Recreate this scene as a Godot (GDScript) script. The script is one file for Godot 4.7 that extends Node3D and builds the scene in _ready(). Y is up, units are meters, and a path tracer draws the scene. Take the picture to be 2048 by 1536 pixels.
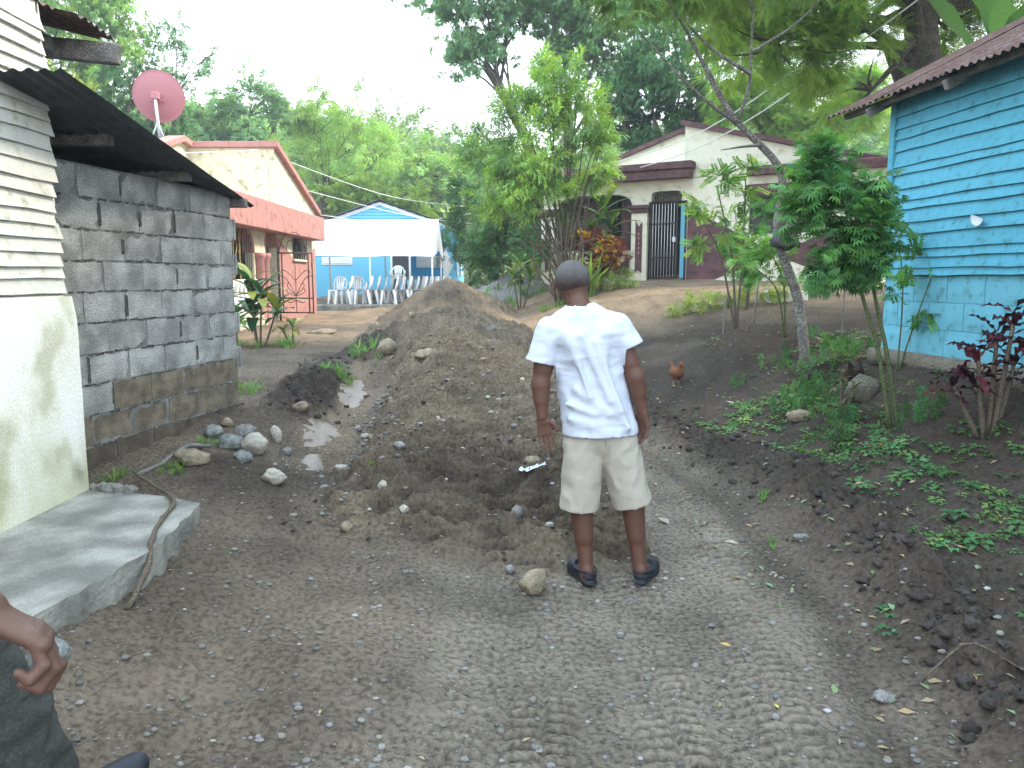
extends Node3D
# A village lane with a man looking along a spoil heap, houses and trees around it. Metres; P(x, y, d) is a point d metres up the lane.

var R := RandomNumberGenerator.new()
var used := {}
var M := {}
var T := {}
var sprigs := {}

func _ready() -> void:
	R.seed = 20240
	var cam := Camera3D.new()
	cam.name = "camera"
	cam.fov = 53.0
	cam.position = Vector3(0, 1.62, 0)
	cam.rotation_degrees = Vector3(-7.8, 0, 0)
	cam.near = 0.05
	cam.far = 600.0
	add_child(cam)
	var we := WorldEnvironment.new()
	we.name = "world_environment"
	var env := Environment.new()
	env.background_mode = Environment.BG_SKY
	var sm := ProceduralSkyMaterial.new()
	sm.sky_top_color = Color(0.84, 0.92, 1.0)
	sm.sky_horizon_color = Color(0.985, 0.99, 0.995)
	sm.sky_curve = 0.25
	sm.sky_energy_multiplier = 1.1
	sm.ground_bottom_color = Color(0.22, 0.2, 0.17)
	sm.ground_horizon_color = Color(0.55, 0.56, 0.54)
	sm.sun_angle_max = 20.0
	env.sky = Sky.new()
	env.sky.sky_material = sm
	env.tonemap_mode = Environment.TONE_MAPPER_LINEAR
	env.tonemap_exposure = 3.8
	env.sdfgi_enabled = true
	env.ssao_enabled = true
	env.ssil_enabled = true
	env.fog_enabled = true
	env.fog_density = 0.0014
	env.fog_light_color = Color(0.93, 0.97, 1.0)
	we.environment = env
	add_child(we)
	var sun := DirectionalLight3D.new()
	sun.name = "sun"
	sun.light_color = Color(1.0, 0.95, 0.85)
	sun.light_energy = 0.6
	sun.light_angular_distance = 12.0
	sun.shadow_enabled = true
	add_child(sun)
	sun.look_at_from_position(Vector3(0.72, 0.68, -0.2) * 50.0, Vector3.ZERO)
	make_noises()
	make_textures()
	make_materials()
	build_ground()
	build_all()

# ---------------------------------------------------------------- naming and placing
func P(x: float, y: float, d: float) -> Vector3:
	return Vector3(x, y, -d)

func rr(a: float, b: float) -> float:
	return R.randf_range(a, b)

func numbered(called: String) -> String:
	var k: int = used.get(called, 0)
	used[called] = k + 1
	return called if k == 0 else "%s_%03d" % [called, k]

func thing(called: String, label: String, category: String, at := Vector3.ZERO, turn := 0.0, group := "") -> Node3D:
	var o := Node3D.new()
	o.name = numbered(called)
	add_child(o, true)
	o.position = at
	o.rotation.y = turn
	return tag(o, label, category, group)

func tag(o: Node3D, label: String, category: String, group := "") -> Node3D:
	o.set_meta("label", label)
	o.set_meta("category", category)
	if group != "":
		o.set_meta("group", group)
	return o

func put(called: String, mesh: Mesh, material: Material, parent: Node = self) -> MeshInstance3D:
	var o := MeshInstance3D.new()
	o.name = numbered(called) if parent == self else called
	o.mesh = mesh
	o.material_override = material
	parent.add_child(o, true)
	return o

func stuff(o: Node) -> Node:
	o.set_meta("kind", "stuff")
	return o

func structure(o: Node) -> Node:
	o.set_meta("kind", "structure")
	return o

func copy(o: Node3D, label := "", at := Vector3.ZERO, turn := 0.0) -> Node3D:
	var c: Node3D = o.duplicate()
	var base: String = str(o.name)
	c.name = numbered(base)
	add_child(c, true)
	c.position = at
	c.rotation.y = turn
	if label != "":
		c.set_meta("label", label)
	return c

func multi(called: String, mesh: Mesh, material: Material, places: Array, tints: Array, parent: Node = self) -> MultiMeshInstance3D:
	var mm := MultiMesh.new()
	mm.transform_format = MultiMesh.TRANSFORM_3D
	mm.use_colors = tints.size() > 0
	mm.mesh = mesh
	mm.instance_count = places.size()
	for i in places.size():
		mm.set_instance_transform(i, places[i])
	if tints.size() > 0:
		for i in places.size():
			mm.set_instance_color(i, tints[i])
	var o := MultiMeshInstance3D.new()
	o.name = numbered(called) if parent == self else called
	o.multimesh = mm
	o.material_override = material
	parent.add_child(o, true)
	stuff(o)
	return o

# ---------------------------------------------------------------- mesh builder
class MB:
	var st := SurfaceTool.new()
	var c := Color.WHITE
	var count := 0
	func _init(flat := false) -> void:
		st.begin(Mesh.PRIMITIVE_TRIANGLES)
		st.set_smooth_group(-1 if flat else 0)
	func flat(on: bool) -> void:
		st.set_smooth_group(-1 if on else 0)
	func tri(a: Vector3, b: Vector3, d: Vector3) -> void:
		count += 1
		st.set_color(c)
		st.add_vertex(a)
		st.set_color(c)
		st.add_vertex(b)
		st.set_color(c)
		st.add_vertex(d)
	func quad(a: Vector3, b: Vector3, d: Vector3, e: Vector3) -> void:
		tri(a, b, d)
		tri(a, d, e)
	func box(lo: Vector3, hi: Vector3, t := Transform3D.IDENTITY) -> void:
		var q := []
		for i in 8:
			q.append(t * Vector3(hi.x if i & 1 else lo.x, hi.y if i & 2 else lo.y, hi.z if i & 4 else lo.z))
		quad(q[4], q[6], q[7], q[5])
		quad(q[1], q[3], q[2], q[0])
		quad(q[5], q[7], q[3], q[1])
		quad(q[0], q[2], q[6], q[4])
		quad(q[6], q[2], q[3], q[7])
		quad(q[0], q[4], q[5], q[1])
	# a box with cut edges
	func cbox(lo: Vector3, hi: Vector3, b: float, t := Transform3D.IDENTITY) -> void:
		var m := (lo + hi) * 0.5
		var h := (hi - lo) * 0.5
		b = minf(b, minf(h.x, minf(h.y, h.z)) * 0.8)
		var p := {}
		for sx in [-1, 1]:
			for sy in [-1, 1]:
				for sz in [-1, 1]:
					var k := Vector3(h.x * sx, h.y * sy, h.z * sz)
					p[Vector4i(sx, sy, sz, 0)] = t * (m + k - Vector3(0, b * sy, b * sz))
					p[Vector4i(sx, sy, sz, 1)] = t * (m + k - Vector3(b * sx, 0, b * sz))
					p[Vector4i(sx, sy, sz, 2)] = t * (m + k - Vector3(b * sx, b * sy, 0))
					if sx * sy * sz > 0:
						tri(p[Vector4i(sx, sy, sz, 0)], p[Vector4i(sx, sy, sz, 2)], p[Vector4i(sx, sy, sz, 1)])
					else:
						tri(p[Vector4i(sx, sy, sz, 0)], p[Vector4i(sx, sy, sz, 1)], p[Vector4i(sx, sy, sz, 2)])
		for a in 3:
			var u := (a + 1) % 3
			var w := (a + 2) % 3
			for s in [-1, 1]:
				var q := []
				for o in [[-1, -1], [-1, 1], [1, 1], [1, -1]]:
					var key := Vector4i(0, 0, 0, a)
					key[a] = s
					key[u] = o[0]
					key[w] = o[1]
					q.append(p[key])
				if s > 0:
					quad(q[0], q[1], q[2], q[3])
				else:
					quad(q[3], q[2], q[1], q[0])
			for s in [-1, 1]:
				for r in [-1, 1]:
					var q := []
					for o in [[-1, u], [1, u], [1, w], [-1, w]]:
						var key := Vector4i(0, 0, 0, o[1])
						key[a] = o[0]
						key[u] = s
						key[w] = r
						q.append(p[key])
					if s * r > 0:
						quad(q[0], q[3], q[2], q[1])
					else:
						quad(q[0], q[1], q[2], q[3])
	func tube(path: Array, radii: Array, sides := 6, cap := true) -> void:
		var rings := []
		var prev := Vector3.ZERO
		for i in path.size():
			var a: Vector3 = path[maxi(i - 1, 0)]
			var b: Vector3 = path[mini(i + 1, path.size() - 1)]
			var dir := (b - a).normalized()
			var side := prev - dir * prev.dot(dir)
			if i == 0 or side.length() < 0.01:
				side = dir.cross(Vector3.UP if absf(dir.y) < 0.9 else Vector3.RIGHT)
			side = side.normalized()
			prev = side
			var other := dir.cross(side)
			var ring := []
			var rad: float = radii[i] if i < radii.size() else radii[-1]
			for k in sides:
				var an := TAU * k / sides
				ring.append(path[i] + (side * cos(an) + other * sin(an)) * rad)
			rings.append(ring)
		for i in path.size() - 1:
			for k in sides:
				var n := (k + 1) % sides
				quad(rings[i][k], rings[i][n], rings[i + 1][n], rings[i + 1][k])
		if cap:
			for k in range(1, sides - 1):
				tri(rings[0][0], rings[0][k + 1], rings[0][k])
				tri(rings[-1][0], rings[-1][k], rings[-1][k + 1])
	# profile of (radius, height) turned about y
	func lathe(profile: Array, sides := 12, t := Transform3D.IDENTITY) -> void:
		for i in profile.size() - 1:
			for k in sides:
				var a := TAU * k / sides
				var b := TAU * (k + 1) / sides
				var p: Vector2 = profile[i]
				var q: Vector2 = profile[i + 1]
				quad(t * Vector3(p.x * cos(a), p.y, p.x * sin(a)), t * Vector3(q.x * cos(a), q.y, q.x * sin(a)), t * Vector3(q.x * cos(b), q.y, q.x * sin(b)), t * Vector3(p.x * cos(b), p.y, p.x * sin(b)))
	# a polygon in x, y pushed out along z
	func prism(pts: PackedVector2Array, z0: float, z1: float, t := Transform3D.IDENTITY) -> void:
		if Geometry2D.is_polygon_clockwise(pts):
			pts.reverse()
		var ids := Geometry2D.triangulate_polygon(pts)
		for i in range(0, ids.size(), 3):
			var a := pts[ids[i]]
			var b := pts[ids[i + 1]]
			var e := pts[ids[i + 2]]
			if (b - a).cross(e - a) > 0.0:
				var s := b
				b = e
				e = s
			tri(t * Vector3(a.x, a.y, z1), t * Vector3(b.x, b.y, z1), t * Vector3(e.x, e.y, z1))
			tri(t * Vector3(a.x, a.y, z0), t * Vector3(e.x, e.y, z0), t * Vector3(b.x, b.y, z0))
		for i in pts.size():
			var a := pts[i]
			var b := pts[(i + 1) % pts.size()]
			quad(t * Vector3(a.x, a.y, z0), t * Vector3(a.x, a.y, z1), t * Vector3(b.x, b.y, z1), t * Vector3(b.x, b.y, z0))
	# one leaf: four faces folded along the midrib
	func leaf(base: Vector3, dir: Vector3, up: Vector3, length: float, width: float, droop := 0.2, fold := 0.15) -> void:
		var side := dir.cross(up).normalized()
		var n := side.cross(dir).normalized()
		var mid := base + dir * length * 0.45 + n * length * droop * 0.12
		var tip := base + dir * length - n * length * droop
		var l := mid - side * width * 0.5 + n * width * fold
		var r := mid + side * width * 0.5 + n * width * fold
		tri(base, l, mid)
		tri(base, mid, r)
		tri(l, tip, mid)
		tri(mid, tip, r)
	func leaflet(base: Vector3, dir: Vector3, up: Vector3, length: float, width: float) -> void:
		var side := dir.cross(up).normalized() * width * 0.5
		var mid := base + dir * length * 0.45
		tri(base, mid - side, base + dir * length)
		tri(base, base + dir * length, mid + side)
	# a long strap or banana leaf with a bent midrib
	func strap(base: Vector3, dir: Vector3, length: float, width: float, bend: float, segs := 6, fold := 0.18, wave := 0.0) -> void:
		var side := dir.cross(Vector3.UP)
		if side.length() < 0.05:
			side = Vector3.RIGHT
		side = side.normalized()
		var p := base
		var d := dir
		var last := []
		for i in segs + 1:
			var f := float(i) / segs
			var w := width * 0.5 * pow(sin(PI * clampf(0.06 + 0.94 * f, 0.0, 1.0)), 0.7)
			var n := side.cross(d).normalized()
			var wv := n * sin(f * 19.0) * wave * width
			var row := [p - side * w + n * w * fold + wv, p, p + side * w + n * w * fold - wv]
			if i > 0:
				quad(last[0], row[0], row[1], last[1])
				quad(last[1], row[1], row[2], last[2])
			last = row
			p += d * length / segs
			d = (d + Vector3.DOWN * bend / segs).normalized()
	func commit() -> ArrayMesh:
		st.generate_normals()
		st.index()
		return st.commit()

func lumpy(radius: Vector3, seed_value: int, rough := 0.18, cuts := 5, depth := 3) -> ArrayMesh:
	var n := FastNoiseLite.new()
	n.seed = seed_value
	n.frequency = 0.9
	n.fractal_octaves = 3
	var g := RandomNumberGenerator.new()
	g.seed = seed_value * 7 + 3
	var planes := []
	for i in cuts:
		var v := Vector3(g.randf_range(-1, 1), g.randf_range(-1, 1), g.randf_range(-1, 1)).normalized()
		planes.append([v, g.randf_range(0.62, 0.9)])
	var faces := []
	for s in [[1, 1, 1], [1, 1, -1], [1, -1, 1], [1, -1, -1], [-1, 1, 1], [-1, 1, -1], [-1, -1, 1], [-1, -1, -1]]:
		var a := Vector3(s[0], 0, 0)
		var b := Vector3(0, s[1], 0)
		var e := Vector3(0, 0, s[2])
		faces.append([a, b, e] if s[0] * s[1] * s[2] < 0 else [a, e, b])
	for k in depth:
		var more := []
		for f in faces:
			var ab: Vector3 = (f[0] + f[1]).normalized()
			var bc: Vector3 = (f[1] + f[2]).normalized()
			var ca: Vector3 = (f[2] + f[0]).normalized()
			more.append_array([[f[0], ab, ca], [ab, f[1], bc], [ca, bc, f[2]], [ab, bc, ca]])
		faces = more
	var mb := MB.new()
	for f in faces:
		var q := []
		for v: Vector3 in f:
			var k := 1.0 + rough * n.get_noise_3dv(v * 1.6) * 2.0
			var w := v * k
			for pl in planes:
				var over: float = w.dot(pl[0]) - pl[1]
				if over > 0.0:
					w -= pl[0] * over * 0.85
			q.append(w * radius)
		mb.tri(q[0], q[1], q[2])
	return mb.commit()

# ---------------------------------------------------------------- bodies as distance fields
class Field:
	var lo: Vector3
	var cell: float
	var nx: int
	var ny: int
	var nz: int
	var f := PackedFloat32Array()
	func _init(a: Vector3, b: Vector3, size: float) -> void:
		lo = a
		cell = size
		nx = int(ceil((b.x - a.x) / size)) + 1
		ny = int(ceil((b.y - a.y) / size)) + 1
		nz = int(ceil((b.z - a.z) / size)) + 1
		f.resize(nx * ny * nz)
		f.fill(1.0)
	# a tapered capsule; flat < 1 thins it along the axis n
	func bone(a: Vector3, b: Vector3, ra: float, rb: float, k := 0.02, n := Vector3.ZERO, thin := 1.0, carve := false) -> void:
		var most := maxf(ra, rb) * maxf(1.0, 1.0 / maxf(thin, 0.2) if thin > 1.0 else 1.0) + k + cell * 3.0
		var p0 := (a.min(b) - Vector3.ONE * most - lo) / cell
		var p1 := (a.max(b) + Vector3.ONE * most - lo) / cell
		var ab := b - a
		var den := maxf(ab.length_squared(), 1e-9)
		for z in range(maxi(0, int(p0.z)), mini(nz, int(p1.z) + 2)):
			for y in range(maxi(0, int(p0.y)), mini(ny, int(p1.y) + 2)):
				var row := (z * ny + y) * nx
				for x in range(maxi(0, int(p0.x)), mini(nx, int(p1.x) + 2)):
					var ap := lo + Vector3(x, y, z) * cell - a
					var h := clampf(ap.dot(ab) / den, 0.0, 1.0)
					var q := ap - ab * h
					if thin != 1.0:
						q += n * (q.dot(n) * (1.0 / thin - 1.0))
					var d := q.length() - lerpf(ra, rb, h)
					var o := f[row + x]
					if carve:
						f[row + x] = maxf(o, -d)
					else:
						var m := maxf(k - absf(o - d), 0.0)
						f[row + x] = minf(o, d) - m * m * 0.25 / maxf(k, 1e-6)
	# cut away everything in front of a plane
	func cut(point: Vector3, n: Vector3, only_lo := Vector3(-99, -99, -99), only_hi := Vector3(99, 99, 99)) -> void:
		for z in nz:
			for y in ny:
				var row := (z * ny + y) * nx
				for x in nx:
					var p := lo + Vector3(x, y, z) * cell
					if p.x < only_lo.x or p.y < only_lo.y or p.z < only_lo.z or p.x > only_hi.x or p.y > only_hi.y or p.z > only_hi.z:
						continue
					f[row + x] = maxf(f[row + x], (p - point).dot(n))
	# folds and bumps: noise stretched by s, near the surface only
	func wrinkle(noise: FastNoiseLite, s: Vector3, amount: float, ridged := false) -> void:
		for z in nz:
			for y in ny:
				var row := (z * ny + y) * nx
				for x in nx:
					var v := f[row + x]
					if absf(v) < cell * 3.0 + amount:
						var q := (lo + Vector3(x, y, z) * cell) * s
						var w := noise.get_noise_3dv(q)
						if ridged:
							w = 1.0 - 2.0 * absf(w)
						f[row + x] = v - w * amount
	func mesh() -> ArrayMesh:
		var ids := {}
		var verts := PackedVector3Array()
		var norms := PackedVector3Array()
		var idx := PackedInt32Array()
		var sy := nx
		var sz := nx * ny
		for z in nz - 1:
			for y in ny - 1:
				for x in nx - 1:
					var i := z * sz + y * sy + x
					if absf(f[i]) > cell * 4.0:
						continue
					var v := [f[i], f[i + 1], f[i + sy], f[i + sy + 1], f[i + sz], f[i + sz + 1], f[i + sz + sy], f[i + sz + sy + 1]]
					var inside := 0
					for k in 8:
						if v[k] < 0.0:
							inside += 1
					if inside == 0 or inside == 8:
						continue
					var sum := Vector3.ZERO
					var n := 0
					for e in [[0, 1], [2, 3], [4, 5], [6, 7], [0, 2], [1, 3], [4, 6], [5, 7], [0, 4], [1, 5], [2, 6], [3, 7]]:
						var a: float = v[e[0]]
						var b: float = v[e[1]]
						if (a < 0.0) != (b < 0.0):
							var t := a / (a - b)
							var pa := Vector3(e[0] & 1, (e[0] >> 1) & 1, e[0] >> 2)
							var pb := Vector3(e[1] & 1, (e[1] >> 1) & 1, e[1] >> 2)
							sum += pa.lerp(pb, t)
							n += 1
					ids[i] = verts.size()
					verts.append(lo + (Vector3(x, y, z) + sum / n) * cell)
					norms.append(Vector3(v[1] + v[3] + v[5] + v[7] - v[0] - v[2] - v[4] - v[6], v[2] + v[3] + v[6] + v[7] - v[0] - v[1] - v[4] - v[5], v[4] + v[5] + v[6] + v[7] - v[0] - v[1] - v[2] - v[3]).normalized())
		for i in ids:
			var here: bool = f[i] < 0.0
			for ax in [[1, sy, sz], [sy, sz, 1], [sz, 1, sy]]:
				if (f[i + ax[0]] < 0.0) == here:
					continue
				var b: int = i - ax[1]
				var c: int = i - ax[1] - ax[2]
				var d: int = i - ax[2]
				if not (ids.has(b) and ids.has(c) and ids.has(d)):
					continue
				if here:
					idx.append_array([ids[i], ids[d], ids[c], ids[i], ids[c], ids[b]])
				else:
					idx.append_array([ids[i], ids[b], ids[c], ids[i], ids[c], ids[d]])
		var arr := []
		arr.resize(Mesh.ARRAY_MAX)
		arr[Mesh.ARRAY_VERTEX] = verts
		arr[Mesh.ARRAY_NORMAL] = norms
		arr[Mesh.ARRAY_INDEX] = idx
		var m := ArrayMesh.new()
		m.add_surface_from_arrays(Mesh.PRIMITIVE_TRIANGLES, arr)
		return m

func basis_to(dir: Vector3, roll := 0.0) -> Basis:
	dir = dir.normalized()
	var up := Vector3.UP if absf(dir.y) < 0.95 else Vector3.RIGHT
	return Basis.looking_at(dir, up) * Basis(Vector3(0, 0, 1), roll)

func curve_points(pts: Array, n: int) -> Array:
	var c := Curve3D.new()
	for i in pts.size():
		var a: Vector3 = pts[maxi(i - 1, 0)]
		var b: Vector3 = pts[mini(i + 1, pts.size() - 1)]
		var t := (b - a) / 6.0
		c.add_point(pts[i], -t, t)
	var out := []
	for i in n + 1:
		out.append(c.sample_baked(c.get_baked_length() * i / n, true))
	return out

# ---------------------------------------------------------------- noise, textures, materials
var NA := FastNoiseLite.new()
var NB := FastNoiseLite.new()
var NC := FastNoiseLite.new()

func noise(seed_value: int, freq: float, octaves := 4, kind := FastNoiseLite.TYPE_SIMPLEX_SMOOTH) -> FastNoiseLite:
	var n := FastNoiseLite.new()
	n.seed = seed_value
	n.noise_type = kind
	n.frequency = freq
	n.fractal_octaves = octaves
	return n

func make_noises() -> void:
	NA = noise(11, 0.45, 3)
	NB = noise(12, 2.6, 3)
	NC = noise(13, 9.0, 2)

# grey texture that runs from lo to hi (as seen, sRGB)
func grey(n: FastNoiseLite, lo: float, hi: float, size := 512, a := 0.25, b := 0.75) -> NoiseTexture2D:
	var t := NoiseTexture2D.new()
	t.width = size
	t.height = size
	t.seamless = true
	t.seamless_blend_skirt = 0.2
	t.noise = n
	var g := Gradient.new()
	g.offsets = PackedFloat32Array([a, b])
	g.colors = PackedColorArray([Color(lo, lo, lo), Color(hi, hi, hi)])
	t.color_ramp = g
	return t

func ramp(n: FastNoiseLite, offsets: Array, colors: Array, size := 512) -> NoiseTexture2D:
	var t := grey(n, 0, 1, size)
	t.color_ramp.offsets = PackedFloat32Array(offsets)
	t.color_ramp.colors = PackedColorArray(colors)
	return t

func make_textures() -> void:
	T.grain = grey(noise(1, 0.06, 5), 0.72, 1.0)
	T.fine = grey(noise(2, 0.12, 4), 0.9, 1.0)
	T.blotch = grey(noise(3, 0.012, 5), 0.72, 1.0)
	T.bump = grey(noise(4, 0.05, 5), 0.0, 1.0)
	T.bumpfine = grey(noise(5, 0.16, 4), 0.0, 1.0)
	T.cellbump = grey(noise(6, 0.05, 3, FastNoiseLite.TYPE_CELLULAR), 0.0, 1.0)
	T.soil = ramp(noise(7, 0.02, 7), [0.15, 0.45, 0.6, 0.85], [Color(0.62, 0.6, 0.58), Color(0.88, 0.87, 0.86), Color(0.96, 0.95, 0.93), Color(1, 1, 1)], 1024)
	T.soilbump = grey(noise(8, 0.022, 7), 0.0, 1.0, 1024, 0.15, 0.85)
	T.rust = ramp(noise(9, 0.03, 5), [0.25, 0.45, 0.6, 0.78], [Color(0.42, 0.36, 0.36), Color(0.5, 0.36, 0.31), Color(0.62, 0.45, 0.37), Color(0.7, 0.66, 0.64)])
	T.stain = ramp(noise(10, 0.02, 5), [0.0, 0.55, 0.74, 0.9], [Color(1, 1, 1), Color(0.99, 0.99, 0.98), Color(0.92, 0.91, 0.88), Color(0.68, 0.66, 0.6)])
	T.moss = ramp(noise(14, 0.016, 5), [0.2, 0.48, 0.62, 0.8], [Color(1, 1, 1), Color(0.985, 0.985, 0.97), Color(0.94, 0.94, 0.9), Color(0.82, 0.82, 0.74)])
	T.bark = ramp(noise(15, 0.04, 5), [0.2, 0.5, 0.8], [Color(0.5, 0.48, 0.45), Color(0.8, 0.78, 0.75), Color(1, 1, 1)])
	T.leafspot = grey(noise(17, 0.03, 3), 0.78, 1.0)
	T.chips = ramp(noise(18, 0.03, 5), [0.0, 0.66, 0.7, 0.9], [Color(1, 1, 1), Color(0.95, 0.95, 0.95), Color(0.62, 0.6, 0.55), Color(0.5, 0.48, 0.44)])

# lin: the real base colour, linear
func mat(called: String, lin: Color, rough := 0.85, tex := "", scale := 1.0, bump := "", bump_cm := 0.0, vertex := false) -> StandardMaterial3D:
	var m := StandardMaterial3D.new()
	m.resource_name = called
	m.albedo_color = lin.linear_to_srgb()
	m.roughness = rough
	m.metallic_specular = 0.4
	m.vertex_color_use_as_albedo = vertex
	if tex != "":
		m.albedo_texture = T[tex]
	if tex != "" or bump != "":
		m.uv1_triplanar = true
		m.uv1_world_triplanar = true
		m.uv1_scale = Vector3.ONE * scale
	if bump != "":
		m.heightmap_enabled = true
		m.heightmap_texture = T[bump]
		m.heightmap_scale = bump_cm
	M[called] = m
	return m

func also(m: StandardMaterial3D, tex: String, scale := 0.3) -> void:
	m.detail_enabled = true
	m.detail_albedo = T[tex]
	m.detail_blend_mode = BaseMaterial3D.BLEND_MODE_MUL
	m.detail_uv_layer = BaseMaterial3D.DETAIL_UV_2
	m.uv2_triplanar = true
	m.uv2_world_triplanar = true
	m.uv2_scale = Vector3.ONE * scale

func leafmat(called: String, lin: Color, through := 0.85, rough := 0.5) -> StandardMaterial3D:
	var m := mat(called, lin, rough, "", 1.0, "", 0.0, true)
	m.metallic_specular = 0.35
	m.backlight_enabled = true
	m.backlight = Color(through, through, through * 0.5).linear_to_srgb()
	return m

func make_materials() -> void:
	var g := mat("ground", Color(1, 1, 1), 0.96, "", 1.0, "", 0.0, true)
	g.albedo_texture = T.soil
	g.uv1_scale = Vector3(1.3, 1.3, 1.3)
	g.uv1_triplanar = true
	g.uv1_world_triplanar = true
	g.heightmap_enabled = true
	g.heightmap_texture = T.soilbump
	g.heightmap_scale = 1.3
	g.metallic_specular = 0.25
	mat("pebble", Color(1, 1, 1), 0.85, "grain", 6.0, "bumpfine", 0.1, true)
	mat("clod", Color(0.062, 0.052, 0.045), 1.0, "grain", 5.0, "bump", 0.5, true)
	also(mat("block", Color(0.56, 0.56, 0.53), 0.95, "grain", 2.2, "bumpfine", 0.35), "blotch", 0.5)
	also(mat("block_stained", Color(0.30, 0.25, 0.18), 0.95, "grain", 2.2, "bumpfine", 0.4), "blotch", 0.9)
	also(mat("block_dirty", Color(0.19, 0.15, 0.11), 0.95, "grain", 2.2, "bumpfine", 0.5), "blotch", 0.9)
	also(mat("mortar", Color(0.40, 0.40, 0.38), 0.97, "grain", 3.0, "bump", 0.8), "blotch", 0.6)
	also(mat("plank_paint", Color(0.64, 0.63, 0.58), 0.75, "fine", 1.2, "bumpfine", 0.12), "stain", 0.6)
	also(mat("plinth", Color(0.78, 0.78, 0.745), 0.85, "fine", 0.9, "bumpfine", 0.05, true), "moss", 0.2)
	also(mat("slab", Color(0.32, 0.315, 0.28), 0.93, "fine", 0.8, "soilbump", 0.5), "blotch", 0.35)
	mat("rust", Color(0.33, 0.32, 0.335), 0.8, "rust", 0.9, "bumpfine", 0.1)
	also(mat("tin", Color(0.055, 0.065, 0.08), 0.6, "blotch", 0.8, "bumpfine", 0.05), "stain", 0.8)
	also(mat("wood_grey", Color(0.28, 0.26, 0.24), 0.9, "grain", 2.0, "bump", 0.2), "blotch", 1.0)
	also(mat("pink", Color(0.44, 0.215, 0.20), 0.85, "fine", 0.8, "bumpfine", 0.25), "stain", 0.3)
	also(mat("cream_yellow", Color(0.66, 0.615, 0.48), 0.85, "fine", 0.8, "bumpfine", 0.15), "stain", 0.28)
	also(mat("cream", Color(0.74, 0.72, 0.60), 0.85, "fine", 0.8, "bumpfine", 0.15), "stain", 0.3)
	also(mat("maroon", Color(0.155, 0.075, 0.085), 0.8, "fine", 0.8, "bumpfine", 0.2), "blotch", 0.5)
	also(mat("maroon_worn", Color(0.17, 0.09, 0.095), 0.85, "blotch", 0.9, "bumpfine", 0.3), "stain", 1.1)
	mat("white_paint", Color(0.78, 0.78, 0.76), 0.7, "fine", 1.0)
	also(mat("blue_board", Color(0.075, 0.34, 0.47), 0.7, "fine", 1.0, "bumpfine", 0.12), "stain", 0.9)
	also(mat("blue_block", Color(0.14, 0.44, 0.57), 0.85, "fine", 1.6, "bumpfine", 0.25), "stain", 0.7)
	also(mat("footing", Color(0.20, 0.18, 0.15), 0.95, "grain", 1.5, "bump", 1.0), "moss", 0.8)
	mat("blue_light", Color(0.16, 0.50, 0.70), 0.75, "fine", 1.0)
	mat("blue_deep", Color(0.05, 0.36, 0.62), 0.75, "fine", 1.0)
	mat("iron", Color(0.05, 0.045, 0.045), 0.6, "blotch", 2.0)
	mat("iron_brown", Color(0.10, 0.06, 0.045), 0.7, "blotch", 2.0)
	mat("iron_gold", Color(0.42, 0.29, 0.13), 0.5, "blotch", 2.0)
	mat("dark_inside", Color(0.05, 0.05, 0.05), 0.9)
	mat("plastic_white", Color(0.82, 0.82, 0.82), 0.4)
	mat("canvas", Color(0.86, 0.87, 0.88), 0.6)
	mat("steel", Color(0.55, 0.56, 0.57), 0.4)
	mat("dish", Color(0.42, 0.17, 0.19), 0.55, "fine", 1.0)
	mat("wire_pale", Color(0.55, 0.55, 0.53), 0.6)
	also(mat("stone", Color(0.34, 0.33, 0.31), 0.9, "grain", 3.0, "bump", 0.4), "blotch", 2.0)
	also(mat("stone_tan", Color(0.40, 0.33, 0.23), 0.9, "grain", 3.0, "bump", 0.4), "blotch", 2.0)
	also(mat("stone_pale", Color(0.50, 0.47, 0.41), 0.9, "grain", 3.0, "bump", 0.4), "stain", 2.0)
	also(mat("stone_green", Color(0.31, 0.33, 0.31), 0.9, "grain", 3.0, "bump", 0.4), "blotch", 2.0)
	also(mat("bark", Color(0.17, 0.145, 0.12), 0.95, "bark", 1.5, "bump", 1.2), "blotch", 0.8)
	also(mat("bark_pale", Color(0.30, 0.29, 0.27), 0.95, "bark", 1.5, "bump", 1.0), "blotch", 0.8)
	mat("stem_green", Color(0.13, 0.17, 0.07), 0.7, "bark", 2.0)
	mat("twig", Color(0.16, 0.13, 0.10), 0.9, "bark", 3.0)
	leafmat("leaf", Color(1, 1, 1))
	leafmat("leaf_glossy", Color(1, 1, 1), 0.4, 0.32)
	mat("skin", Color(0.105, 0.048, 0.031), 0.5, "fine", 6.0, "bumpfine", 0.04)
	mat("skin_light", Color(0.115, 0.06, 0.042), 0.5, "fine", 6.0, "bumpfine", 0.06)
	mat("hair", Color(1, 1, 1), 0.95, "grain", 12.0, "bumpfine", 0.3, true)
	mat("shirt", Color(0.50, 0.54, 0.62), 0.9, "fine", 4.0, "bumpfine", 0.05)
	mat("shorts", Color(0.40, 0.37, 0.31), 0.9, "fine", 4.0, "bumpfine", 0.06)
	mat("trousers", Color(0.055, 0.057, 0.05), 0.9, "grain", 3.0, "bumpfine", 0.1)
	mat("clog", Color(0.012, 0.015, 0.022), 0.55)
	mat("hen", Color(0.24, 0.095, 0.04), 0.85, "grain", 9.0, "bumpfine", 0.4)
	mat("hen_dark", Color(0.06, 0.035, 0.025), 0.85, "grain", 9.0, "bumpfine", 0.4)
	mat("comb", Color(0.4, 0.03, 0.03), 0.6)
	mat("hen_leg", Color(0.4, 0.28, 0.1), 0.6)
	mat("film", Color(0.42, 0.46, 0.5), 0.35)
	var water := mat("mud_water", Color(0.13, 0.10, 0.075), 0.42)
	water.metallic_specular = 0.35

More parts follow.
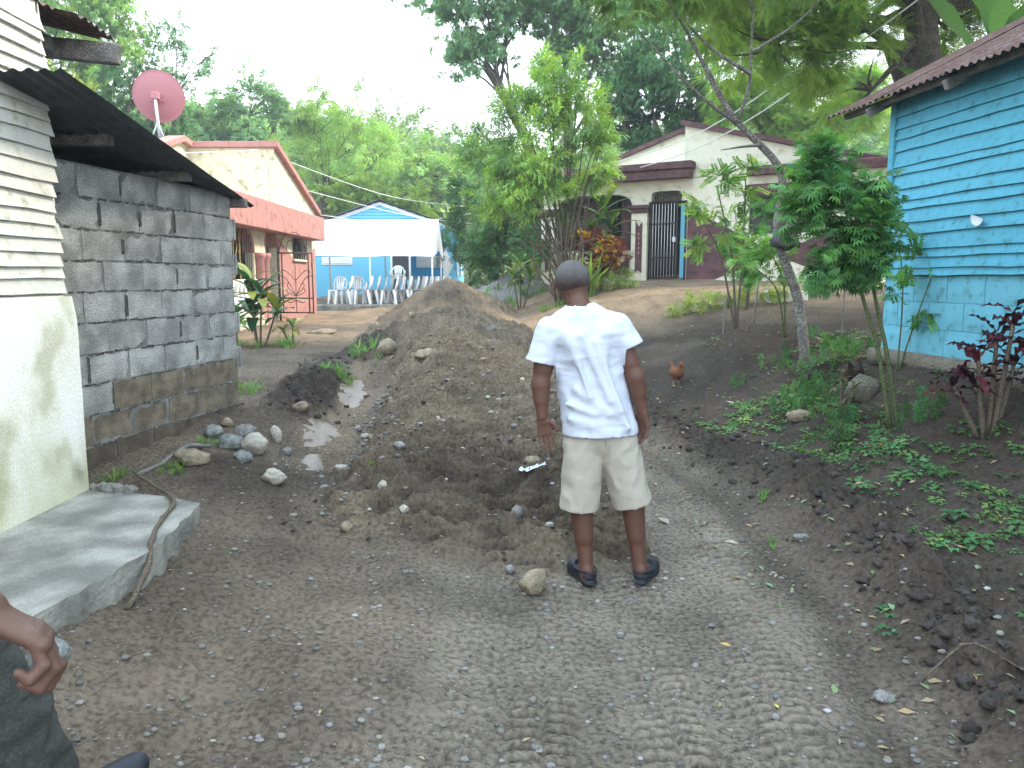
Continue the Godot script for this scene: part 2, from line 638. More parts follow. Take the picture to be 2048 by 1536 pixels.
# ---------------------------------------------------------------- the ground
const GX := [-60.0, -14.0, -8.0, -5.0, -3.0, -2.3, -1.7, -1.0, 0.0, 1.0, 1.6, 2.1, 2.7, 3.3, 4.5, 8.0, 14.0, 60.0]
const GD := [-6.0, 2.4, 3.4, 4.5, 5.5, 6.7, 9.0, 12.0, 16.0, 20.0, 25.0, 30.0, 45.0, 70.0, 120.0]
const GY := [
	[0.3, 0.3, 0.3, 0.3, 0.28, 0.27, 0.22, 0.1, 0.0, 0.0, 0.03, 0.15, 0.3, 0.5, 0.8, 1.0, 1.0, 1.0],
	[0.3, 0.3, 0.3, 0.3, 0.28, 0.27, 0.23, 0.11, 0.0, 0.0, 0.03, 0.15, 0.3, 0.5, 0.8, 1.0, 1.0, 1.0],
	[0.3, 0.3, 0.3, 0.3, 0.3, 0.29, 0.25, 0.12, 0.0, 0.0, 0.04, 0.2, 0.38, 0.6, 0.9, 1.1, 1.1, 1.1],
	[0.4, 0.4, 0.4, 0.4, 0.4, 0.36, 0.29, 0.14, 0.0, 0.0, 0.06, 0.23, 0.46, 0.76, 1.0, 1.1, 1.1, 1.1],
	[0.5, 0.5, 0.5, 0.5, 0.48, 0.44, 0.32, 0.15, 0.02, 0.02, 0.09, 0.27, 0.52, 0.9, 1.0, 1.1, 1.1, 1.1],
	[0.55, 0.55, 0.55, 0.55, 0.54, 0.5, 0.36, 0.2, 0.07, 0.07, 0.12, 0.29, 0.56, 0.93, 1.05, 1.1, 1.2, 1.2],
	[0.55, 0.55, 0.55, 0.57, 0.55, 0.5, 0.38, 0.29, 0.2, 0.22, 0.29, 0.4, 0.62, 0.82, 1.05, 1.2, 1.3, 1.3],
	[0.6, 0.6, 0.6, 0.58, 0.58, 0.55, 0.49, 0.44, 0.42, 0.52, 0.64, 0.76, 0.9, 1.0, 1.2, 1.35, 1.4, 1.4],
	[0.65, 0.65, 0.65, 0.62, 0.62, 0.62, 0.62, 0.64, 0.75, 0.98, 1.15, 1.26, 1.36, 1.42, 1.48, 1.5, 1.5, 1.5],
	[0.7, 0.7, 0.65, 0.62, 0.7, 0.74, 0.78, 0.85, 1.0, 1.33, 1.48, 1.56, 1.6, 1.62, 1.64, 1.65, 1.8, 2.0],
	[1.0, 0.8, 0.74, 0.76, 0.8, 0.84, 0.88, 0.95, 1.1, 1.35, 1.5, 1.6, 1.65, 1.7, 1.75, 1.9, 2.2, 3.0],
	[2.0, 1.2, 1.02, 1.0, 1.02, 1.02, 1.04, 1.08, 1.2, 1.5, 1.6, 1.7, 1.75, 1.8, 1.9, 2.2, 2.8, 4.0],
	[6.0, 3.4, 2.6, 2.2, 2.1, 2.1, 2.1, 2.1, 2.1, 2.2, 2.3, 2.4, 2.5, 2.6, 2.8, 3.4, 4.5, 8.0],
	[13.0, 10.0, 8.0, 7.0, 6.5, 6.5, 6.5, 6.5, 6.3, 6.2, 6.2, 6.2, 6.3, 6.4, 6.8, 7.5, 9.0, 13.0],
	[22.0, 18.0, 16.0, 15.0, 14.5, 14.2, 14.0, 13.8, 13.5, 13.2, 13.0, 13.0, 13.0, 13.0, 13.5, 14.5, 16.0, 22.0]]

func find(a: Array, v: float) -> int:
	var i := 0
	while i < a.size() - 2 and v > a[i + 1]:
		i += 1
	return i

func ease_mix(t: float) -> float:
	t = clampf(t, 0.0, 1.0)
	return lerpf(t, t * t * (3.0 - 2.0 * t), 0.55)

func base_y(x: float, d: float) -> float:
	var i := find(GX, x)
	var j := find(GD, d)
	var u := ease_mix((x - GX[i]) / (GX[i + 1] - GX[i]))
	var w := ease_mix((d - GD[j]) / (GD[j + 1] - GD[j]))
	return lerpf(lerpf(GY[j][i], GY[j][i + 1], u), lerpf(GY[j + 1][i], GY[j + 1][i + 1], u), w)

func bump01(t: float) -> float:
	t = clampf(1.0 - absf(t), 0.0, 1.0)
	return t * t * (3.0 - 2.0 * t)

func soft(a: float, b: float, v: float) -> float:
	return smoothstep(a, b, v)

# a heap with the slope of loose soil
func heap(x: float, d: float, cx: float, cd: float, rx: float, rd: float) -> float:
	var q := sqrt(pow((x - cx) / rx, 2.0) + pow((d - cd) / rd, 2.0))
	return maxf(0.0, 1.0 - q) * 0.45 + bump01(q) * 0.55

func road_x(d: float) -> float:
	return 0.40 + 0.05 * (d - 2.4) + 0.023 * (d - 2.4) * (d - 2.4) if d < 9.0 else 1.732 + 0.354 * (d - 9.0) * 0.9

func berm_x(d: float) -> float:
	if d < 3.4:
		return 1.75 + (d - 2.2) * 0.22
	if d < 5.2:
		return 2.02
	return 2.02 - (d - 5.2) * 0.22

# height and soil: x height, y road, z dark soil and painted ridge shade, w spoil
var g_road := 0.0
var g_dark := 0.0
var g_spoil := 0.0
var g_far := 0.0
var g_tread := 0.0
var g_shade := 0.0
var g_groove_shade := 0.0
var g_wet := 0.0

func gh(x: float, d: float) -> float:
	var y := base_y(x, d)
	g_road = 0.0
	g_dark = 0.0
	g_spoil = 0.0
	g_tread = 0.0
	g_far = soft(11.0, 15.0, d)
	g_shade = 0.0
	g_groove_shade = 0.0
	g_wet = 0.0
	var na := NA.get_noise_2d(x, d)
	y += na * (0.06 if d < 20.0 else 0.15 + maxf(0.0, d - 45.0) * 0.03)
	if d > 40.0 or absf(x) > 15.0 or d < 1.0:
		return y + NB.get_noise_2d(x, d) * 0.04
	var nb := NB.get_noise_2d(x, d)
	var nc := NC.get_noise_2d(x, d)
	var rx := road_x(d)
	var off := x - rx
	g_road = bump01(off / 1.5) * 1.6 * (1.0 - soft(8.5, 11.0, d))
	g_road = clampf(g_road, 0.0, 1.0)
	y += nb * lerpf(0.035, 0.010, g_road) + nc * lerpf(0.014, 0.003, g_road)
	# the spoil heaps
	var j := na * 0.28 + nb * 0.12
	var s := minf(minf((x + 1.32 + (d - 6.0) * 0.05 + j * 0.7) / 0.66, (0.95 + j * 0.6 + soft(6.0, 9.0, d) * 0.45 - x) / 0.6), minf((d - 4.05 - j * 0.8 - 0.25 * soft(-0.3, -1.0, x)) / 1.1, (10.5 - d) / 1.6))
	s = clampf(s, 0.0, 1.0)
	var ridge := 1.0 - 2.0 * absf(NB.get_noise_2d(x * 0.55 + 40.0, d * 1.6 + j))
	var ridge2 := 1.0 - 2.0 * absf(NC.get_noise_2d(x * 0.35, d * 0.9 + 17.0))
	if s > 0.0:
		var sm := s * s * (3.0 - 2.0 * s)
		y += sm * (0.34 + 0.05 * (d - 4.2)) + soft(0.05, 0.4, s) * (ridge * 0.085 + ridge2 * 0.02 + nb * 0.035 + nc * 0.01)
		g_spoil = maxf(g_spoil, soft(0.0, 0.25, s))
		g_dark = maxf(g_dark, soft(0.0, 0.2, s) * clampf(0.62 + 0.8 * na - 0.2 * (d - 5.4) - ridge * 0.45 - ridge2 * 0.2, 0.0, 0.9))  # the ridge terms paint shade into the hollows of the heap
	for hp in [[-0.9, 12.0, 1.85, 3.3, 0.72], [-1.45, 17.2, 1.7, 3.2, 0.9], [-0.1, 21.5, 1.9, 2.0, 0.75]]:
		var k := heap(x, d, hp[0], hp[1], hp[2] * (1.0 + j * 0.3), hp[3] * (1.0 + j * 0.3))
		if k > 0.0:
			y += k * hp[4] + soft(0.0, 0.2, k) * (ridge * 0.07 + nb * 0.04 + ridge2 * 0.02 + nc * 0.01)
			g_dark = maxf(g_dark, soft(0.05, 0.3, k) * clampf(0.35 + na * 0.6 - ridge * 0.4, 0.0, 0.65))  # shade painted between the ridges of these heaps too
			g_spoil = maxf(g_spoil, soft(0.0, 0.12, k))
	# hump of dark soil right of the path, with a hollow behind
	var hump := heap(x, d, 2.75, 9.1, 1.05, 1.5)
	y += hump * 0.42 - bump01((x - 3.1) / 0.5) * bump01((d - 10.6) / 0.7) * 0.3
	g_dark = maxf(g_dark, soft(0.0, 0.3, hump) * 0.75)
	# gully between the second heap and the yard on the right
	var gully := bump01((x - 0.55 - (d - 12.0) * 0.03) / 0.35) * bump01((d - 12.8) / 3.2)
	y -= gully * 0.3
	g_dark = maxf(g_dark, gully)
	# churned mud and wet channel on the left
	var ch := bump01((x + 1.5 + (d - 6.0) * 0.12) / 0.42) * bump01((d - 7.6) / 3.2)
	y -= ch * 0.13
	g_wet = soft(0.15, 0.6, ch)
	var mud := bump01((x + 2.15 + (d - 8.0) * 0.1) / 0.45) * bump01((d - 8.3) / 2.6)
	y += mud * (0.08 + nb * 0.12 + nc * 0.04)
	g_dark = maxf(g_dark, soft(0.05, 0.5, mud + nb * 0.2) * 0.95)
	var mud2 := bump01((x + 2.2) / 0.9) * bump01((d - 11.0) / 1.5)
	g_dark = maxf(g_dark, clampf(mud2 * 1.4 + nb * 0.3, 0.0, 1.0))
	var mud3 := bump01((x + 1.7) / 0.7) * bump01((d - 4.9) / 1.0)
	g_dark = maxf(g_dark, clampf(mud3 * 1.0 + nb * 0.4, 0.0, 0.8))
	# right bank and the thrown-up edge of the lane
	var bank := soft(berm_x(d) - 0.75, berm_x(d) + 0.1, x + nb * 0.15) * (1.0 - soft(10.0, 13.0, d + na * 2.0))
	g_dark = maxf(g_dark, bank * 0.92)
	if d < 9.5:
		var b := bump01((x - berm_x(d) + j * 0.25) / (0.34 + na * 0.1))
		var lump := 0.5 + 0.8 * nb + 0.25 * nc + 0.6 * na
		y += b * maxf(0.0, lump) * 0.12
		g_dark = maxf(g_dark, b * 0.95)
		var rut := bump01((x - berm_x(d) + 0.5) / 0.22)
		y -= rut * 0.03
		g_dark = maxf(g_dark, rut * 0.55)
	# near the foot of the blue wall the bank drops
	if d < 7.5 and x > 2.4:
		y -= bump01((x - 3.0) / 0.45) * 0.12
	# tyre treads
	if d < 10.5 and d > 1.5:
		for band in [[-0.62, 0.12, 0.0, 0.5], [-0.26, 0.15, 0.31, 0.9], [0.16, 0.16, 0.12, 1.0], [0.56, 0.15, 0.55, 0.8]]:
			var t: float = (off - band[0] - 0.04 * sin(d * 0.7 + band[2] * 9.0)) / band[1]
			if absf(t) < 1.0:
				var ph: float = d / 0.064 + band[2] + (0.5 if t > 0.0 else 0.0) + absf(t) * 0.55
				var bar := soft(-0.75, -0.1, sin(TAU * ph)) * soft(0.0, 0.12, absf(t)) * (1.0 - soft(0.75, 1.0, absf(t)))
				var worn: float = clampf(0.85 + na * 0.9 + nb * 1.1, 0.0, 1.0) * band[3]
				y += (bar - 0.6) * 0.025 * worn * (1.0 - soft(0.8, 1.0, absf(t))) * (1.0 - g_spoil)
				g_groove_shade = maxf(g_groove_shade, (1.0 - bar) * worn * (1.0 - soft(0.7, 0.95, absf(t))) * soft(0.03, 0.12, absf(t)))  # shade in the tread grooves, painted into the ground colour
				g_tread = maxf(g_tread, worn * (1.0 - soft(0.6, 1.0, absf(t))))
	return y

func ground_color(x: float, d: float) -> Color:
	var v := 0.9 + 0.35 * NA.get_noise_2d(x * 2.0 + 9.0, d * 2.0) + 0.12 * NB.get_noise_2d(x + 5.0, d)
	var c := Color(0.15, 0.123, 0.096)
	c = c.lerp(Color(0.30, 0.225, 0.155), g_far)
	c = c.lerp(Color(0.20, 0.174, 0.143), g_road)
	c = c.lerp(Color(0.255, 0.222, 0.18), g_tread * 0.7 * g_road)
	c = c.lerp(Color(0.175, 0.142, 0.103).lerp(Color(0.25, 0.195, 0.14), g_far * 0.8), g_spoil)
	c = c.lerp(Color(0.21, 0.165, 0.12), g_wet * 0.8)
	c = c.lerp(Color(0.055, 0.045, 0.038), maxf(g_dark, g_groove_shade * 0.75))  # dark soil, plus the shade painted in ridge hollows and tread grooves
	if d > 19.0 and d < 24.0 and x > -2.0 and x < 1.6 and g_spoil > 0.0:
		c = c.lerp(Color(0.27, 0.265, 0.255), g_spoil)
	if d > 26.0:
		c = c.lerp(Color(0.10, 0.12, 0.05), soft(28.0, 36.0, d))
	return Color(c.r * v, c.g * v, c.b * v)

func top(x: float, d: float) -> Vector3:
	return Vector3(x, gh(x, d), -d)

func build_ground() -> void:
	var xs := [0.0]
	var st := 0.02
	var x := 0.0
	while x < 120.0:
		if x > 2.4:
			st *= 1.045
		x += st
		xs.append(x)
	var all := []
	for i in range(xs.size() - 1, 0, -1):
		all.append(-xs[i])
	all.append_array(xs)
	var ds := [-30.0, -6.0, -3.0, -1.0, 0.0, 0.8, 1.4, 1.8, 2.0]
	var d := 2.1
	while d < 9.0:
		ds.append(d)
		d *= 1.0042
	while d < 160.0:
		ds.append(d)
		d *= 1.009
	var w := all.size()
	var verts := PackedVector3Array()
	var cols := PackedColorArray()
	var uvs := PackedVector2Array()
	verts.resize(w * ds.size())
	cols.resize(w * ds.size())
	uvs.resize(w * ds.size())
	var at := 0
	for dd: float in ds:
		for xx: float in all:
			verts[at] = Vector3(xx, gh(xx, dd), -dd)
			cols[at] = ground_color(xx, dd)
			uvs[at] = Vector2(xx + 0.15 * sin(dd * 1.7), dd + 0.15 * sin(xx * 1.3))
			at += 1
	var norms := PackedVector3Array()
	norms.resize(verts.size())
	var idx := PackedInt32Array()
	idx.resize((w - 1) * (ds.size() - 1) * 6)
	at = 0
	for j in ds.size():
		for i in w:
			var k := j * w + i
			var a := verts[k - 1 if i > 0 else k]
			var b := verts[k + 1 if i < w - 1 else k]
			var c := verts[k - w if j > 0 else k]
			var e := verts[k + w if j < ds.size() - 1 else k]
			norms[k] = (b - a).cross(e - c).normalized()
			if i < w - 1 and j < ds.size() - 1:
				idx[at] = k
				idx[at + 1] = k + w
				idx[at + 2] = k + 1
				idx[at + 3] = k + 1
				idx[at + 4] = k + w
				idx[at + 5] = k + w + 1
				at += 6
	var arr := []
	arr.resize(Mesh.ARRAY_MAX)
	arr[Mesh.ARRAY_VERTEX] = verts
	arr[Mesh.ARRAY_NORMAL] = norms
	arr[Mesh.ARRAY_COLOR] = cols
	arr[Mesh.ARRAY_TEX_UV] = uvs
	arr[Mesh.ARRAY_INDEX] = idx
	var m := ArrayMesh.new()
	m.add_surface_from_arrays(Mesh.PRIMITIVE_TRIANGLES, arr)
	var g := put("ground", m, M.ground)
	structure(g)
	g.set_meta("label", "dirt lane and earth yards with spoil heaps and tyre tracks")

# ---------------------------------------------------------------- lapped boards with uneven lower edges
# runs along local x from 0 to len, y = 0 at the lower edge, faces +z
func board(length: float, height: float, seed_value: int, wave := 0.006, segs := 14) -> ArrayMesh:
	var g := RandomNumberGenerator.new()
	g.seed = seed_value
	var n := noise(seed_value, 1.4, 3)
	var mb := MB.new(true)
	var rows := []
	for i in segs + 1:
		var x := length * i / segs
		var w := n.get_noise_1d(x) * wave * 2.0
		var out := 0.022 + n.get_noise_1d(x + 50.0) * 0.008
		rows.append([Vector3(x, w, 0.0), Vector3(x, w, out), Vector3(x, height * 0.5, out * 0.6), Vector3(x, height + 0.02, 0.002)])
	for i in segs:
		var a: Array = rows[i]
		var b: Array = rows[i + 1]
		for k in 3:
			mb.quad(a[k], a[k + 1], b[k + 1], b[k])
	mb.tri(rows[0][0], rows[0][3], rows[0][1])
	mb.tri(rows[0][1], rows[0][3], rows[0][2])
	mb.tri(rows[-1][0], rows[-1][1], rows[-1][3])
	mb.tri(rows[-1][1], rows[-1][2], rows[-1][3])
	return mb.commit()

# corrugated sheet: x across the waves, from the eave (z = 0) to the ridge (z = -len)
func corrugated(width: float, length: float, seed_value: int, pitch := 0.076, amp := 0.010) -> ArrayMesh:
	var g := RandomNumberGenerator.new()
	g.seed = seed_value
	var n := noise(seed_value, 0.8, 2)
	var mb := MB.new()
	var nx := int(width / pitch * 8.0)
	var nz := 6
	for i in nx:
		var q := []
		for s in 2:
			var x := width * (i + s) / nx
			for k in nz + 1:
				var z := -length * k / nz
				var e := n.get_noise_2d(x * 2.0, z) * 0.012
				q.append(Vector3(x, amp * cos(TAU * x / pitch) + e, z + (n.get_noise_1d(x * 3.0) * 0.02 if k == 0 else 0.0)))
		for k in nz:
			mb.quad(q[k], q[k + 1], q[nz + 2 + k], q[nz + 1 + k])
	# the thickness of the sheet at its eave
	return mb.commit()

# a concrete block with worn faces, centred, its length along x
func block_mesh(l: float, h: float, t: float, seed_value: int) -> ArrayMesh:
	var n := noise(seed_value, 4.0, 3)
	var mb := MB.new(true)
	var nx := 5
	var ny := 3
	var f := func(i: int, j: int) -> Vector3:
		var u := float(i) / nx
		var v := float(j) / ny
		var p := Vector3((u - 0.5) * l, (v - 0.5) * h, t * 0.5)
		var edge := 1.0 if (i == 0 or i == nx or j == 0 or j == ny) else 0.0
		p.z += n.get_noise_2d(p.x * 3.0, p.y * 3.0) * 0.004 - edge * (0.006 + 0.004 * n.get_noise_2d(p.x * 9.0, p.y * 9.0 + 40.0))
		p.x += edge * n.get_noise_2d(p.y * 8.0, 7.0) * 0.004
		p.y += edge * n.get_noise_2d(p.x * 8.0, 31.0) * 0.005
		return p
	var g := []
	for i in nx + 1:
		var col := []
		for j in ny + 1:
			col.append((f as Callable).call(i, j))
		g.append(col)
	for i in nx:
		for j in ny:
			mb.quad(g[i][j], g[i][j + 1], g[i + 1][j + 1], g[i + 1][j])
	var back := Vector3(0, 0, -t * 0.5 - t * 0.5)
	for i in nx:
		mb.quad(g[i + 1][0] + back, g[i][0] + back, g[i][0], g[i + 1][0])
		mb.quad(g[i][ny], g[i][ny] + back, g[i + 1][ny] + back, g[i + 1][ny])
	for j in ny:
		mb.quad(g[0][j] + back, g[0][j + 1] + back, g[0][j + 1], g[0][j])
		mb.quad(g[nx][j], g[nx][j + 1], g[nx][j + 1] + back, g[nx][j] + back)
	return mb.commit()

func build_left_house() -> void:
	var t := thing("clapboard_house", "off white house of lapped boards over a smooth plastered base beside the slab", "house", P(-2.5, 0.3, 4.41))
	# the street wall runs towards the viewer (+z) with its face to +x
	var face := Transform3D(Basis(Vector3.UP, PI / 2), Vector3.ZERO)   # local +z turns to +x, local +x to -z
	var y := 1.235
	var k := 0
	while y < 2.72:
		var h := rr(0.062, 0.088)
		var len_ := 5.4 + rr(-0.03, 0.02)
		var p := put("board", board(len_, h, 100 + k, 0.007, 22), M.plank_paint, t)
		p.transform = face * Transform3D(Basis(Vector3.RIGHT, -0.05) * Basis(Vector3(0, 0, 1), rr(-0.0015, 0.0015)), Vector3(-5.4, y, -0.06 + rr(-0.004, 0.004)))
		y += h
		k += 1
	var core := MB.new(true)
	core.box(Vector3(-3.2, 0.0, 0.03), Vector3(-0.065, 2.86, 5.4))
	put("wall", core.commit(), M.plank_paint, t)
	var pl := MB.new()
	pl.flat(true)
	pl.cbox(Vector3(-3.2, -0.35, -0.02), Vector3(-0.02, 1.225, 5.4), 0.03)
	# rendered face with its damp stained foot
	var pn := noise(88, 1.6, 4)
	var hue := func(z: float, hh: float) -> Color:
		var foot := smoothstep(0.5, 0.02, hh + pn.get_noise_2d(z * 1.5, hh * 0.8) * 0.35)
		return Color(1, 1, 1).lerp(Color(0.62, 0.63, 0.42), foot * 0.75).lerp(Color(0.35, 0.34, 0.28), smoothstep(0.35, 0.6, pn.get_noise_2d(z * 3.0 + 9.0, hh * 3.0) + 0.12 * foot) * foot)
	pl.flat(false)
	for i in 60:
		for j in 14:
			var q := []
			for e in [[0, 0], [0, 1], [1, 1], [1, 0]]:
				var z: float = -0.021 + 5.4 * (i + e[0]) / 60.0
				var yy: float = -0.35 + 1.55 * (j + e[1]) / 14.0
				q.append([Vector3(pn.get_noise_2d(z, yy) * 0.006 - (0.02 if j + e[1] == 14 else 0.0), yy + (0.02 if j + e[1] == 14 else 0.0), z), (hue as Callable).call(z, yy)])
			for o in [[0, 3, 2], [0, 2, 1]]:
				for w in o:
					pl.st.set_color(q[w][1])
					pl.st.add_vertex(q[w][0])
	put("plaster_base", pl.commit(), M.plinth, t)
	# boards of the gable end, turned away up the lane
	y = 1.24
	k = 0
	while y < 2.8:
		var p := put("board", board(3.1, 0.16, 140 + k, 0.006, 6), M.plank_paint, t)
		p.transform = Transform3D(Basis(Vector3.UP, PI), Vector3(-0.06, y, 0.02))
		y += 0.16
		k += 1
	var tr := MB.new(true)
	tr.cbox(Vector3(-3.4, 2.62, -0.5), Vector3(-0.12, 2.74, -0.44), 0.008, Transform3D(Basis(Vector3(0, 0, 1), -0.10), Vector3(-0.02, -0.02, 0)))
	put("barge_board", tr.commit(), M.wood_grey, t)
	var pu := MB.new(true)
	pu.cbox(Vector3(-0.32, 2.66, -0.56), Vector3(-0.24, 2.75, 5.4), 0.006)
	pu.cbox(Vector3(-1.4, 2.92, -0.5), Vector3(-1.32, 3.0, 5.4), 0.006)
	put("purlin", pu.commit(), M.wood_grey, t)
	for i in 8:
		var s := put("roof_sheet", corrugated(0.8, 3.4, 170 + i), M.rust, t)
		s.transform = Transform3D(Basis(Vector3(0, 0, 1), -0.26 + (0.03 if i == 0 else rr(-0.01, 0.01))), Vector3(-0.04 + rr(-0.03, 0.03), 2.80 + (i % 2) * 0.012, -0.62 + 0.8 + i * 0.76)) * Transform3D(Basis(Vector3.UP, PI / 2), Vector3.ZERO)
	var s2 := put("roof_sheet", corrugated(0.45, 1.6, 180), M.rust, t)
	s2.transform = Transform3D(Basis(Vector3(0, 0, 1), -0.2), Vector3(0.07, 2.775, -0.12)) * Transform3D(Basis(Vector3.UP, PI / 2), Vector3.ZERO)
	# the concrete walk in front of it
	var sl := MB.new(true)
	var edge := [Vector2(-2.54, 4.43), Vector2(-2.36, 4.40), Vector2(-1.98, 4.28), Vector2(-1.73, 4.15), Vector2(-1.69, 3.8), Vector2(-1.66, 3.5), Vector2(-1.69, 3.1), Vector2(-1.76, 2.75), Vector2(-1.80, 2.3), Vector2(-1.86, 1.6), Vector2(-1.9, -1.0), Vector2(-2.54, -1.0)]
	var pts := []
	for i in edge.size() - 2:
		for s in 6:
			var e: Vector2 = edge[i].lerp(edge[i + 1], s / 6.0)
			pts.append(e + Vector2(rr(-0.012, 0.012), rr(-0.01, 0.01)) if i > 0 else e)
	pts.append_array([edge[-2], edge[-1]])
	var poly := PackedVector2Array()
	for e in pts:
		poly.append(Vector2(e.x, e.y))
	# lies in x, d; pushed down for its depth
	var lay := Transform3D(Basis(Vector3(1, 0, 0), Vector3(0, 0, -1), Vector3(0, 1, 0)), Vector3(0, 0.385, 0))
	sl.prism(poly, -0.24, 0.0, lay)
	var sb := put("concrete_walk", sl.commit(), M.slab)
	structure(sb)
	var cracked := MB.new(true)
	for i in 9:
		var c := P(-2.49 + i * 0.035, 0.39, 4.44 - i * 0.012)
		cracked.cbox(Vector3(-0.03, -0.02, -0.02) * rr(0.5, 1.3), Vector3(0.03, 0.03, 0.025) * rr(0.5, 1.3), 0.008, Transform3D(Basis(Vector3(rr(-1, 1), 1, rr(-1, 1)).normalized(), rr(0, 3)), c))
	var rub := put("concrete_rubble", cracked.commit(), M.slab)
	stuff(rub)

func build_block_house() -> void:
	var a := Vector2(-2.79, 4.6)
	var b := Vector2(-2.40, 6.72)
	var dir2 := (b - a).normalized()
	var x_axis := Vector3(dir2.x, 0, -dir2.y)
	var n := x_axis.cross(Vector3.UP) * -1.0
	n = Vector3.UP.cross(x_axis) * -1.0
	if n.x < 0.0:
		n = -n
	var long := a.distance_to(b)
	var t := thing("block_house", "small grey house of bare concrete blocks under a dark tin lean-to roof", "house", P(a.x, 0.36, a.y))
	var base := Transform3D(Basis(x_axis, Vector3.UP, n), Vector3.ZERO)
	var course := 0.2
	var row := 0
	var y := -0.02
	while row < 10:
		var x := -0.25 + (0.2 if row % 2 else 0.0) + rr(-0.015, 0.015)
		while x < long:
			var l := 0.39
			var x1 := minf(x + 0.4, long)
			if x1 > long - 0.08:
				x1 = long
			l = x1 - x - 0.012
			if l > 0.04:
				var m: Material = M.block_dirty if row == 0 else (M.block_stained if row == 1 or (row == 2 and x > 0.3) else M.block)
				var h := 0.187 + rr(-0.004, 0.004)
				var o := put("block", block_mesh(l, h, 0.15, 300 + row * 20 + int(x * 9.0 + 9.0)), m, t)
				o.transform = base * Transform3D(Basis(Vector3(rr(-1, 1), rr(-1, 1), rr(-1, 1)).normalized(), rr(-0.008, 0.008)), Vector3(x + 0.006 + l * 0.5, y + h * 0.5, -0.075 + rr(-0.004, 0.005)))
			x = x1
		y += course
		row += 1
	# mortar behind the faces, squeezed out of some joints
	var mo := MB.new(true)
	mo.box(Vector3(-0.3, -0.3, -0.14), Vector3(long - 0.02, y, -0.0085), base)
	put("mortar_bed", mo.commit(), M.mortar, t)
	var sq := MB.new()
	for r in 10:
		var yy := -0.02 + r * course - 0.006
		var x := -0.2
		while x < long - 0.05:
			var w := rr(0.02, 0.09)
			if rr(0, 1) < 0.8:
				var tt := base * Transform3D(Basis(Vector3(0, 0, 1), rr(-0.1, 0.1)), Vector3(x + w * 0.5, yy + rr(-0.006, 0.006), -0.012))
				sq.cbox(Vector3(-w * 0.5, -rr(0.004, 0.011), -0.01), Vector3(w * 0.5, rr(0.004, 0.010), rr(0.008, 0.017)), 0.005, tt)
			x += w + rr(0.0, 0.05)
		for q in 5:
			var xx := -0.25 + (0.2 if r % 2 else 0.0) + q * 0.4
			if rr(0, 1) < 0.5 and xx > 0.0:
				var hh := rr(0.05, 0.09)
				sq.cbox(Vector3(-rr(0.008, 0.02), -hh, -0.01), Vector3(rr(0.008, 0.02), hh, rr(0.008, 0.014)), 0.006, base * Transform3D(Basis.IDENTITY, Vector3(xx, yy + 0.1, -0.012)))
	stuff(put("squeezed_mortar", sq.commit(), M.mortar, t))
	# hollow block ends standing proud at the far corner
	for r in range(0, 10, 2):
		var e := MB.new(true)
		var y0 := -0.02 + (r + (r % 4) / 4.0) * course + 0.01
		for s in 2:
			e.cbox(Vector3(long + 0.004 + s * 0.045, y0, -0.15), Vector3(long + 0.028 + s * 0.045, y0 + 0.175, -0.005), 0.006, base)
		put("block_end", e.commit(), M.block_dirty if r == 0 else M.block, t)
	# far end and back of the house
	var bk := MB.new(true)
	bk.box(Vector3(long - 0.16, -0.3, -3.2), Vector3(long - 0.02, 1.9, -0.155), base)
	bk.box(Vector3(-0.3, -0.3, -3.2), Vector3(long - 0.17, 1.9, -3.05), base)
	put("rear_wall", bk.commit(), M.block, t)
	# the tin roof slopes down along the wall
	var slope := atan2(0.33, 2.9)
	for i in 4:
		var s := put("roof_sheet", corrugated(0.85, 3.2, 400 + i, 0.076, 0.009), M.tin, t)
		# waves run with the fall; the sheets lie side by side across it
		s.transform = Transform3D(Basis(Vector3.UP, 0.04) * Basis(Vector3.RIGHT, -slope) * Basis(Vector3(0, 0, 1), 0.0), Vector3(0.47 - (i + 1) * 0.8 + 0.0, 1.90 + i * 0.004, -2.46)) * Transform3D(Basis(Vector3.UP, PI), Vector3(0.8, 0, 0))
	for i in 3:
		var pm := MB.new(true)
		var dd := 0.35 + i * 0.92
		var yy := 2.12 - dd * 0.116
		pm.cbox(Vector3(-2.4, yy, -dd - 0.035), Vector3(0.36 - i * 0.03 + i * 0.13 - 0.06, yy + 0.075, -dd + 0.035), 0.005)
		put("rafter", pm.commit(), M.wood_grey, t)

func V2(a: Array) -> PackedVector2Array:
	var p := PackedVector2Array()
	for e in a:
		p.append(Vector2(e[0], e[1]))
	return p

func arch_poly(x0: float, x1: float, y0: float, spring: float, y1: float, round_ := 2.0, n := 14) -> PackedVector2Array:
	var p := PackedVector2Array([Vector2(x0, y0), Vector2(x1, y0)])
	var c := (x0 + x1) * 0.5
	var h := (x1 - x0) * 0.5
	for i in n + 1:
		var a := PI * i / n
		var cx := cos(a)
		var cy := sin(a)
		p.append(Vector2(c + h * signf(cx) * pow(absf(cx), 2.0 / round_), spring + (y1 - spring) * pow(absf(cy), 2.0 / round_)))
	return p

func plate(called: String, poly: PackedVector2Array, z0: float, z1: float, m: Material, t: Node3D) -> MeshInstance3D:
	var mb := MB.new(true)
	mb.prism(poly, z0, z1)
	return put(called, mb.commit(), m, t)

func slab(called: String, lo: Vector3, hi: Vector3, m: Material, t: Node, bevel := 0.008) -> MeshInstance3D:
	var mb := MB.new(true)
	mb.cbox(lo, hi, bevel)
	return put(called, mb.commit(), m, t)

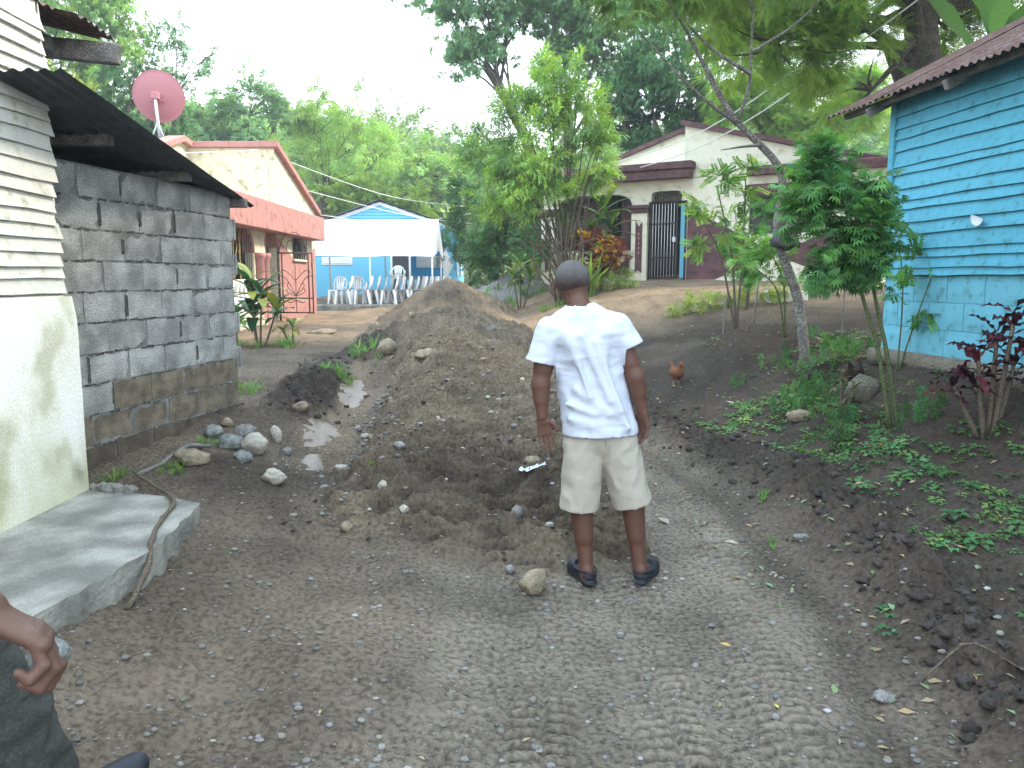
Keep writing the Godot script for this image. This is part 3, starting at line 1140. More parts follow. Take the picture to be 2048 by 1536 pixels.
# a wall with openings cut through it
func holed(called: String, poly: PackedVector2Array, holes: Array, z0: float, z1: float, m: Material, t: Node3D) -> void:
	var root := CSGMesh3D.new()
	root.name = called
	var mb := MB.new(true)
	mb.prism(poly, z0, z1)
	root.mesh = mb.commit()
	root.material = m
	for h in holes:
		var c := CSGMesh3D.new()
		c.name = "opening"
		c.operation = CSGShape3D.OPERATION_SUBTRACTION
		var cb := MB.new(true)
		cb.prism(h, z0 - 0.3, z1 + 0.3)
		c.mesh = cb.commit()
		c.material = m
		root.add_child(c, true)
	t.add_child(root, true)

func bars(called: String, lines: Array, r: float, m: Material, t: Node3D, sides := 5) -> MeshInstance3D:
	var mb := MB.new()
	for l in lines:
		mb.tube(l, [r], sides)
	return put(called, mb.commit(), m, t)

# a scroll: a straight or bent stem that curls at its end, in x, y
func scroll(from: Vector2, dir: Vector2, length: float, curl: float, turns: float, z: float) -> Array:
	var pts := []
	var p := from
	var d := dir.normalized()
	var n := 22
	for i in n + 1:
		pts.append(Vector3(p.x, p.y, z))
		var f := float(i) / n
		d = d.rotated(curl * pow(f, 2.5) * turns)
		p += d * length / n * (1.15 - f * 0.8)
	return pts

func frame_of(poly: PackedVector2Array, z: float) -> Array:
	var pts := []
	for p in poly:
		pts.append(Vector3(p.x, p.y, z))
	pts.append(pts[0])
	return pts

# ---------------------------------------------------------------- the pink house: local x goes up the lane, z comes out of the wall
func build_pink_house() -> void:
	var t := thing("pink_house", "cream house with salmon pink trim, arched porch and stepped gable on the lane", "house", P(-5.4, 0.6, 12.5), PI / 2)
	holed("facade", V2([[0, -0.4], [8.9, -0.4], [8.9, 2.4], [0, 2.4]]), [arch_poly(1.6, 3.82, 0.98, 1.55, 2.22), arch_poly(4.6, 5.4, -0.1, 1.72, 2.15), V2([[6.72, 1.5], [7.9, 1.5], [7.9, 2.1], [6.72, 2.1]])], -0.18, 0.0, M.cream_yellow, t)
	plate("pink_paint", V2([[5.5, -0.35], [8.9, -0.35], [8.9, 1.86], [8.1, 1.66], [7.86, 1.49], [6.8, 1.49], [5.5, 1.98]]), 0.0, 0.004, M.pink, t)
	# arch linings
	for a in [[1.6, 3.82, 1.55, 2.22], [4.6, 5.4, 1.72, 2.15]]:
		var lin := MB.new(true)
		var o := arch_poly(a[0] - 0.04, a[1] + 0.04, a[2], a[2], a[3] + 0.04)
		var inn := arch_poly(a[0] + 0.01, a[1] - 0.01, a[2], a[2], a[3] - 0.01)
		for i in range(2, o.size() - 1):
			var q := [Vector3(o[i].x, o[i].y, 0.02), Vector3(o[i + 1].x, o[i + 1].y, 0.02), Vector3(inn[i + 1].x, inn[i + 1].y, 0.02), Vector3(inn[i].x, inn[i].y, 0.02)]
			var back := Vector3(0, 0, -0.24)
			lin.quad(q[0], q[1], q[2], q[3])
			lin.quad(q[3], q[2], q[2] + back, q[3] + back)
			lin.quad(q[1], q[0], q[0] + back * 0.08, q[1] + back * 0.08)
		put("arch_trim", lin.commit(), M.pink, t)
	for x in [4.0, 4.36]:
		var c := MB.new()
		c.lathe([Vector2(0.0, -0.2), Vector2(0.14, -0.2), Vector2(0.14, 0.0), Vector2(0.1, 0.04), Vector2(0.095, 1.42), Vector2(0.13, 1.47), Vector2(0.13, 1.56), Vector2(0.0, 1.56)], 14, Transform3D(Basis.IDENTITY, Vector3(x, 0, 0.06)))
		put("column", c.commit(), M.pink, t)
	slab("sill", Vector3(1.45, 0.93, -0.22), Vector3(3.86, 1.0, 0.07), M.white_paint, t)
	for i in 9:
		var b := MB.new()
		b.lathe([Vector2(0.07, 0.3), Vector2(0.07, 0.36), Vector2(0.035, 0.4), Vector2(0.075, 0.52), Vector2(0.07, 0.62), Vector2(0.03, 0.78), Vector2(0.06, 0.86), Vector2(0.06, 0.93)], 10, Transform3D(Basis.IDENTITY, Vector3(1.75 + i * 0.24, 0, 0.08)))
		put("baluster", b.commit(), M.white_paint, t)
	slab("balustrade_rail", Vector3(1.5, 0.2, 0.004), Vector3(3.86, 0.3, 0.16), M.cream_yellow, t)
	# grille of the big arch
	var g := []
	for i in 17:
		var x := 1.7 + i * 0.128
		var u := (x - 2.71) / 1.11
		if i < 5 or i > 11:
			g.append([Vector3(x, 1.0, -0.03), Vector3(x, 1.55 + 0.66 * sqrt(maxf(0.0, 1.0 - u * u)), -0.03)])
	bars("window_bar", g, 0.009, M.iron, t)
	var sc := []
	for side in [-1, 1]:
		for k in 3:
			sc.append(scroll(Vector2(2.71 + side * 0.04, 1.05 + k * 0.33), Vector2(side * 0.75, 1), 0.55, side * 0.42, 1.0, -0.03))
			sc.append(scroll(Vector2(2.71 + side * 0.36, 1.02 + k * 0.3), Vector2(-side * 0.3, 1), 0.42, -side * 0.5, 1.0, -0.03))
		sc.append([Vector3(2.71 + side * 0.38, 1.0, -0.03), Vector3(2.71 + side * 0.38, 2.12, -0.03)])
	sc.append([Vector3(2.71, 1.0, -0.03), Vector3(2.71, 2.2, -0.03)])
	stuff(bars("window_scrollwork", sc, 0.012, M.iron_gold, t))
	# the small window with its grille
	var wg := []
	for i in 6:
		wg.append([Vector3(6.78 + i * 0.21, 1.46, 0.05), Vector3(6.78 + i * 0.21, 2.12, 0.05)])
	for y in [1.5, 1.8, 2.08]:
		wg.append([Vector3(6.7, y, 0.05), Vector3(7.92, y, 0.05)])
	for i in 4:
		wg.append(scroll(Vector2(6.95 + i * 0.24, 1.55), Vector2(0.5 if i % 2 else -0.5, 1), 0.5, 0.5 if i % 2 else -0.5, 1.0, 0.055))
	stuff(bars("window_grille", wg, 0.012, M.iron, t))
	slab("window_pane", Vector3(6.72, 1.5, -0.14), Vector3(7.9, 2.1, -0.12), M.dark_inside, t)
	slab("window_sill", Vector3(6.66, 1.44, 0.006), Vector3(7.96, 1.495, 0.07), M.cream_yellow, t)
	# open gate, at right angles to the wall
	var ga := Node3D.new()
	ga.name = "gate"
	t.add_child(ga, true)
	ga.position = Vector3(5.42, 0.22, 0.02)
	ga.rotation.y = -PI / 2 - 0.08
	var w := 0.8
	bars("gate_frame", [[Vector3(0, 0, 0), Vector3(0, 1.42, 0)], [Vector3(w, 0, 0), Vector3(w, 1.38, 0)], [Vector3(0, 0.02, 0), Vector3(w, 0.02, 0)], [Vector3(0, 1.38, 0), Vector3(w, 1.38, 0)], [Vector3(0, 0.35, 0), Vector3(w, 0.35, 0)], [Vector3(0.09, 0, 0), Vector3(0.09, 1.38, 0)], [Vector3(w - 0.09, 0, 0), Vector3(w - 0.09, 1.38, 0)]], 0.018, M.iron_brown, ga)
	var arc := []
	for i in 15:
		arc.append(Vector3(0.36 + 0.31 * cos(PI * i / 14.0), 1.4 + 0.45 * sin(PI * i / 14.0), 0))
	var gs := [arc, [Vector3(0.4, 0, 0), Vector3(0.4, 1.1, 0)]]
	for side in [-1, 1]:
		gs.append(scroll(Vector2(0.4, 0.4), Vector2(side * 0.5, 1), 0.85, side * -0.32, 1.0, 0))
		gs.append(scroll(Vector2(0.4, 0.42), Vector2(side * 1.2, 1), 0.5, side * 0.5, 1.0, 0))
		gs.append(scroll(Vector2(0.4, 0.75), Vector2(side * 0.9, 1), 0.62, side * -0.5, 1.0, 0))
		gs.append(scroll(Vector2(0.4, 0.4), Vector2(side * 1.5, 0.5), 0.42, side * 0.6, 1.0, 0))
		gs.append(scroll(Vector2(0.4 + side * 0.2, 1.42), Vector2(-side * 0.2, 1), 0.42, side * 0.55, 1.0, 0))
		gs.append(scroll(Vector2(0.4, 0.3), Vector2(side, -0.4), 0.3, side * 0.4, 1.0, 0))
	stuff(bars("gate_scrollwork", gs, 0.009, M.iron_brown, ga))
	bars("gate_post", [[Vector3(5.44, -0.1, 0.03), Vector3(5.44, 1.75, 0.03)], [Vector3(4.62, -0.1, 0.0), Vector3(4.62, 1.72, 0.0)]], 0.025, M.iron, t)
	# the band round the porch roof
	slab("fascia", Vector3(-0.6, 2.02, -0.1), Vector3(8.62, 2.62, 0.36), M.pink, t, 0.015)
	slab("porch_ceiling", Vector3(-0.6, 2.4, -2.0), Vector3(8.9, 2.6, -0.11), M.cream_yellow, t)
	# forward half of the gable and its return
	plate("gable_wall", V2([[5.6, 2.6], [9.15, 2.6], [9.15, 2.82], [5.6, 3.98]]), -0.16, -0.02, M.cream_yellow, t)
	slab("gable_return", Vector3(5.6, 2.6, -2.0), Vector3(5.74, 3.97, -0.165), M.cream_yellow, t)
	plate("gable_coping", V2([[5.5, 3.98], [9.3, 2.74], [9.3, 2.87], [5.5, 4.11]]), -0.3, 0.1, M.pink, t)
	slab("return_coping", Vector3(5.5, 3.97, -2.1), Vector3(5.76, 4.1, -0.305), M.pink, t)
	# set-back half
	plate("gable_wall", V2([[-0.3, 2.3], [5.74, 2.3], [5.74, 4.03], [5.1, 4.03], [3.2, 3.46], [-0.3, 2.5]]), -2.1, -1.96, M.cream_yellow, t)
	plate("gable_coping", V2([[-0.6, 2.42], [3.2, 3.46], [5.1, 4.03], [5.5, 3.98], [5.5, 4.1], [5.1, 4.15], [3.2, 3.58], [-0.6, 2.54]]), -2.2, -1.82, M.pink, t)
	# roof planes and body
	var rf := MB.new(true)
	rf.prism(V2([[-0.6, 2.44], [5.1, 4.06], [5.5, 4.04], [5.5, 4.08], [5.1, 4.12], [-0.6, 2.5]]), -8.0, -2.21)
	put("roof", rf.commit(), M.tin, t)
	var rf2 := MB.new(true)
	rf2.prism(V2([[5.52, 4.02], [9.3, 2.78], [9.3, 2.83], [5.52, 4.07]]), -8.0, -0.31)
	put("roof", rf2.commit(), M.tin, t)
	var body := MB.new(true)
	body.box(Vector3(0.0, -0.4, -8.0), Vector3(8.72, 2.39, -1.7))
	body.box(Vector3(8.73, -0.4, -8.0), Vector3(8.9, 2.39, -0.19))
	body.box(Vector3(0.0, -0.4, -1.69), Vector3(0.16, 2.39, -0.19))
	put("wall", body.commit(), M.cream_yellow, t)
	slab("porch_floor", Vector3(0.2, -0.4, -1.68), Vector3(8.7, -0.02, -0.19), M.slab, t)
	slab("doorstep", Vector3(4.2, -0.35, 0.01), Vector3(8.95, -0.06, 0.95), M.cream_yellow, t, 0.02)
	slab("plinth", Vector3(0.0, -0.4, 0.005), Vector3(4.1, 0.18, 0.16), M.cream_yellow, t, 0.02)

func build_dish() -> void:
	var t := thing("satellite_dish", "faded red satellite dish on a pole above the cream gable", "satellite dish", P(-7.83, 4.62, 17.6))
	var mb := MB.new()
	var prof := []
	for i in 9:
		var r := 0.55 * i / 8.0
		prof.append(Vector2(r, r * r * 0.35))
	prof.append(Vector2(0.56, 0.09))
	for i in range(8, -1, -1):
		var r := 0.55 * i / 8.0
		prof.append(Vector2(r, r * r * 0.35 - 0.012))
	mb.lathe(prof, 32)
	var d := put("reflector", mb.commit(), M.dish, t)
	# it looks up and away; its back faces the lane
	d.transform = Transform3D(Basis(Vector3.UP, 0.12) * Basis(Vector3.RIGHT, -PI / 2 + 0.25), Vector3(0, 0.98, -0.12))
	bars("mast", [[Vector3(0.05, 0.1, 0), Vector3(0.0, 0.85, 0.0), Vector3(0, 0.96, -0.02)]], 0.035, M.steel, t, 8)
	bars("stay", [[Vector3(0.02, 0.42, 0), Vector3(-0.13, 0.0, 0.05)], [Vector3(0.02, 0.42, 0), Vector3(0.17, 0.02, 0.0)], [Vector3(0.02, 0.42, 0), Vector3(0.03, 0.0, -0.18)]], 0.016, M.steel, t)
	var br := MB.new(true)
	br.cbox(Vector3(-0.08, 0.9, -0.09), Vector3(0.08, 1.05, 0.05), 0.01)
	br.cbox(Vector3(-0.17, 0.87, -0.08), Vector3(0.17, 0.9, -0.05), 0.005)
	put("bracket", br.commit(), M.dish, t)

# ---------------------------------------------------------------- the cream and maroon house
func build_maroon_house() -> void:
	var t := thing("maroon_house", "cream house with maroon painted triangles, barred door and split gable roof", "house", P(3.74, 1.63, 19.0), -PI / 6)
	var door := V2([[-0.45, -0.4], [0.5, -0.4], [0.5, 1.84], [-0.45, 1.84]])
	holed("facade", V2([[-3.35, -0.6], [4.8, -0.6], [4.8, 2.35], [-3.35, 2.35]]), [door, arch_poly(-0.38, 0.36, 1.845, 1.95, 2.07, 4.0), arch_poly(-2.9, -0.9, 0.69, 1.6, 2.05, 4.0), V2([[1.95, 1.0], [3.4, 1.0], [3.4, 2.12], [1.95, 2.12]])], -0.16, 0.0, M.cream, t)
	plate("maroon_paint", V2([[0.52, -0.3], [0.52, 1.67], [2.6, 0.55], [4.78, 1.5], [4.78, -0.35], [2.6, 0.5]]), 0.0, 0.004, M.maroon, t)
	# pilasters with cap, panel and stars
	for x in [-0.88, -3.39]:
		slab("pilaster", Vector3(x, -0.55, 0.0), Vector3(x + 0.41, 1.58, 0.07), M.cream, t)
		slab("pilaster_cap", Vector3(x - 0.04, 1.585, 0.0), Vector3(x + 0.45, 1.68, 0.11), M.maroon, t)
		slab("pilaster_cap", Vector3(x - 0.07, 1.685, 0.0), Vector3(x + 0.48, 1.77, 0.13), M.maroon, t)
		var c: float = x + 0.205
		plate("painted_panel", V2([[c - 0.09, 0.12], [c, 0.19], [c + 0.09, 0.12], [c + 0.09, 1.36], [c + 0.03, 1.31], [c, 1.25], [c - 0.03, 1.31], [c - 0.09, 1.42]]), 0.07, 0.074, M.maroon, t)
		for k in 5:
			var s := []
			for i in 8:
				var r := 0.055 if i % 2 == 0 else 0.017
				s.append([c + r * sin(i * PI / 4) * 0.75, 0.62 + k * 0.115 + r * cos(i * PI / 4)])
			plate("painted_star", V2(s), 0.074, 0.078, M.pink, t)
	slab("sill", Vector3(-2.97, 0.58, 0.0), Vector3(-0.9, 0.68, 0.09), M.cream, t)
	slab("pot_shelf", Vector3(-1.3, 0.69, 0.0), Vector3(-0.92, 0.72, 0.16), M.iron, t)
	for i in 6:
		var b := MB.new()
		b.lathe([Vector2(0.0, 0.02), Vector2(0.02, 0.02), Vector2(0.02, 0.07), Vector2(0.1, 0.08), Vector2(0.07, 0.16), Vector2(0.045, 0.24), Vector2(0.075, 0.27), Vector2(0.07, 0.36), Vector2(0.06, 0.42), Vector2(0.03, 0.46), Vector2(0.015, 0.57), Vector2(0.0, 0.57)], 10, Transform3D(Basis.IDENTITY, Vector3(-1.0 - i * 0.3, 0, 0.05)))
		put("baluster", b.commit(), M.iron, t)
		if i < 5:
			var s := []
			for k in 12:
				var r := 0.09 if k % 2 == 0 else 0.05
				s.append([-1.15 - i * 0.3 + r * sin(k * PI / 6), 0.33 + r * cos(k * PI / 6)])
			plate("painted_star", V2(s), 0.0, 0.006, M.maroon, t)
	# window frame and bars on the left
	var wl := []
	for i in 12:
		wl.append([Vector3(-2.8 + i * 0.165, 0.7, -0.05), Vector3(-2.8 + i * 0.165, 2.03, -0.05)])
	bars("window_bar", wl, 0.011, M.iron, t)
	bars("window_frame", [frame_of(arch_poly(-2.9, -0.9, 0.69, 1.6, 2.05, 4.0), 0.005)], 0.022, M.iron, t)
	slab("shutter", Vector3(-1.35, 0.7, -0.5), Vector3(-1.1, 1.98, -0.44), M.maroon, t)
	slab("shutter", Vector3(-2.4, 0.7, -0.5), Vector3(-1.7, 1.98, -0.44), M.maroon, t)
	# the door
	var fr := []
	for i in 4:
		fr.append([Vector3(-0.25 + i * 0.16, 1.85, -0.02), Vector3(-0.25 + i * 0.16, 2.06, -0.02)])
	fr.append(frame_of(arch_poly(-0.38, 0.36, 1.845, 1.95, 2.07, 4.0), 0.006))
	bars("fanlight_bar", fr, 0.012, M.iron, t)
	slab("fanlight_board", Vector3(-0.4, 1.84, -0.3), Vector3(0.4, 2.1, -0.27), M.stone_tan, t)
	bars("door_frame", [[Vector3(-0.43, -0.05, 0.01), Vector3(-0.43, 1.82, 0.01), Vector3(0.48, 1.82, 0.01), Vector3(0.48, -0.05, 0.01)]], 0.03, M.iron, t)
	slab("door_leaf", Vector3(0.33, 0.0, -0.1), Vector3(0.46, 1.78, -0.06), M.blue_light, t)
	var gt := Node3D.new()
	gt.name = "barred_door"
	t.add_child(gt, true)
	gt.position = Vector3(-0.41, 0.0, 0.03)
	gt.rotation.y = -0.08
	bars("door_frame", [[Vector3(0, 0.02, 0), Vector3(0, 1.78, 0), Vector3(0.7, 1.78, 0), Vector3(0.7, 0.02, 0), Vector3(0, 0.02, 0)], [Vector3(0, 0.5, 0), Vector3(0.7, 0.5, 0)], [Vector3(0, 1.3, 0), Vector3(0.7, 1.3, 0)]], 0.02, M.iron, gt)
	for i in 8:
		bars("door_bar", [[Vector3(0.08 + i * 0.078, 0.02, 0), Vector3(0.08 + i * 0.078, 1.78, 0)]], 0.0085, M.steel, gt)
	slab("lock", Vector3(0.6, 0.86, -0.02), Vector3(0.68, 0.98, 0.035), M.steel, gt)
	# the window with its awning on the right
	slab("awning", Vector3(1.88, 1.98, 0.0), Vector3(3.5, 2.1, 0.12), M.maroon_worn, t)
	slab("awning", Vector3(1.88, 1.84, 0.0), Vector3(3.5, 1.975, 0.09), M.maroon, t)
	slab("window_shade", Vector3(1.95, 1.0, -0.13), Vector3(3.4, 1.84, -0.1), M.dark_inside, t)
	# fascias
	slab("fascia", Vector3(-3.75, 2.34, -0.1), Vector3(0.62, 2.54, 0.3), M.maroon_worn, t, 0.012)
	slab("fascia_lip", Vector3(-3.8, 2.545, -0.1), Vector3(0.68, 2.71, 0.36), M.maroon, t, 0.012)
	slab("fascia", Vector3(1.9, 2.3, 0.005), Vector3(4.9, 2.5, 0.2), M.maroon_worn, t, 0.012)
	# gables
	plate("gable_wall", V2([[0.4, 2.36], [4.9, 2.36], [3.42, 2.73], [0.4, 3.56]]), -0.16, 0.002, M.cream, t)
	slab("gable_return", Vector3(0.4, 2.72, -1.3), Vector3(0.54, 3.52, -0.165), M.cream, t)
	plate("gable_coping", V2([[0.3, 3.58], [4.95, 2.34], [4.95, 2.45], [0.3, 3.69]]), -0.3, 0.1, M.maroon, t)
	plate("gable_wall", V2([[-3.5, 2.4], [0.54, 2.4], [0.54, 3.6], [-0.1, 3.6], [-3.5, 2.5]]), -1.36, -1.2, M.cream, t)
	plate("gable_coping", V2([[-3.8, 2.4], [-0.1, 3.6], [0.3, 3.6], [0.3, 3.71], [-0.1, 3.71], [-3.8, 2.5]]), -1.5, -1.08, M.maroon, t)
	var rf := MB.new(true)
	rf.prism(V2([[0.3, 3.6], [5.2, 2.28], [5.2, 2.33], [0.3, 3.65]]), -7.0, -0.31)
	rf.prism(V2([[-3.9, 2.36], [0.28, 3.62], [0.28, 3.67], [-3.9, 2.41]]), -7.0, -1.51)
	put("roof", rf.commit(), M.tin, t)
	slab("porch_roof", Vector3(-3.7, 2.4, -1.19), Vector3(0.39, 2.6, -0.11), M.cream, t)
	# rooms behind
	var w := MB.new(true)
	w.box(Vector3(-3.35, -0.6, -7.0), Vector3(-3.2, 2.35, -0.17))
	w.box(Vector3(4.65, -0.6, -7.0), Vector3(4.8, 2.35, -0.17))
	w.box(Vector3(-3.19, -0.6, -7.0), Vector3(4.64, 2.35, -6.85))
	w.box(Vector3(0.9, -0.6, -6.84), Vector3(1.0, 2.35, -0.17))
	put("wall", w.commit(), M.cream, t)
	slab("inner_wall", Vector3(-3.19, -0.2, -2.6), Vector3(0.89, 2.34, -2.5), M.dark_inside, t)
	slab("floor", Vector3(-3.19, -0.6, -6.84), Vector3(4.64, -0.02, -0.17), M.slab, t)
	slab("doorstep", Vector3(-0.95, -0.5, 0.005), Vector3(1.0, -0.08, 0.55), M.slab, t, 0.02)
	slab("foundation", Vector3(-4.4, -0.9, -0.5), Vector3(-2.4, -0.42, 0.5), M.slab, t, 0.02)

# ---------------------------------------------------------------- the blue board house on its bank
func build_blue_house() -> void:
	var turn := -atan2(0.991, 0.132)
	var t := thing("blue_board_house", "turquoise board house on painted blocks under a rusty corrugated roof", "house", P(3.27, 0.99, 6.8), turn)
	var y := 0.655
	var k := 0
	var heights := [0.062, 0.085, 0.07, 0.118, 0.1, 0.108, 0.078, 0.1, 0.118, 0.065, 0.128, 0.1, 0.088, 0.1, 0.115, 0.1, 0.12, 0.1]
	for h: float in heights:
		if y + h > 2.19:
			break
		var o := put("board", board(6.0 + rr(-0.02, 0.02), h, 500 + k, 0.006, 26), M.blue_board, t)
		o.transform = Transform3D(Basis(Vector3.RIGHT, -0.06) * Basis(Vector3(0, 0, 1), rr(-0.002, 0.002)), Vector3(0.035, y, 0.0))
		y += h
		k += 1
	slab("corner_board", Vector3(-0.035, 0.64, -0.05), Vector3(0.033, 2.2, 0.035), M.blue_board, t)
	for row in 3:
		var x := -0.03 - (0.2 if row % 2 else 0.0)
		while x < 6.0:
			var x0 := maxf(x, -0.03)
			var l := x + 0.4 - x0 - 0.008
			var o := put("block", block_mesh(l, 0.205, 0.15, 600 + row * 30 + int(x * 5.0)), M.blue_block, t)
			o.position = Vector3(x0 + l * 0.5 + 0.004, 0.02 + row * 0.212 + 0.103, -0.085)
			x += 0.4
	var core := MB.new(true)
	core.box(Vector3(-0.02, 0.0, -0.16), Vector3(6.0, 0.65, -0.022))
	core.box(Vector3(0.0, 0.65, -0.1), Vector3(6.0, 2.25, -0.03))
	core.box(Vector3(0.0, 0.0, -4.6), Vector3(0.12, 2.25, -0.161))
	core.box(Vector3(0.0, 0.0, -4.72), Vector3(6.0, 2.25, -4.601))
	core.prism(V2([[0.16, 2.25], [4.6, 2.25], [2.38, 3.4]]), 0.0, 0.1, Transform3D(Basis(Vector3.UP, PI / 2), Vector3.ZERO))
	put("wall", core.commit(), M.blue_board, t)
	# rough footing
	var ft := MB.new()
	var n := noise(77, 2.0, 3)
	var last := []
	for i in 61:
		var x := -0.12 + i * 0.1
		var e := n.get_noise_1d(x) * 0.03
		var ring := [Vector3(x, 0.02, -0.2), Vector3(x, 0.02 + e * 0.3, 0.05 + e), Vector3(x, -0.05 + e, 0.075 + e), Vector3(x, -0.12 + e * 1.5, 0.05 + e), Vector3(x, -0.16 + e, -0.2)]
		if i > 0:
			for q in 4:
				ft.quad(last[q], ring[q], ring[q + 1], last[q + 1])
		last = ring
	put("footing", ft.commit(), M.footing, t)
	# dark window with its frame
	slab("window_shutter", Vector3(1.53, 1.14, 0.0), Vector3(2.3, 1.56, 0.05), M.dark_inside, t)
	# roof
	var pitch := deg_to_rad(27.0)
	for i in 9:
		var s := put("roof_sheet", corrugated(0.84, 3.1, 700 + i, 0.076, 0.011), M.rust, t)
		s.transform = Transform3D(Basis(Vector3.RIGHT, pitch), Vector3(-0.55 + i * 0.78, 2.07 + (i % 2) * 0.006 + rr(-0.004, 0.004), 0.33 + rr(-0.03, 0.03)))
	for i in 9:
		var s := put("roof_sheet", corrugated(0.84, 3.1, 710 + i, 0.076, 0.011), M.rust, t)
		s.transform = Transform3D(Basis(Vector3.UP, PI) * Basis(Vector3.RIGHT, pitch), Vector3(-0.55 + 0.84 + i * 0.78, 2.07, -5.1))
	slab("purlin", Vector3(-0.45, 2.05, 0.17), Vector3(6.2, 2.1, 0.22), M.wood_grey, t)
	for i in 7:
		var rf := slab("rafter", Vector3(-0.025, -0.09, -2.9), Vector3(0.025, -0.015, 0.12), M.wood_grey, t)
		rf.transform = Transform3D(Basis(Vector3.RIGHT, pitch), Vector3(0.06 + i * 0.95, 2.1, 0.22))

func build_far_house() -> void:
	var t := thing("sky_blue_house", "sky blue house with a low gable behind the white tent", "house", P(-4.86, 0.98, 29.0))
	# front room on one side, porch on the other
	var w := MB.new(true)
	w.box(Vector3(-3.0, -0.3, -6.0), Vector3(0.55, 1.45, 0.0))
	put("wall", w.commit(), M.blue_light, t)
	slab("wall", Vector3(-3.0, 1.455, -6.0), Vector3(0.55, 2.5, -0.03), M.blue_deep, t)
	slab("porch_back_wall", Vector3(0.56, -0.3, -6.0), Vector3(2.66, 2.5, -1.4), M.blue_deep, t)
	var boards := MB.new(true)
	for i in 9:
		boards.cbox(Vector3(-2.98, 1.47 + i * 0.11, -0.03), Vector3(0.54, 1.565 + i * 0.11, 0.01 + (i % 2) * 0.004), 0.008)
		boards.cbox(Vector3(0.57, 1.0 + i * 0.16, -1.39), Vector3(2.6, 1.145 + i * 0.16, -1.375), 0.008)
	stuff(put("siding", boards.commit(), M.blue_deep, t))
	# gable of narrow boards
	var gb := MB.new(true)
	for i in 13:
		var y0 := 2.4 + i * 0.11
		if y0 > 3.3:
			break
		var half := (3.38 - y0) / 0.92 * 2.75
		gb.cbox(Vector3(-half, y0, 0.02), Vector3(half, y0 + 0.1, 0.06 + (i % 2) * 0.008), 0.01)
	stuff(put("gable_siding", gb.commit(), M.blue_light, t))
	plate("gable_wall", V2([[-2.8, 2.3], [2.7, 2.3], [0.0, 3.36]]), -0.1, 0.015, M.blue_light, t)
	plate("barge_board", V2([[-2.95, 2.3], [0.0, 3.31], [2.95, 2.3], [2.95, 2.42], [0.0, 3.43], [-2.95, 2.42]]), 0.065, 0.1, M.white_paint, t)
	for s in [-1, 1]:
		for i in 7:
			var c := put("roof_sheet", corrugated(0.95, 3.4, 800 + i + s, 0.09, 0.012), M.tin, t)
			c.transform = Transform3D(Basis(Vector3(0, 0, 1), -0.337 * s), Vector3(3.15 * s, 2.38, 0.3 - i * 0.9)) * Transform3D(Basis(Vector3.UP, PI / 2 * s), Vector3(0, 0, 0 if s > 0 else 0))
			if s < 0:
				c.position.z -= 0.9
	# corner column with its white arrow
	slab("column", Vector3(2.3, -0.3, -0.25), Vector3(2.68, 2.45, 0.0), M.blue_light, t)
	plate("painted_triangle", V2([[2.3, 1.95], [2.3, 0.35], [2.68, 1.15]]), 0.0, 0.005, M.white_paint, t)
	slab("half_wall", Vector3(0.56, -0.3, -0.14), Vector3(2.29, 0.62, -0.02), M.stone_pale, t)
	slab("half_wall_cap", Vector3(0.5, 0.625, -0.2), Vector3(2.29, 0.7, 0.04), M.stone, t)
	for i in 6:
		var b := MB.new()
		b.lathe([Vector2(0.06, 0.02), Vector2(0.09, 0.15), Vector2(0.05, 0.35), Vector2(0.08, 0.5), Vector2(0.05, 0.6)], 8, Transform3D(Basis.IDENTITY, Vector3(0.72 + i * 0.29, 0, 0.03)))
		put("baluster", b.commit(), M.blue_light, t)
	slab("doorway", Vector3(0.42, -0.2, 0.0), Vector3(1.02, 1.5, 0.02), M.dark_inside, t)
	slab("door_jamb", Vector3(0.34, -0.2, 0.0), Vector3(0.415, 1.58, 0.05), M.white_paint, t)
	slab("door_jamb", Vector3(1.025, -0.2, -0.05), Vector3(1.1, 1.58, 0.05), M.white_paint, t)
	# louvred windows
	for wd in [[-2.15, 1.02, 1.2, 1.33, 0.0, 4], [1.2, 0.72, 1.12, 1.4, -1.37, 5], [1.98, 0.42, 1.12, 1.4, -1.37, 5]]:
		var fr := slab("window_frame", Vector3(wd[0] - 0.06, wd[2] - 0.06, wd[4]), Vector3(wd[0] + wd[1] + 0.06, wd[3] + 0.1, wd[4] + 0.03), M.white_paint, t)
		for i in wd[5]:
			var yy: float = wd[2] + (wd[3] - wd[2] + 0.06) * i / wd[5]
			slab("slat", Vector3(wd[0], yy, wd[4] + 0.032), Vector3(wd[0] + wd[1], yy + 0.045, wd[4] + 0.05), M.white_paint, fr)
	# side wall with its windows
	slab("side_wall", Vector3(2.67, -0.3, -6.0), Vector3(2.7, 0.95, -0.26), M.blue_light, t)
	slab("side_wall", Vector3(2.67, 0.955, -6.0), Vector3(2.72, 2.5, -0.26), M.blue_deep, t)
	for z in [-0.9, -3.2]:
		slab("window_frame", Vector3(2.721, 0.75, z - 0.7), Vector3(2.76, 2.0, z), M.white_paint, t)
	slab("floor", Vector3(-3.2, -0.5, -6.0), Vector3(2.72, -0.21, 0.4), M.slab, t)

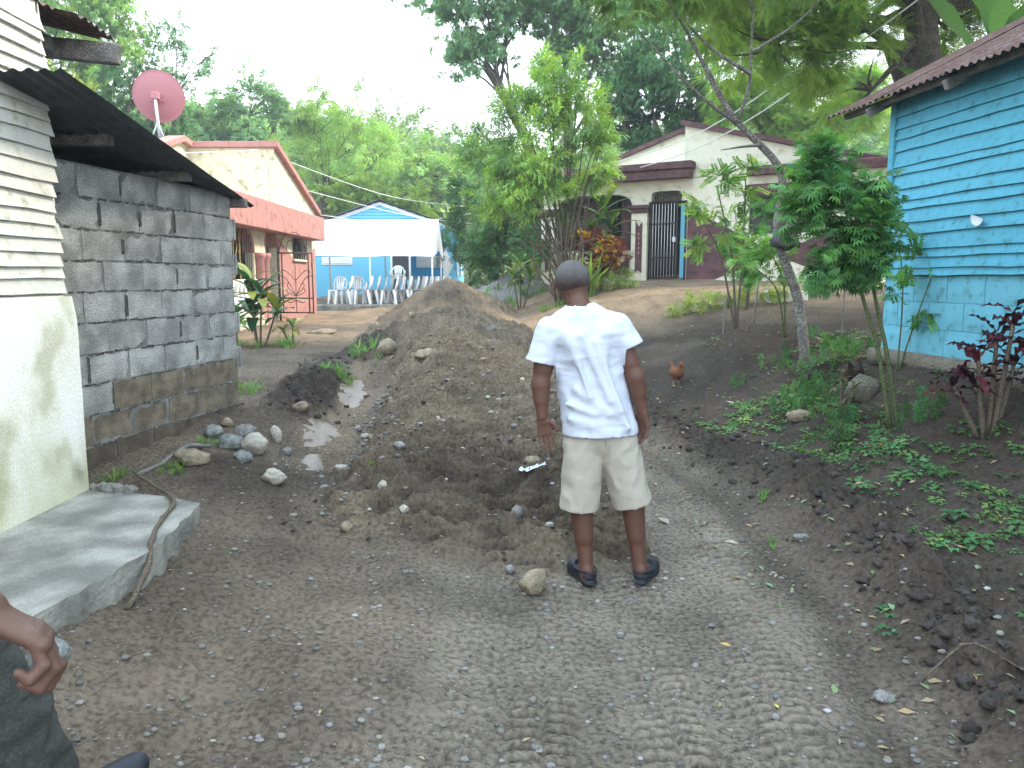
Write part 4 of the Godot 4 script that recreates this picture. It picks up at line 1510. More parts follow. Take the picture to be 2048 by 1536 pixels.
func build_tent() -> void:
	var t := thing("party_tent", "white party tent on thin steel legs in front of the sky blue house", "tent", P(-2.4, 0.84, 24.0))
	# x goes left from the right-hand gable; front eave at z = 0, ridge behind
	var L := -6.6
	var n := noise(91, 0.7, 3)
	var mb := MB.new()
	var f := func(x: float, s: float) -> Vector3:
		# s 0 front hem, 0.25 front eave, 0.6 ridge, 1 rear eave
		var sag := 0.05 * sin(PI * fposmod(-x, 2.2) / 2.2)
		var e := n.get_noise_2d(x * 2.0, s * 6.0) * 0.018
		if s <= 0.25:
			return Vector3(x, lerpf(1.44 + sag * 0.5, 1.74, s / 0.25) + e, 0.02 + e * 2.0)
		if s <= 0.62:
			var q := (s - 0.25) / 0.37
			return Vector3(x, lerpf(1.74, 2.68, q) - 0.05 * sin(PI * q) * sag * 10.0 + e, -1.5 * q)
		var q2 := (s - 0.62) / 0.38
		return Vector3(x, lerpf(2.68, 1.74, q2) + e, -1.5 - 1.5 * q2)
	for i in 36:
		for k in 16:
			var x0 := L * i / 36.0
			var x1 := L * (i + 1) / 36.0
			mb.quad((f as Callable).call(x0, k / 16.0), (f as Callable).call(x1, k / 16.0), (f as Callable).call(x1, (k + 1) / 16.0), (f as Callable).call(x0, (k + 1) / 16.0))
	put("canopy", mb.commit(), M.canvas, t)
	for x in [0.0, L]:
		var e := MB.new(true)
		e.prism(V2([[0.02, 1.46], [0.02, 1.74], [-1.5, 2.67], [-3.0, 1.74], [-3.0, 1.46], [-2.2, 1.56], [-1.5, 1.7], [-0.7, 1.56]]), x, x + 0.012, Transform3D(Basis(Vector3(0, 0, 1), Vector3.UP, Vector3(1, 0, 0)), Vector3.ZERO))
		put("gable_end", e.commit(), M.canvas, t)
	for x in [-0.06, -1.98, -3.9, -5.8]:
		for z in [-0.03, -2.95]:
			bars("pole", [[Vector3(x, -0.05, z), Vector3(x, 1.73, z)]], 0.026, M.white_paint, t, 8)
		bars("roof_pole", [[Vector3(x, 1.71, -0.03), Vector3(x, 2.63, -1.5), Vector3(x, 1.71, -2.95)]], 0.018, M.steel, t)
	bars("ridge_pole", [[Vector3(-0.05, 2.63, -1.5), Vector3(L + 0.05, 2.63, -1.5)]], 0.018, M.steel, t)
	bars("eave_pole", [[Vector3(-0.05, 1.71, -0.03), Vector3(L + 0.05, 1.71, -0.03)], [Vector3(-0.05, 1.71, -2.95), Vector3(L + 0.05, 1.71, -2.95)]], 0.018, M.steel, t)
	var guy := thing("tent_rail", "grey pole leaning against the chairs by the tent's corner leg", "pole", P(-2.62, 1.25, 23.9))
	bars("rail", [[Vector3(-0.25, -0.14, 0), Vector3(0.62, 0.12, -0.8)]], 0.018, M.wood_grey, guy)

# ---------------------------------------------------------------- plastic chairs
func make_chair(arms: bool) -> Node3D:
	var t := thing("plastic_chair", "", "chair", Vector3.ZERO, 0.0, "white plastic chairs under the tent")
	# faces +z
	var s := MB.new()
	for i in 6:
		for k in 6:
			var g := []
			for o in [[0, 0], [0, 1], [1, 1], [1, 0]]:
				var u: float = (i + o[0]) / 6.0 * 2.0 - 1.0
				var v: float = (k + o[1]) / 6.0
				g.append(Vector3(u * lerpf(0.2, 0.225, v), 0.43 - 0.02 * (1.0 - u * u) + (0.0 if v < 0.9 else -0.015), -0.2 + v * 0.42))
			s.quad(g[0], g[1], g[2], g[3])
			s.quad(g[3] + Vector3.DOWN * 0.015, g[2] + Vector3.DOWN * 0.015, g[1] + Vector3.DOWN * 0.015, g[0] + Vector3.DOWN * 0.015)
	put("seat", s.commit(), M.plastic_white, t)
	var b := MB.new()
	var outline := []
	for i in 17:
		var a := PI * i / 16.0
		outline.append(Vector3(0.205 * cos(a) * (1.0 if sin(a) < 0.6 else 1.0), 0.62 + 0.22 * pow(sin(a), 0.7), -0.27 - 0.03 * sin(a)))
	outline.push_front(Vector3(0.19, 0.42, -0.2))
	outline.append(Vector3(-0.19, 0.42, -0.2))
	b.tube(outline, [0.022], 6)
	for x in [-0.1, -0.035, 0.035, 0.1]:
		var q := [Vector3(x * 0.8, 0.43, -0.2), Vector3(x, 0.62, -0.255), Vector3(x * 1.1, 0.83 - absf(x) * 0.35, -0.3)]
		b.tube(q, [0.03, 0.034, 0.03], 5)
	b.tube([Vector3(-0.19, 0.5, -0.222), Vector3(0.19, 0.5, -0.222)], [0.015], 5)
	put("backrest", b.commit(), M.plastic_white, t)
	for x in [-1, 1]:
		for z in [-1, 1]:
			var l := MB.new(true)
			var p0 := Vector3(0.185 * x, 0.42, 0.17 * z + 0.01)
			var p1 := Vector3(0.225 * x, 0.0, 0.235 * z)
			l.tube([p0, p0.lerp(p1, 0.5), p1], [0.048, 0.038, 0.028], 5)
			put("leg", l.commit(), M.plastic_white, t)
		if arms:
			var a := MB.new()
			a.tube([Vector3(0.2 * x, 0.68, -0.28), Vector3(0.25 * x, 0.65, -0.1), Vector3(0.26 * x, 0.64, 0.1), Vector3(0.25 * x, 0.58, 0.2), Vector3(0.21 * x, 0.43, 0.19)], [0.025], 6)
			put("armrest", a.commit(), M.plastic_white, t)
	return t

func build_chairs() -> void:
	var side := make_chair(false)
	var arm := make_chair(true)
	# x, d, turn (0 faces the viewer), how it stands
	var rows := [
		[-5.46, 24.3, -0.15, 0, "white armless chair facing the viewer at the pink house end of the row"],
		[-5.16, 23.7, -1.45, 0, "white chair turned sideways between the chair facing the lane and the armchair"],
		[-4.86, 24.5, 0.25, 1, "white armchair facing the viewer beside the row of sideways chairs"]]
	var where := ["first row by the tent's middle leg", "second row past the middle leg", "third row before the porch", "row nearest the tent's corner leg", "last row by the half wall"]
	var depth := ["front chair", "second chair", "third chair", "fourth chair", "rearmost chair"]
	var starts := [[-4.55, 23.75, 5], [-3.80, 23.9, 5], [-3.40, 24.1, 5], [-2.95, 24.2, 5], [-2.62, 24.5, 3]]
	for r in starts.size():
		for k in starts[r][2]:
			rows.append([starts[r][0] + k * 0.14 + rr(-0.02, 0.02), starts[r][1] + k * 0.5, -1.5 + rr(-0.08, 0.08), 0, "white plastic chair facing sideways, %s of the %s" % [depth[k], where[r]]])
	var first := true
	for q in rows:
		var at := P(q[0], gh(q[0], q[1]), q[1])
		at.y = 0.84
		if q[3] == 1:
			arm.position = at
			arm.rotation.y = q[2]
			arm.set_meta("label", q[4])
		elif first:
			side.position = at
			side.rotation.y = q[2]
			side.set_meta("label", q[4])
			first = false
		else:
			copy(side, q[4], at, q[2])
	copy(arm, "white plastic armchair standing on the porch step by the dark doorway", P(-4.05, 1.22, 27.6), 0.1)
	var st := slab("porch_step", Vector3(-5.0, 0.6, -28.9), Vector3(-3.2, 1.21, -27.2), M.slab, self)
	structure(st)
	var pt := slab("concrete_patio", Vector3(-9.0, 0.5, -28.6), Vector3(-2.0, 0.838, -23.45), M.slab, self, 0.03)
	structure(pt)

# ---------------------------------------------------------------- sprigs of leaves, one unit long, growing along -z
func sprig(kind: String) -> ArrayMesh:
	if sprigs.has(kind):
		return sprigs[kind]
	var g := RandomNumberGenerator.new()
	g.seed = kind.hash()
	var mb := MB.new()
	var U := Vector3.UP
	if kind == "mango":
		for i in 13:
			var f := i / 12.0
			var a := i * 2.4
			var dir := Vector3(cos(a) * 0.9, sin(a) * 0.9 - 0.35, -0.55 - 0.5 * g.randf()).normalized()
			mb.c = Color(1, 1, 1) * g.randf_range(0.75, 1.15)
			mb.leaf(Vector3(0, 0, -0.45 - 0.15 * f), dir, U, g.randf_range(0.36, 0.52), 0.095, 0.3, 0.12)
	elif kind == "broad":
		for i in 16:
			var f := i / 15.0
			var s := 1.0 if i % 2 else -1.0
			var dir := Vector3(s * 0.85, g.randf_range(-0.3, 0.5), -0.5).normalized()
			mb.c = Color(1, 1, 1) * g.randf_range(0.75, 1.2)
			mb.leaf(Vector3(g.randf_range(-0.06, 0.06), g.randf_range(-0.15, 0.15), -0.1 - 0.85 * f), dir, U, g.randf_range(0.2, 0.3), 0.14, 0.2, 0.12)
	elif kind == "pinnate":
		for q in 4:
			var yaw := (q - 1.5) * 0.55
			var dir := Vector3(sin(yaw), g.randf_range(-0.3, 0.25), -cos(yaw)).normalized()
			var side := dir.cross(U).normalized()
			mb.c = Color(1, 1, 1) * g.randf_range(0.8, 1.15)
			for i in 11:
				var p := dir * (0.15 + 0.08 * i) + Vector3.DOWN * pow(i / 11.0, 2.0) * 0.18
				for s in [-1, 1]:
					mb.leaflet(p, (side * s + dir * 0.45 + Vector3.DOWN * 0.1).normalized(), U, 0.155 * (1.0 - 0.035 * i), 0.05)
	elif kind == "lance":
		for i in 18:
			var f := i / 17.0
			var s := 1.0 if i % 2 else -1.0
			var dir := Vector3(s * g.randf_range(0.3, 0.8), g.randf_range(-0.7, 0.2), -0.75).normalized()
			mb.c = Color(1, 1, 1) * g.randf_range(0.8, 1.2)
			mb.leaflet(Vector3(g.randf_range(-0.1, 0.1), g.randf_range(-0.1, 0.1), -0.7 * f), dir, U, g.randf_range(0.28, 0.42), 0.05)
	elif kind == "palmate":
		# long leaflets fanned out from a stalk
		for q in 3:
			var c0 := Vector3(g.randf_range(-0.25, 0.25), g.randf_range(-0.2, 0.2), -0.35 - 0.25 * q)
			mb.c = Color(1, 1, 1) * g.randf_range(0.8, 1.2)
			for i in 7:
				var a := (i - 3) * 0.42
				var dir := Vector3(sin(a), g.randf_range(-0.35, 0.05), -cos(a)).normalized()
				mb.leaf(c0, dir, U, 0.46 * (1.0 - 0.06 * absf(i - 3)), 0.085, 0.22, 0.1)
	elif kind == "oval":
		for i in 12:
			var f := i / 11.0
			var s := 1.0 if i % 2 else -1.0
			mb.c = Color(1, 1, 1) * g.randf_range(0.75, 1.2)
			mb.leaf(Vector3(0, 0, -0.1 - 0.8 * f), Vector3(s, g.randf_range(-0.2, 0.4), -0.35).normalized(), U, 0.24, 0.17, 0.1, 0.08)
	elif kind == "weed":
		# a low rosette: stalked broad leaves lying nearly flat
		for i in 8:
			var a := i * 2.4 + g.randf_range(-0.3, 0.3)
			var out := Vector3(cos(a), g.randf_range(0.15, 0.55), sin(a)).normalized()
			mb.c = Color(1, 1, 1) * g.randf_range(0.7, 1.25)
			mb.leaf(out * g.randf_range(0.1, 0.35) + Vector3(0, 0.04, 0), out, U, g.randf_range(0.34, 0.6), 0.3, 0.3, 0.08)
	elif kind == "blade":
		for i in 14:
			var a := i * 2.4
			mb.c = Color(1, 1, 1) * g.randf_range(0.7, 1.25)
			mb.strap(Vector3(cos(a), 0, sin(a)) * 0.06, Vector3(cos(a) * g.randf_range(0.2, 0.8), 1, sin(a) * g.randf_range(0.2, 0.8)).normalized(), g.randf_range(0.6, 1.1), 0.045, g.randf_range(0.5, 1.6), 4)
	elif kind == "fallen":
		mb.leaf(Vector3(0, 0.01, 0.5), Vector3(0, 0.06, -1).normalized(), U, 1.0, 0.42, 0.04, 0.14)
	sprigs[kind] = mb.commit()
	return sprigs[kind]

func tint(c: Color, spread := 0.28) -> Color:
	var v := rr(1.0 - spread, 1.0 + spread)
	var w := rr(-0.12, 0.16)
	v *= 1.5
	return Color(c.r * v * (1.0 + w), c.g * v, c.b * v * (1.0 - w), 1.0)

# leaf sprigs in clumps through the blobs [x, y, d, r]
func crown(o: Node3D, called: String, at: Vector3, blobs: Array, kind: String, dens: float, size: float, col: Color, droop := 0.35) -> void:
	var places := []
	var tints := []
	var gap := noise(R.randi() % 9999, 0.9 / maxf(size, 0.05) * 0.35, 2)
	for b in blobs:
		var c := P(b[0], b[1], b[2])
		var r: float = b[3]
		var n := int(clampf(dens * 26.0 * pow(r / size, 2.0), 14, 3000))
		var clumps := []
		for k in int(clampf(5 + r / size * 1.6, 5, 16)):
			var dv := Vector3(rr(-1, 1), rr(-0.8, 1), rr(-1, 1)).normalized()
			clumps.append([c + dv * r * rr(0.45, 0.85), r * rr(0.3, 0.5), rr(0.8, 1.22)])
		for i in n:
			var cl: Array = clumps[R.randi() % clumps.size()]
			var dv := Vector3(rr(-1, 1), rr(-1, 1), rr(-1, 1)).normalized()
			var p: Vector3 = cl[0] + dv * Vector3(1, 0.8, 1) * cl[1] * pow(rr(0.1, 1), 0.5)
			if gap.get_noise_3dv(p) < -0.3:
				continue
			var out := (dv * 0.7 + (p - c).normalized() * 0.7 + Vector3(0, -droop, 0) + Vector3(rr(-1, 1), rr(-1, 1), rr(-1, 1)) * 0.35).normalized()
			var s := size * rr(0.7, 1.25)
			places.append(Transform3D(basis_to(out, rr(-0.7, 0.7)).scaled(Vector3.ONE * s), p - out * s * 0.4 - at))
			var t := tint(col)
			tints.append(Color(t.r * cl[2], t.g * cl[2], t.b * cl[2]))
	multi(called, sprig(kind), M.leaf, places, tints, o)

func tree(called: String, label: String, cat: String, foot: Array, path: Array, rad: float, blobs: Array, kind: String, dens: float, size: float, col: Color, bark := "bark") -> Node3D:
	var at := top(foot[0], foot[1])
	var o := thing(called, label, cat, at)
	var pts := [Vector3(0, -0.3, 0)]
	for q in path:
		pts.append(P(q[0], q[1], q[2]) - at)
	var n := pts.size()
	var line := curve_points(pts, 10 + n * 2)
	var radii := []
	for i in line.size():
		radii.append(rad * lerpf(1.15, 0.6, float(i) / line.size()) * (1.3 if i == 0 else 1.0))
	var mb := MB.new()
	mb.tube(line, radii, 10)
	put("trunk", mb.commit(), M[bark], o)
	for b in blobs:
		var c := P(b[0], b[1], b[2]) - at
		var from: Vector3 = line[int(line.size() * rr(0.6, 0.98))]
		var lm := MB.new()
		var mid := from.lerp(c, 0.5) + Vector3(rr(-1, 1), rr(-0.3, 0.8), rr(-1, 1)) * from.distance_to(c) * 0.12
		lm.tube(curve_points([from, mid, c], 7), [rad * 0.34, rad * 0.27, rad * 0.22, rad * 0.18, rad * 0.15, rad * 0.12, rad * 0.09, rad * 0.06], 6)
		for k in 4:
			var dv := Vector3(rr(-1, 1), rr(-0.5, 1), rr(-1, 1)).normalized() * float(b[3]) * rr(0.6, 1.0)
			lm.tube(curve_points([c.lerp(mid, 0.25), c + dv * 0.5 + Vector3(0, rr(-0.1, 0.2), 0) * b[3], c + dv], 5), [rad * 0.14, rad * 0.1, rad * 0.07, rad * 0.05, rad * 0.03, rad * 0.02], 5)
		put("limb", lm.commit(), M[bark], o)
	crown(o, "crown", at, blobs, kind, dens, size, col)
	return o

# a plant of strap leaves on one or more canes; each leaf is a part
func cane_plant(called: String, label: String, cat: String, at: Vector3, canes: Array, leaves: int, length: float, width: float, bend: float, colors: Array, wave := 0.0, up := 0.9, group := "") -> Node3D:
	var o := thing(called, label, cat, at, rr(0, 6), group)
	var shapes := []
	for k in 4:
		var mb := MB.new()
		mb.strap(Vector3.ZERO, Vector3(0, up, -1).normalized(), 1.0, width / length, bend * (0.7 + 0.25 * k), 7, 0.2, wave)
		shapes.append(mb.commit())
	var mats := []
	for c: Color in colors:
		var key := "strap_%s" % c.to_html()
		if not M.has(key):
			var m := leafmat(key, c, 0.45, 0.38)
			m.albedo_texture = T.leafspot
			m.uv1_triplanar = true
			m.uv1_world_triplanar = true
			m.uv1_scale = Vector3.ONE * 3.0
		mats.append(M[key])
	for c in canes:
		var tip := Vector3(c[0], c[1], c[2])
		var mb := MB.new()
		mb.tube(curve_points([Vector3(c[0] * 0.25, -0.05, c[2] * 0.25), Vector3(c[0] * 0.7, c[1] * 0.5, c[2] * 0.6), tip], 5), [0.02, 0.018, 0.016, 0.015, 0.013, 0.01], 6)
		put("stem", mb.commit(), M.twig, o)
		for i in leaves:
			var f := float(i) / leaves
			var l := put("leaf", shapes[R.randi() % 4], mats[R.randi() % mats.size()], o)
			var a := i * 2.4 + rr(-0.3, 0.3)
			var s := length * rr(0.75, 1.1) * (0.75 + 0.4 * sin(PI * f))
			l.transform = Transform3D(Basis(Vector3.UP, a) * Basis(Vector3.RIGHT, lerpf(0.55, -0.55, f) * -1.0 + rr(-0.2, 0.2) - 0.1).scaled(Vector3.ONE * s), tip + Vector3(0, (f - 0.75) * c[1] * 0.35, 0))
	return o

func sprig_bush(called: String, label: String, cat: String, foot: Array, stems: Array, blobs: Array, kind: String, dens: float, size: float, cols: Array, stem_r := 0.012, bark := "twig", group := "") -> Node3D:
	var at := top(foot[0], foot[1])
	var o := thing(called, label, cat, at, 0.0, group)
	for s in stems:
		var pts := []
		for q in s:
			pts.append(P(q[0], q[1], q[2]) - at)
		pts[0].y = -0.05
		var line := curve_points(pts, 9)
		var radii := []
		for i in line.size():
			radii.append(stem_r * lerpf(1.0, 0.35, float(i) / line.size()))
		var mb := MB.new()
		mb.tube(line, radii, 6)
		put("stem", mb.commit(), M[bark], o)
	for i in cols.size():
		var part := []
		for k in blobs.size():
			part.append(blobs[k])
		crown(o, "foliage", at, part, kind, dens / cols.size(), size, cols[i], 0.2)
	return o

func build_near_plants() -> void:
	# the many-stemmed feathery tree in the yard
	var at := top(1.2, 17.0)
	var bl := [[0.7, 5.57, 17, 0.77], [0.06, 4.86, 17, 0.88], [1.34, 5.06, 17, 0.88], [-0.58, 4.24, 17, 0.77], [0.39, 4.14, 16.8, 0.99], [1.56, 4.14, 17, 0.77], [1.98, 4.76, 17.2, 0.44], [-0.26, 3.51, 17, 0.77], [0.71, 3.3, 16.8, 0.77], [1.76, 5.37, 17, 0.44], [1.12, 5.88, 17, 0.5], [-0.79, 4.76, 17, 0.28], [0.5, 6.1, 17.2, 0.4], [-0.5, 3.1, 17, 0.4], [1.9, 3.7, 17, 0.35]]
	var stems := []
	for i in 22:
		var b: Array = bl[i % bl.size()]
		stems.append([[1.2 + rr(-0.22, 0.22), at.y, 17.0 + rr(-0.2, 0.2)], [1.15 + (b[0] - 1.15) * 0.3 + rr(-0.15, 0.15), lerpf(at.y, b[1], 0.5), 17.0 + rr(-0.2, 0.2)], [b[0] + rr(-0.3, 0.3), b[1] + rr(-0.1, 0.4), b[2] + rr(-0.3, 0.3)]])
	for i in 16:
		stems.append([[1.2 + rr(-0.3, 0.3), at.y, 17.0], [0.9 + rr(-0.5, 0.7), at.y + 1.0, 16.9], [0.9 + rr(-1.3, 1.2), at.y + rr(1.3, 2.2), 16.9 + rr(-0.4, 0.4)]])
	sprig_bush("feathery_tree", "feathery yellow green tree of many thin stems before the maroon house", "tree", [1.2, 17.0], stems, bl, "lance", 2.6, 0.36, [Color(0.20, 0.33, 0.07), Color(0.11, 0.21, 0.07)], 0.026)
	# the thin bent tree by the blue house
	at = top(3.05, 7.95)
	var lt := thing("bent_tree", "thin bent tree with forked bare limbs between the hen and the blue house", "tree", at)
	var spine := curve_points([Vector3(0, -0.1, 0), P(3.03, 1.39, 8.2) - at, P(2.81, 2.08, 8.3) - at, P(2.83, 2.7, 8.3) - at, P(2.48, 3.1, 8.3) - at, P(2.32, 3.25, 8.3) - at, P(2.15, 3.5, 8.3) - at, P(1.99, 3.78, 8.3) - at], 30)
	var radii := []
	for i in spine.size():
		radii.append(lerpf(0.062, 0.028, float(i) / spine.size()))
	var mb := MB.new()
	mb.tube(spine, radii, 8)
	put("trunk", mb.commit(), M.bark_pale, lt)
	for l in [[[2.34, 3.22, 8.3], [2.45, 3.6, 8.3], [2.44, 3.99, 8.25], [2.43, 4.5, 8.2]], [[2.36, 3.2, 8.3], [1.95, 3.45, 8.2], [1.6, 3.72, 8.1], [1.2, 4.1, 8.0]], [[2.44, 3.7, 8.25], [2.0, 3.95, 8.2], [1.6, 4.3, 8.1]], [[2.44, 3.9, 8.2], [2.9, 4.2, 8.3], [3.3, 4.6, 8.4]], [[2.0, 3.75, 8.3], [1.7, 4.2, 8.2], [1.3, 4.6, 8.0]], [[2.6, 3.0, 8.3], [2.35, 2.95, 8.1], [2.1, 2.9, 8.0]], [[2.43, 4.3, 8.2], [2.2, 4.7, 8.1], [1.8, 5.0, 8.0]]]:
		var pts := []
		for q in l:
			pts.append(P(q[0], q[1], q[2]) - at)
		var lm := MB.new()
		lm.tube(curve_points(pts, 12), [0.022, 0.02, 0.019, 0.018, 0.016, 0.015, 0.014, 0.012, 0.011, 0.01, 0.008, 0.006, 0.004], 6)
		put("limb", lm.commit(), M.bark_pale, lt)
	crown(lt, "crown", at, [[1.2, 4.25, 8.0, 0.35], [1.6, 4.5, 8.1, 0.45], [2.1, 4.7, 8.1, 0.5], [2.7, 4.6, 8.3, 0.45], [1.0, 4.7, 8.0, 0.5], [1.5, 5.0, 8.0, 0.6], [2.2, 5.2, 8.1, 0.6], [3.2, 4.7, 8.4, 0.4], [0.6, 5.0, 8.0, 0.4]], "pinnate", 0.85, 0.2, Color(0.10, 0.165, 0.045), 0.9)
	var knot := MB.new()
	for i in 4:
		mb = MB.new()
	var rag := put("dark_rag", lumpy(Vector3(0.15, 0.1, 0.08), 61, 0.35), M.dark_inside)
	rag.position = P(2.87, 2.02, 8.2)
	tag(rag, "dark bundle tied round the bent tree at its kink", "bundle")
	# sapling with long leaflets in front of the blue wall
	sprig_bush("sapling", "bushy green sapling on two bare stems in front of the blue board wall", "sapling", [2.82, 5.65],
		[[[2.85, 0.5, 5.68], [2.66, 1.14, 5.6], [2.47, 1.61, 5.55], [2.35, 2.2, 5.5]], [[2.9, 0.5, 5.66], [2.74, 1.1, 5.62], [2.62, 1.5, 5.6], [2.5, 2.1, 5.6]]],
		[[2.25, 2.41, 5.55, 0.22], [2.08, 2.28, 5.5, 0.22], [2.4, 2.21, 5.6, 0.25], [2.2, 2.03, 5.5, 0.27], [2.47, 1.93, 5.6, 0.25], [2.36, 1.75, 5.6, 0.22], [2.58, 2.2, 5.7, 0.15], [2.02, 2.07, 5.5, 0.16], [2.29, 1.66, 5.6, 0.15], [2.6, 1.95, 5.7, 0.17], [2.5, 1.7, 5.6, 0.17]], "palmate", 2.1, 0.17, [Color(0.07, 0.18, 0.045), Color(0.045, 0.125, 0.04)], 0.02, "stem_green")
	sprig_bush("slender_shrub", "slender shrub with small oval leaves against the blue corner board", "shrub", [3.22, 6.4],
		[[[3.22, 0.8, 6.4], [3.2, 1.5, 6.35], [3.1, 2.0, 6.3]], [[3.22, 0.8, 6.4], [3.3, 1.3, 6.3], [3.38, 1.75, 6.2]]],
		[[3.28, 1.75, 6.3, 0.16], [3.15, 1.5, 6.3, 0.15], [3.32, 1.35, 6.25, 0.14], [3.1, 2.1, 6.3, 0.15]], "oval", 0.7, 0.17, [Color(0.06, 0.16, 0.045)], 0.008, "stem_green")
	# light shrub before the maroon wall
	sprig_bush("light_shrub", "light green shrub with small leaves before the maroon triangle", "shrub", [3.2, 11.0],
		[[[3.2, 1.1, 11], [3.1, 1.9, 11], [2.85, 2.9, 11]], [[3.2, 1.1, 11], [3.25, 2.0, 11], [3.25, 3.0, 11]], [[3.2, 1.1, 11], [2.95, 1.9, 11], [2.65, 2.45, 11]]],
		[[2.89, 2.98, 11, 0.3], [3.2, 2.77, 11, 0.3], [2.75, 2.6, 11, 0.26], [3.15, 2.3, 11, 0.3], [3.31, 3.11, 11, 0.18], [2.6, 2.45, 11, 0.2], [2.62, 2.05, 11, 0.14], [3.3, 1.95, 11, 0.2]], "oval", 1.1, 0.22, [Color(0.17, 0.28, 0.055), Color(0.09, 0.19, 0.05)], 0.02)
	sprig_bush("green_bush", "dark green bush with upright leaves under the maroon house window", "bush", [3.75, 12.4],
		[[[3.75, 1.2, 12.4], [3.8, 1.8, 12.4], [3.8, 2.4, 12.4]]], [[3.7, 2.45, 12.4, 0.35], [3.95, 2.2, 12.4, 0.35], [3.75, 1.95, 12.3, 0.3], [4.05, 2.6, 12.4, 0.25], [3.5, 2.2, 12.3, 0.22]], "palmate", 1.3, 0.28, [Color(0.06, 0.17, 0.04)], 0.03)
	sprig_bush("seedling", "young papaya-like plant with a pale curved stem by the bent tree", "plant", [3.05, 8.6],
		[[[3.05, 0.85, 8.6], [3.0, 1.6, 8.6], [2.8, 1.95, 8.6]], [[3.05, 0.85, 8.6], [2.9, 1.5, 8.5], [2.62, 1.75, 8.5]]], [[2.75, 2.0, 8.6, 0.2], [2.62, 1.8, 8.5, 0.18], [2.95, 1.75, 8.6, 0.2], [2.85, 2.15, 8.6, 0.17]], "palmate", 0.7, 0.24, [Color(0.09, 0.2, 0.05)], 0.014, "stem_green")
	# garden of the maroon house
	cane_plant("dracaena", "tall dracaena with glossy green leaves at the maroon house window", "plant", top(1.98, 17.7), [[0, 1.75, 0], [-0.3, 1.35, 0.1], [0.32, 1.5, 0.05], [0.1, 1.95, 0.1]], 13, 0.62, 0.15, 0.8, [Color(0.10, 0.24, 0.03), Color(0.07, 0.19, 0.035), Color(0.22, 0.32, 0.05)])
	sprig_bush("croton", "croton bush of dark red and yellow leaves beside the maroon house balusters", "bush", [1.95, 17.3],
		[[[1.95, 1.2, 17.3], [1.9, 1.7, 17.3], [1.7, 2.2, 17.3]], [[1.95, 1.2, 17.3], [2.0, 1.7, 17.3], [2.2, 2.2, 17.3]]], [[1.5, 2.5, 17.3, 0.25], [1.75, 2.35, 17.3, 0.3], [2.1, 2.2, 17.3, 0.33], [2.35, 2.0, 17.3, 0.26], [1.95, 1.95, 17.2, 0.3], [2.3, 2.35, 17.4, 0.2]], "palmate", 2.0, 0.17, [Color(0.11, 0.02, 0.022), Color(0.42, 0.27, 0.02), Color(0.10, 0.022, 0.025)], 0.025)
	var gs := []
	var gt := []
	for i in 12:
		gs.append(Transform3D(Basis(Vector3.UP, rr(0, 6)).scaled(Vector3.ONE * rr(0.8, 1.25)), Vector3(rr(-0.25, 0.25), 0, rr(-0.15, 0.2))))
		gt.append(tint(Color(0.13, 0.22, 0.05)))
	var lg := thing("tall_grass", "clump of tall arching grass at the foot of the croton", "grass clump", top(1.5, 17.1))
	multi("blades", sprig("blade"), M.leaf, gs, gt, lg)
	cane_plant("cordyline", "bright green cordyline growing left of the maroon house pilaster", "plant", top(0.2, 18.0), [[0, 1.0, 0], [-0.25, 0.8, 0], [0.25, 0.75, 0.1]], 11, 0.5, 0.11, 0.9, [Color(0.13, 0.27, 0.05), Color(0.09, 0.2, 0.05), Color(0.3, 0.36, 0.1)])
	for q in [[2.45, 17.2, 0.3, "yellow green low bush by the step of the maroon house"], [2.05, 17.0, 0.22, "small pale bush between the croton and the doorstep"]]:
		sprig_bush("low_bush", q[3], "bush", [q[0], q[1]], [[[q[0], 1.2, q[1]], [q[0], 1.4, q[1]]]], [[q[0] - 0.25, top(q[0], q[1]).y + 0.15, q[1], q[2]], [q[0] + 0.2, top(q[0], q[1]).y + 0.2, q[1], q[2]], [q[0], top(q[0], q[1]).y + 0.3, q[1] + 0.2, q[2]]], "lance", 1.3, 0.2, [Color(0.2, 0.27, 0.07)])
	var hb := []
	for i in 12:
		var xx := 2.75 + i * 0.16
		hb.append([xx, top(xx, 12.9).y + rr(0.1, 0.26), 12.9 + rr(-0.25, 0.25), rr(0.16, 0.27)])
	sprig_bush("low_hedge", "low yellow green hedge across the bare yard below the maroon paint", "hedge", [3.6, 12.9], [[[3.6, 1.2, 12.9], [3.6, 1.4, 12.9]]], hb, "lance", 1.5, 0.17, [Color(0.27, 0.33, 0.075), Color(0.16, 0.22, 0.06)])
	# by the pink house
	cane_plant("cane_shrub", "dark leaved dracaena with dry canes in front of the pink porch", "plant", top(-3.95, 12.0), [[-0.1, 0.85, 0], [0.22, 0.75, 0.1], [-0.32, 0.6, 0.1], [0.08, 1.0, -0.05], [0.3, 0.5, 0.15]], 11, 0.52, 0.15, 1.0, [Color(0.03, 0.10, 0.035), Color(0.05, 0.14, 0.045), Color(0.03, 0.10, 0.035), Color(0.05, 0.14, 0.045), Color(0.26, 0.28, 0.05)])
	cane_plant("striped_plant", "low plant with yellow striped leaves right of the dark dracaena", "plant", top(-3.5, 12.3), [[0, 0.3, 0], [0.15, 0.22, 0]], 9, 0.36, 0.07, 1.3, [Color(0.36, 0.40, 0.12), Color(0.18, 0.28, 0.07)])
	cane_plant("broad_plant", "broad leaved plant against the far end of the block wall", "plant", top(-4.15, 11.6), [[0, 0.45, 0]], 8, 0.4, 0.14, 0.9, [Color(0.08, 0.2, 0.05), Color(0.14, 0.26, 0.07)])
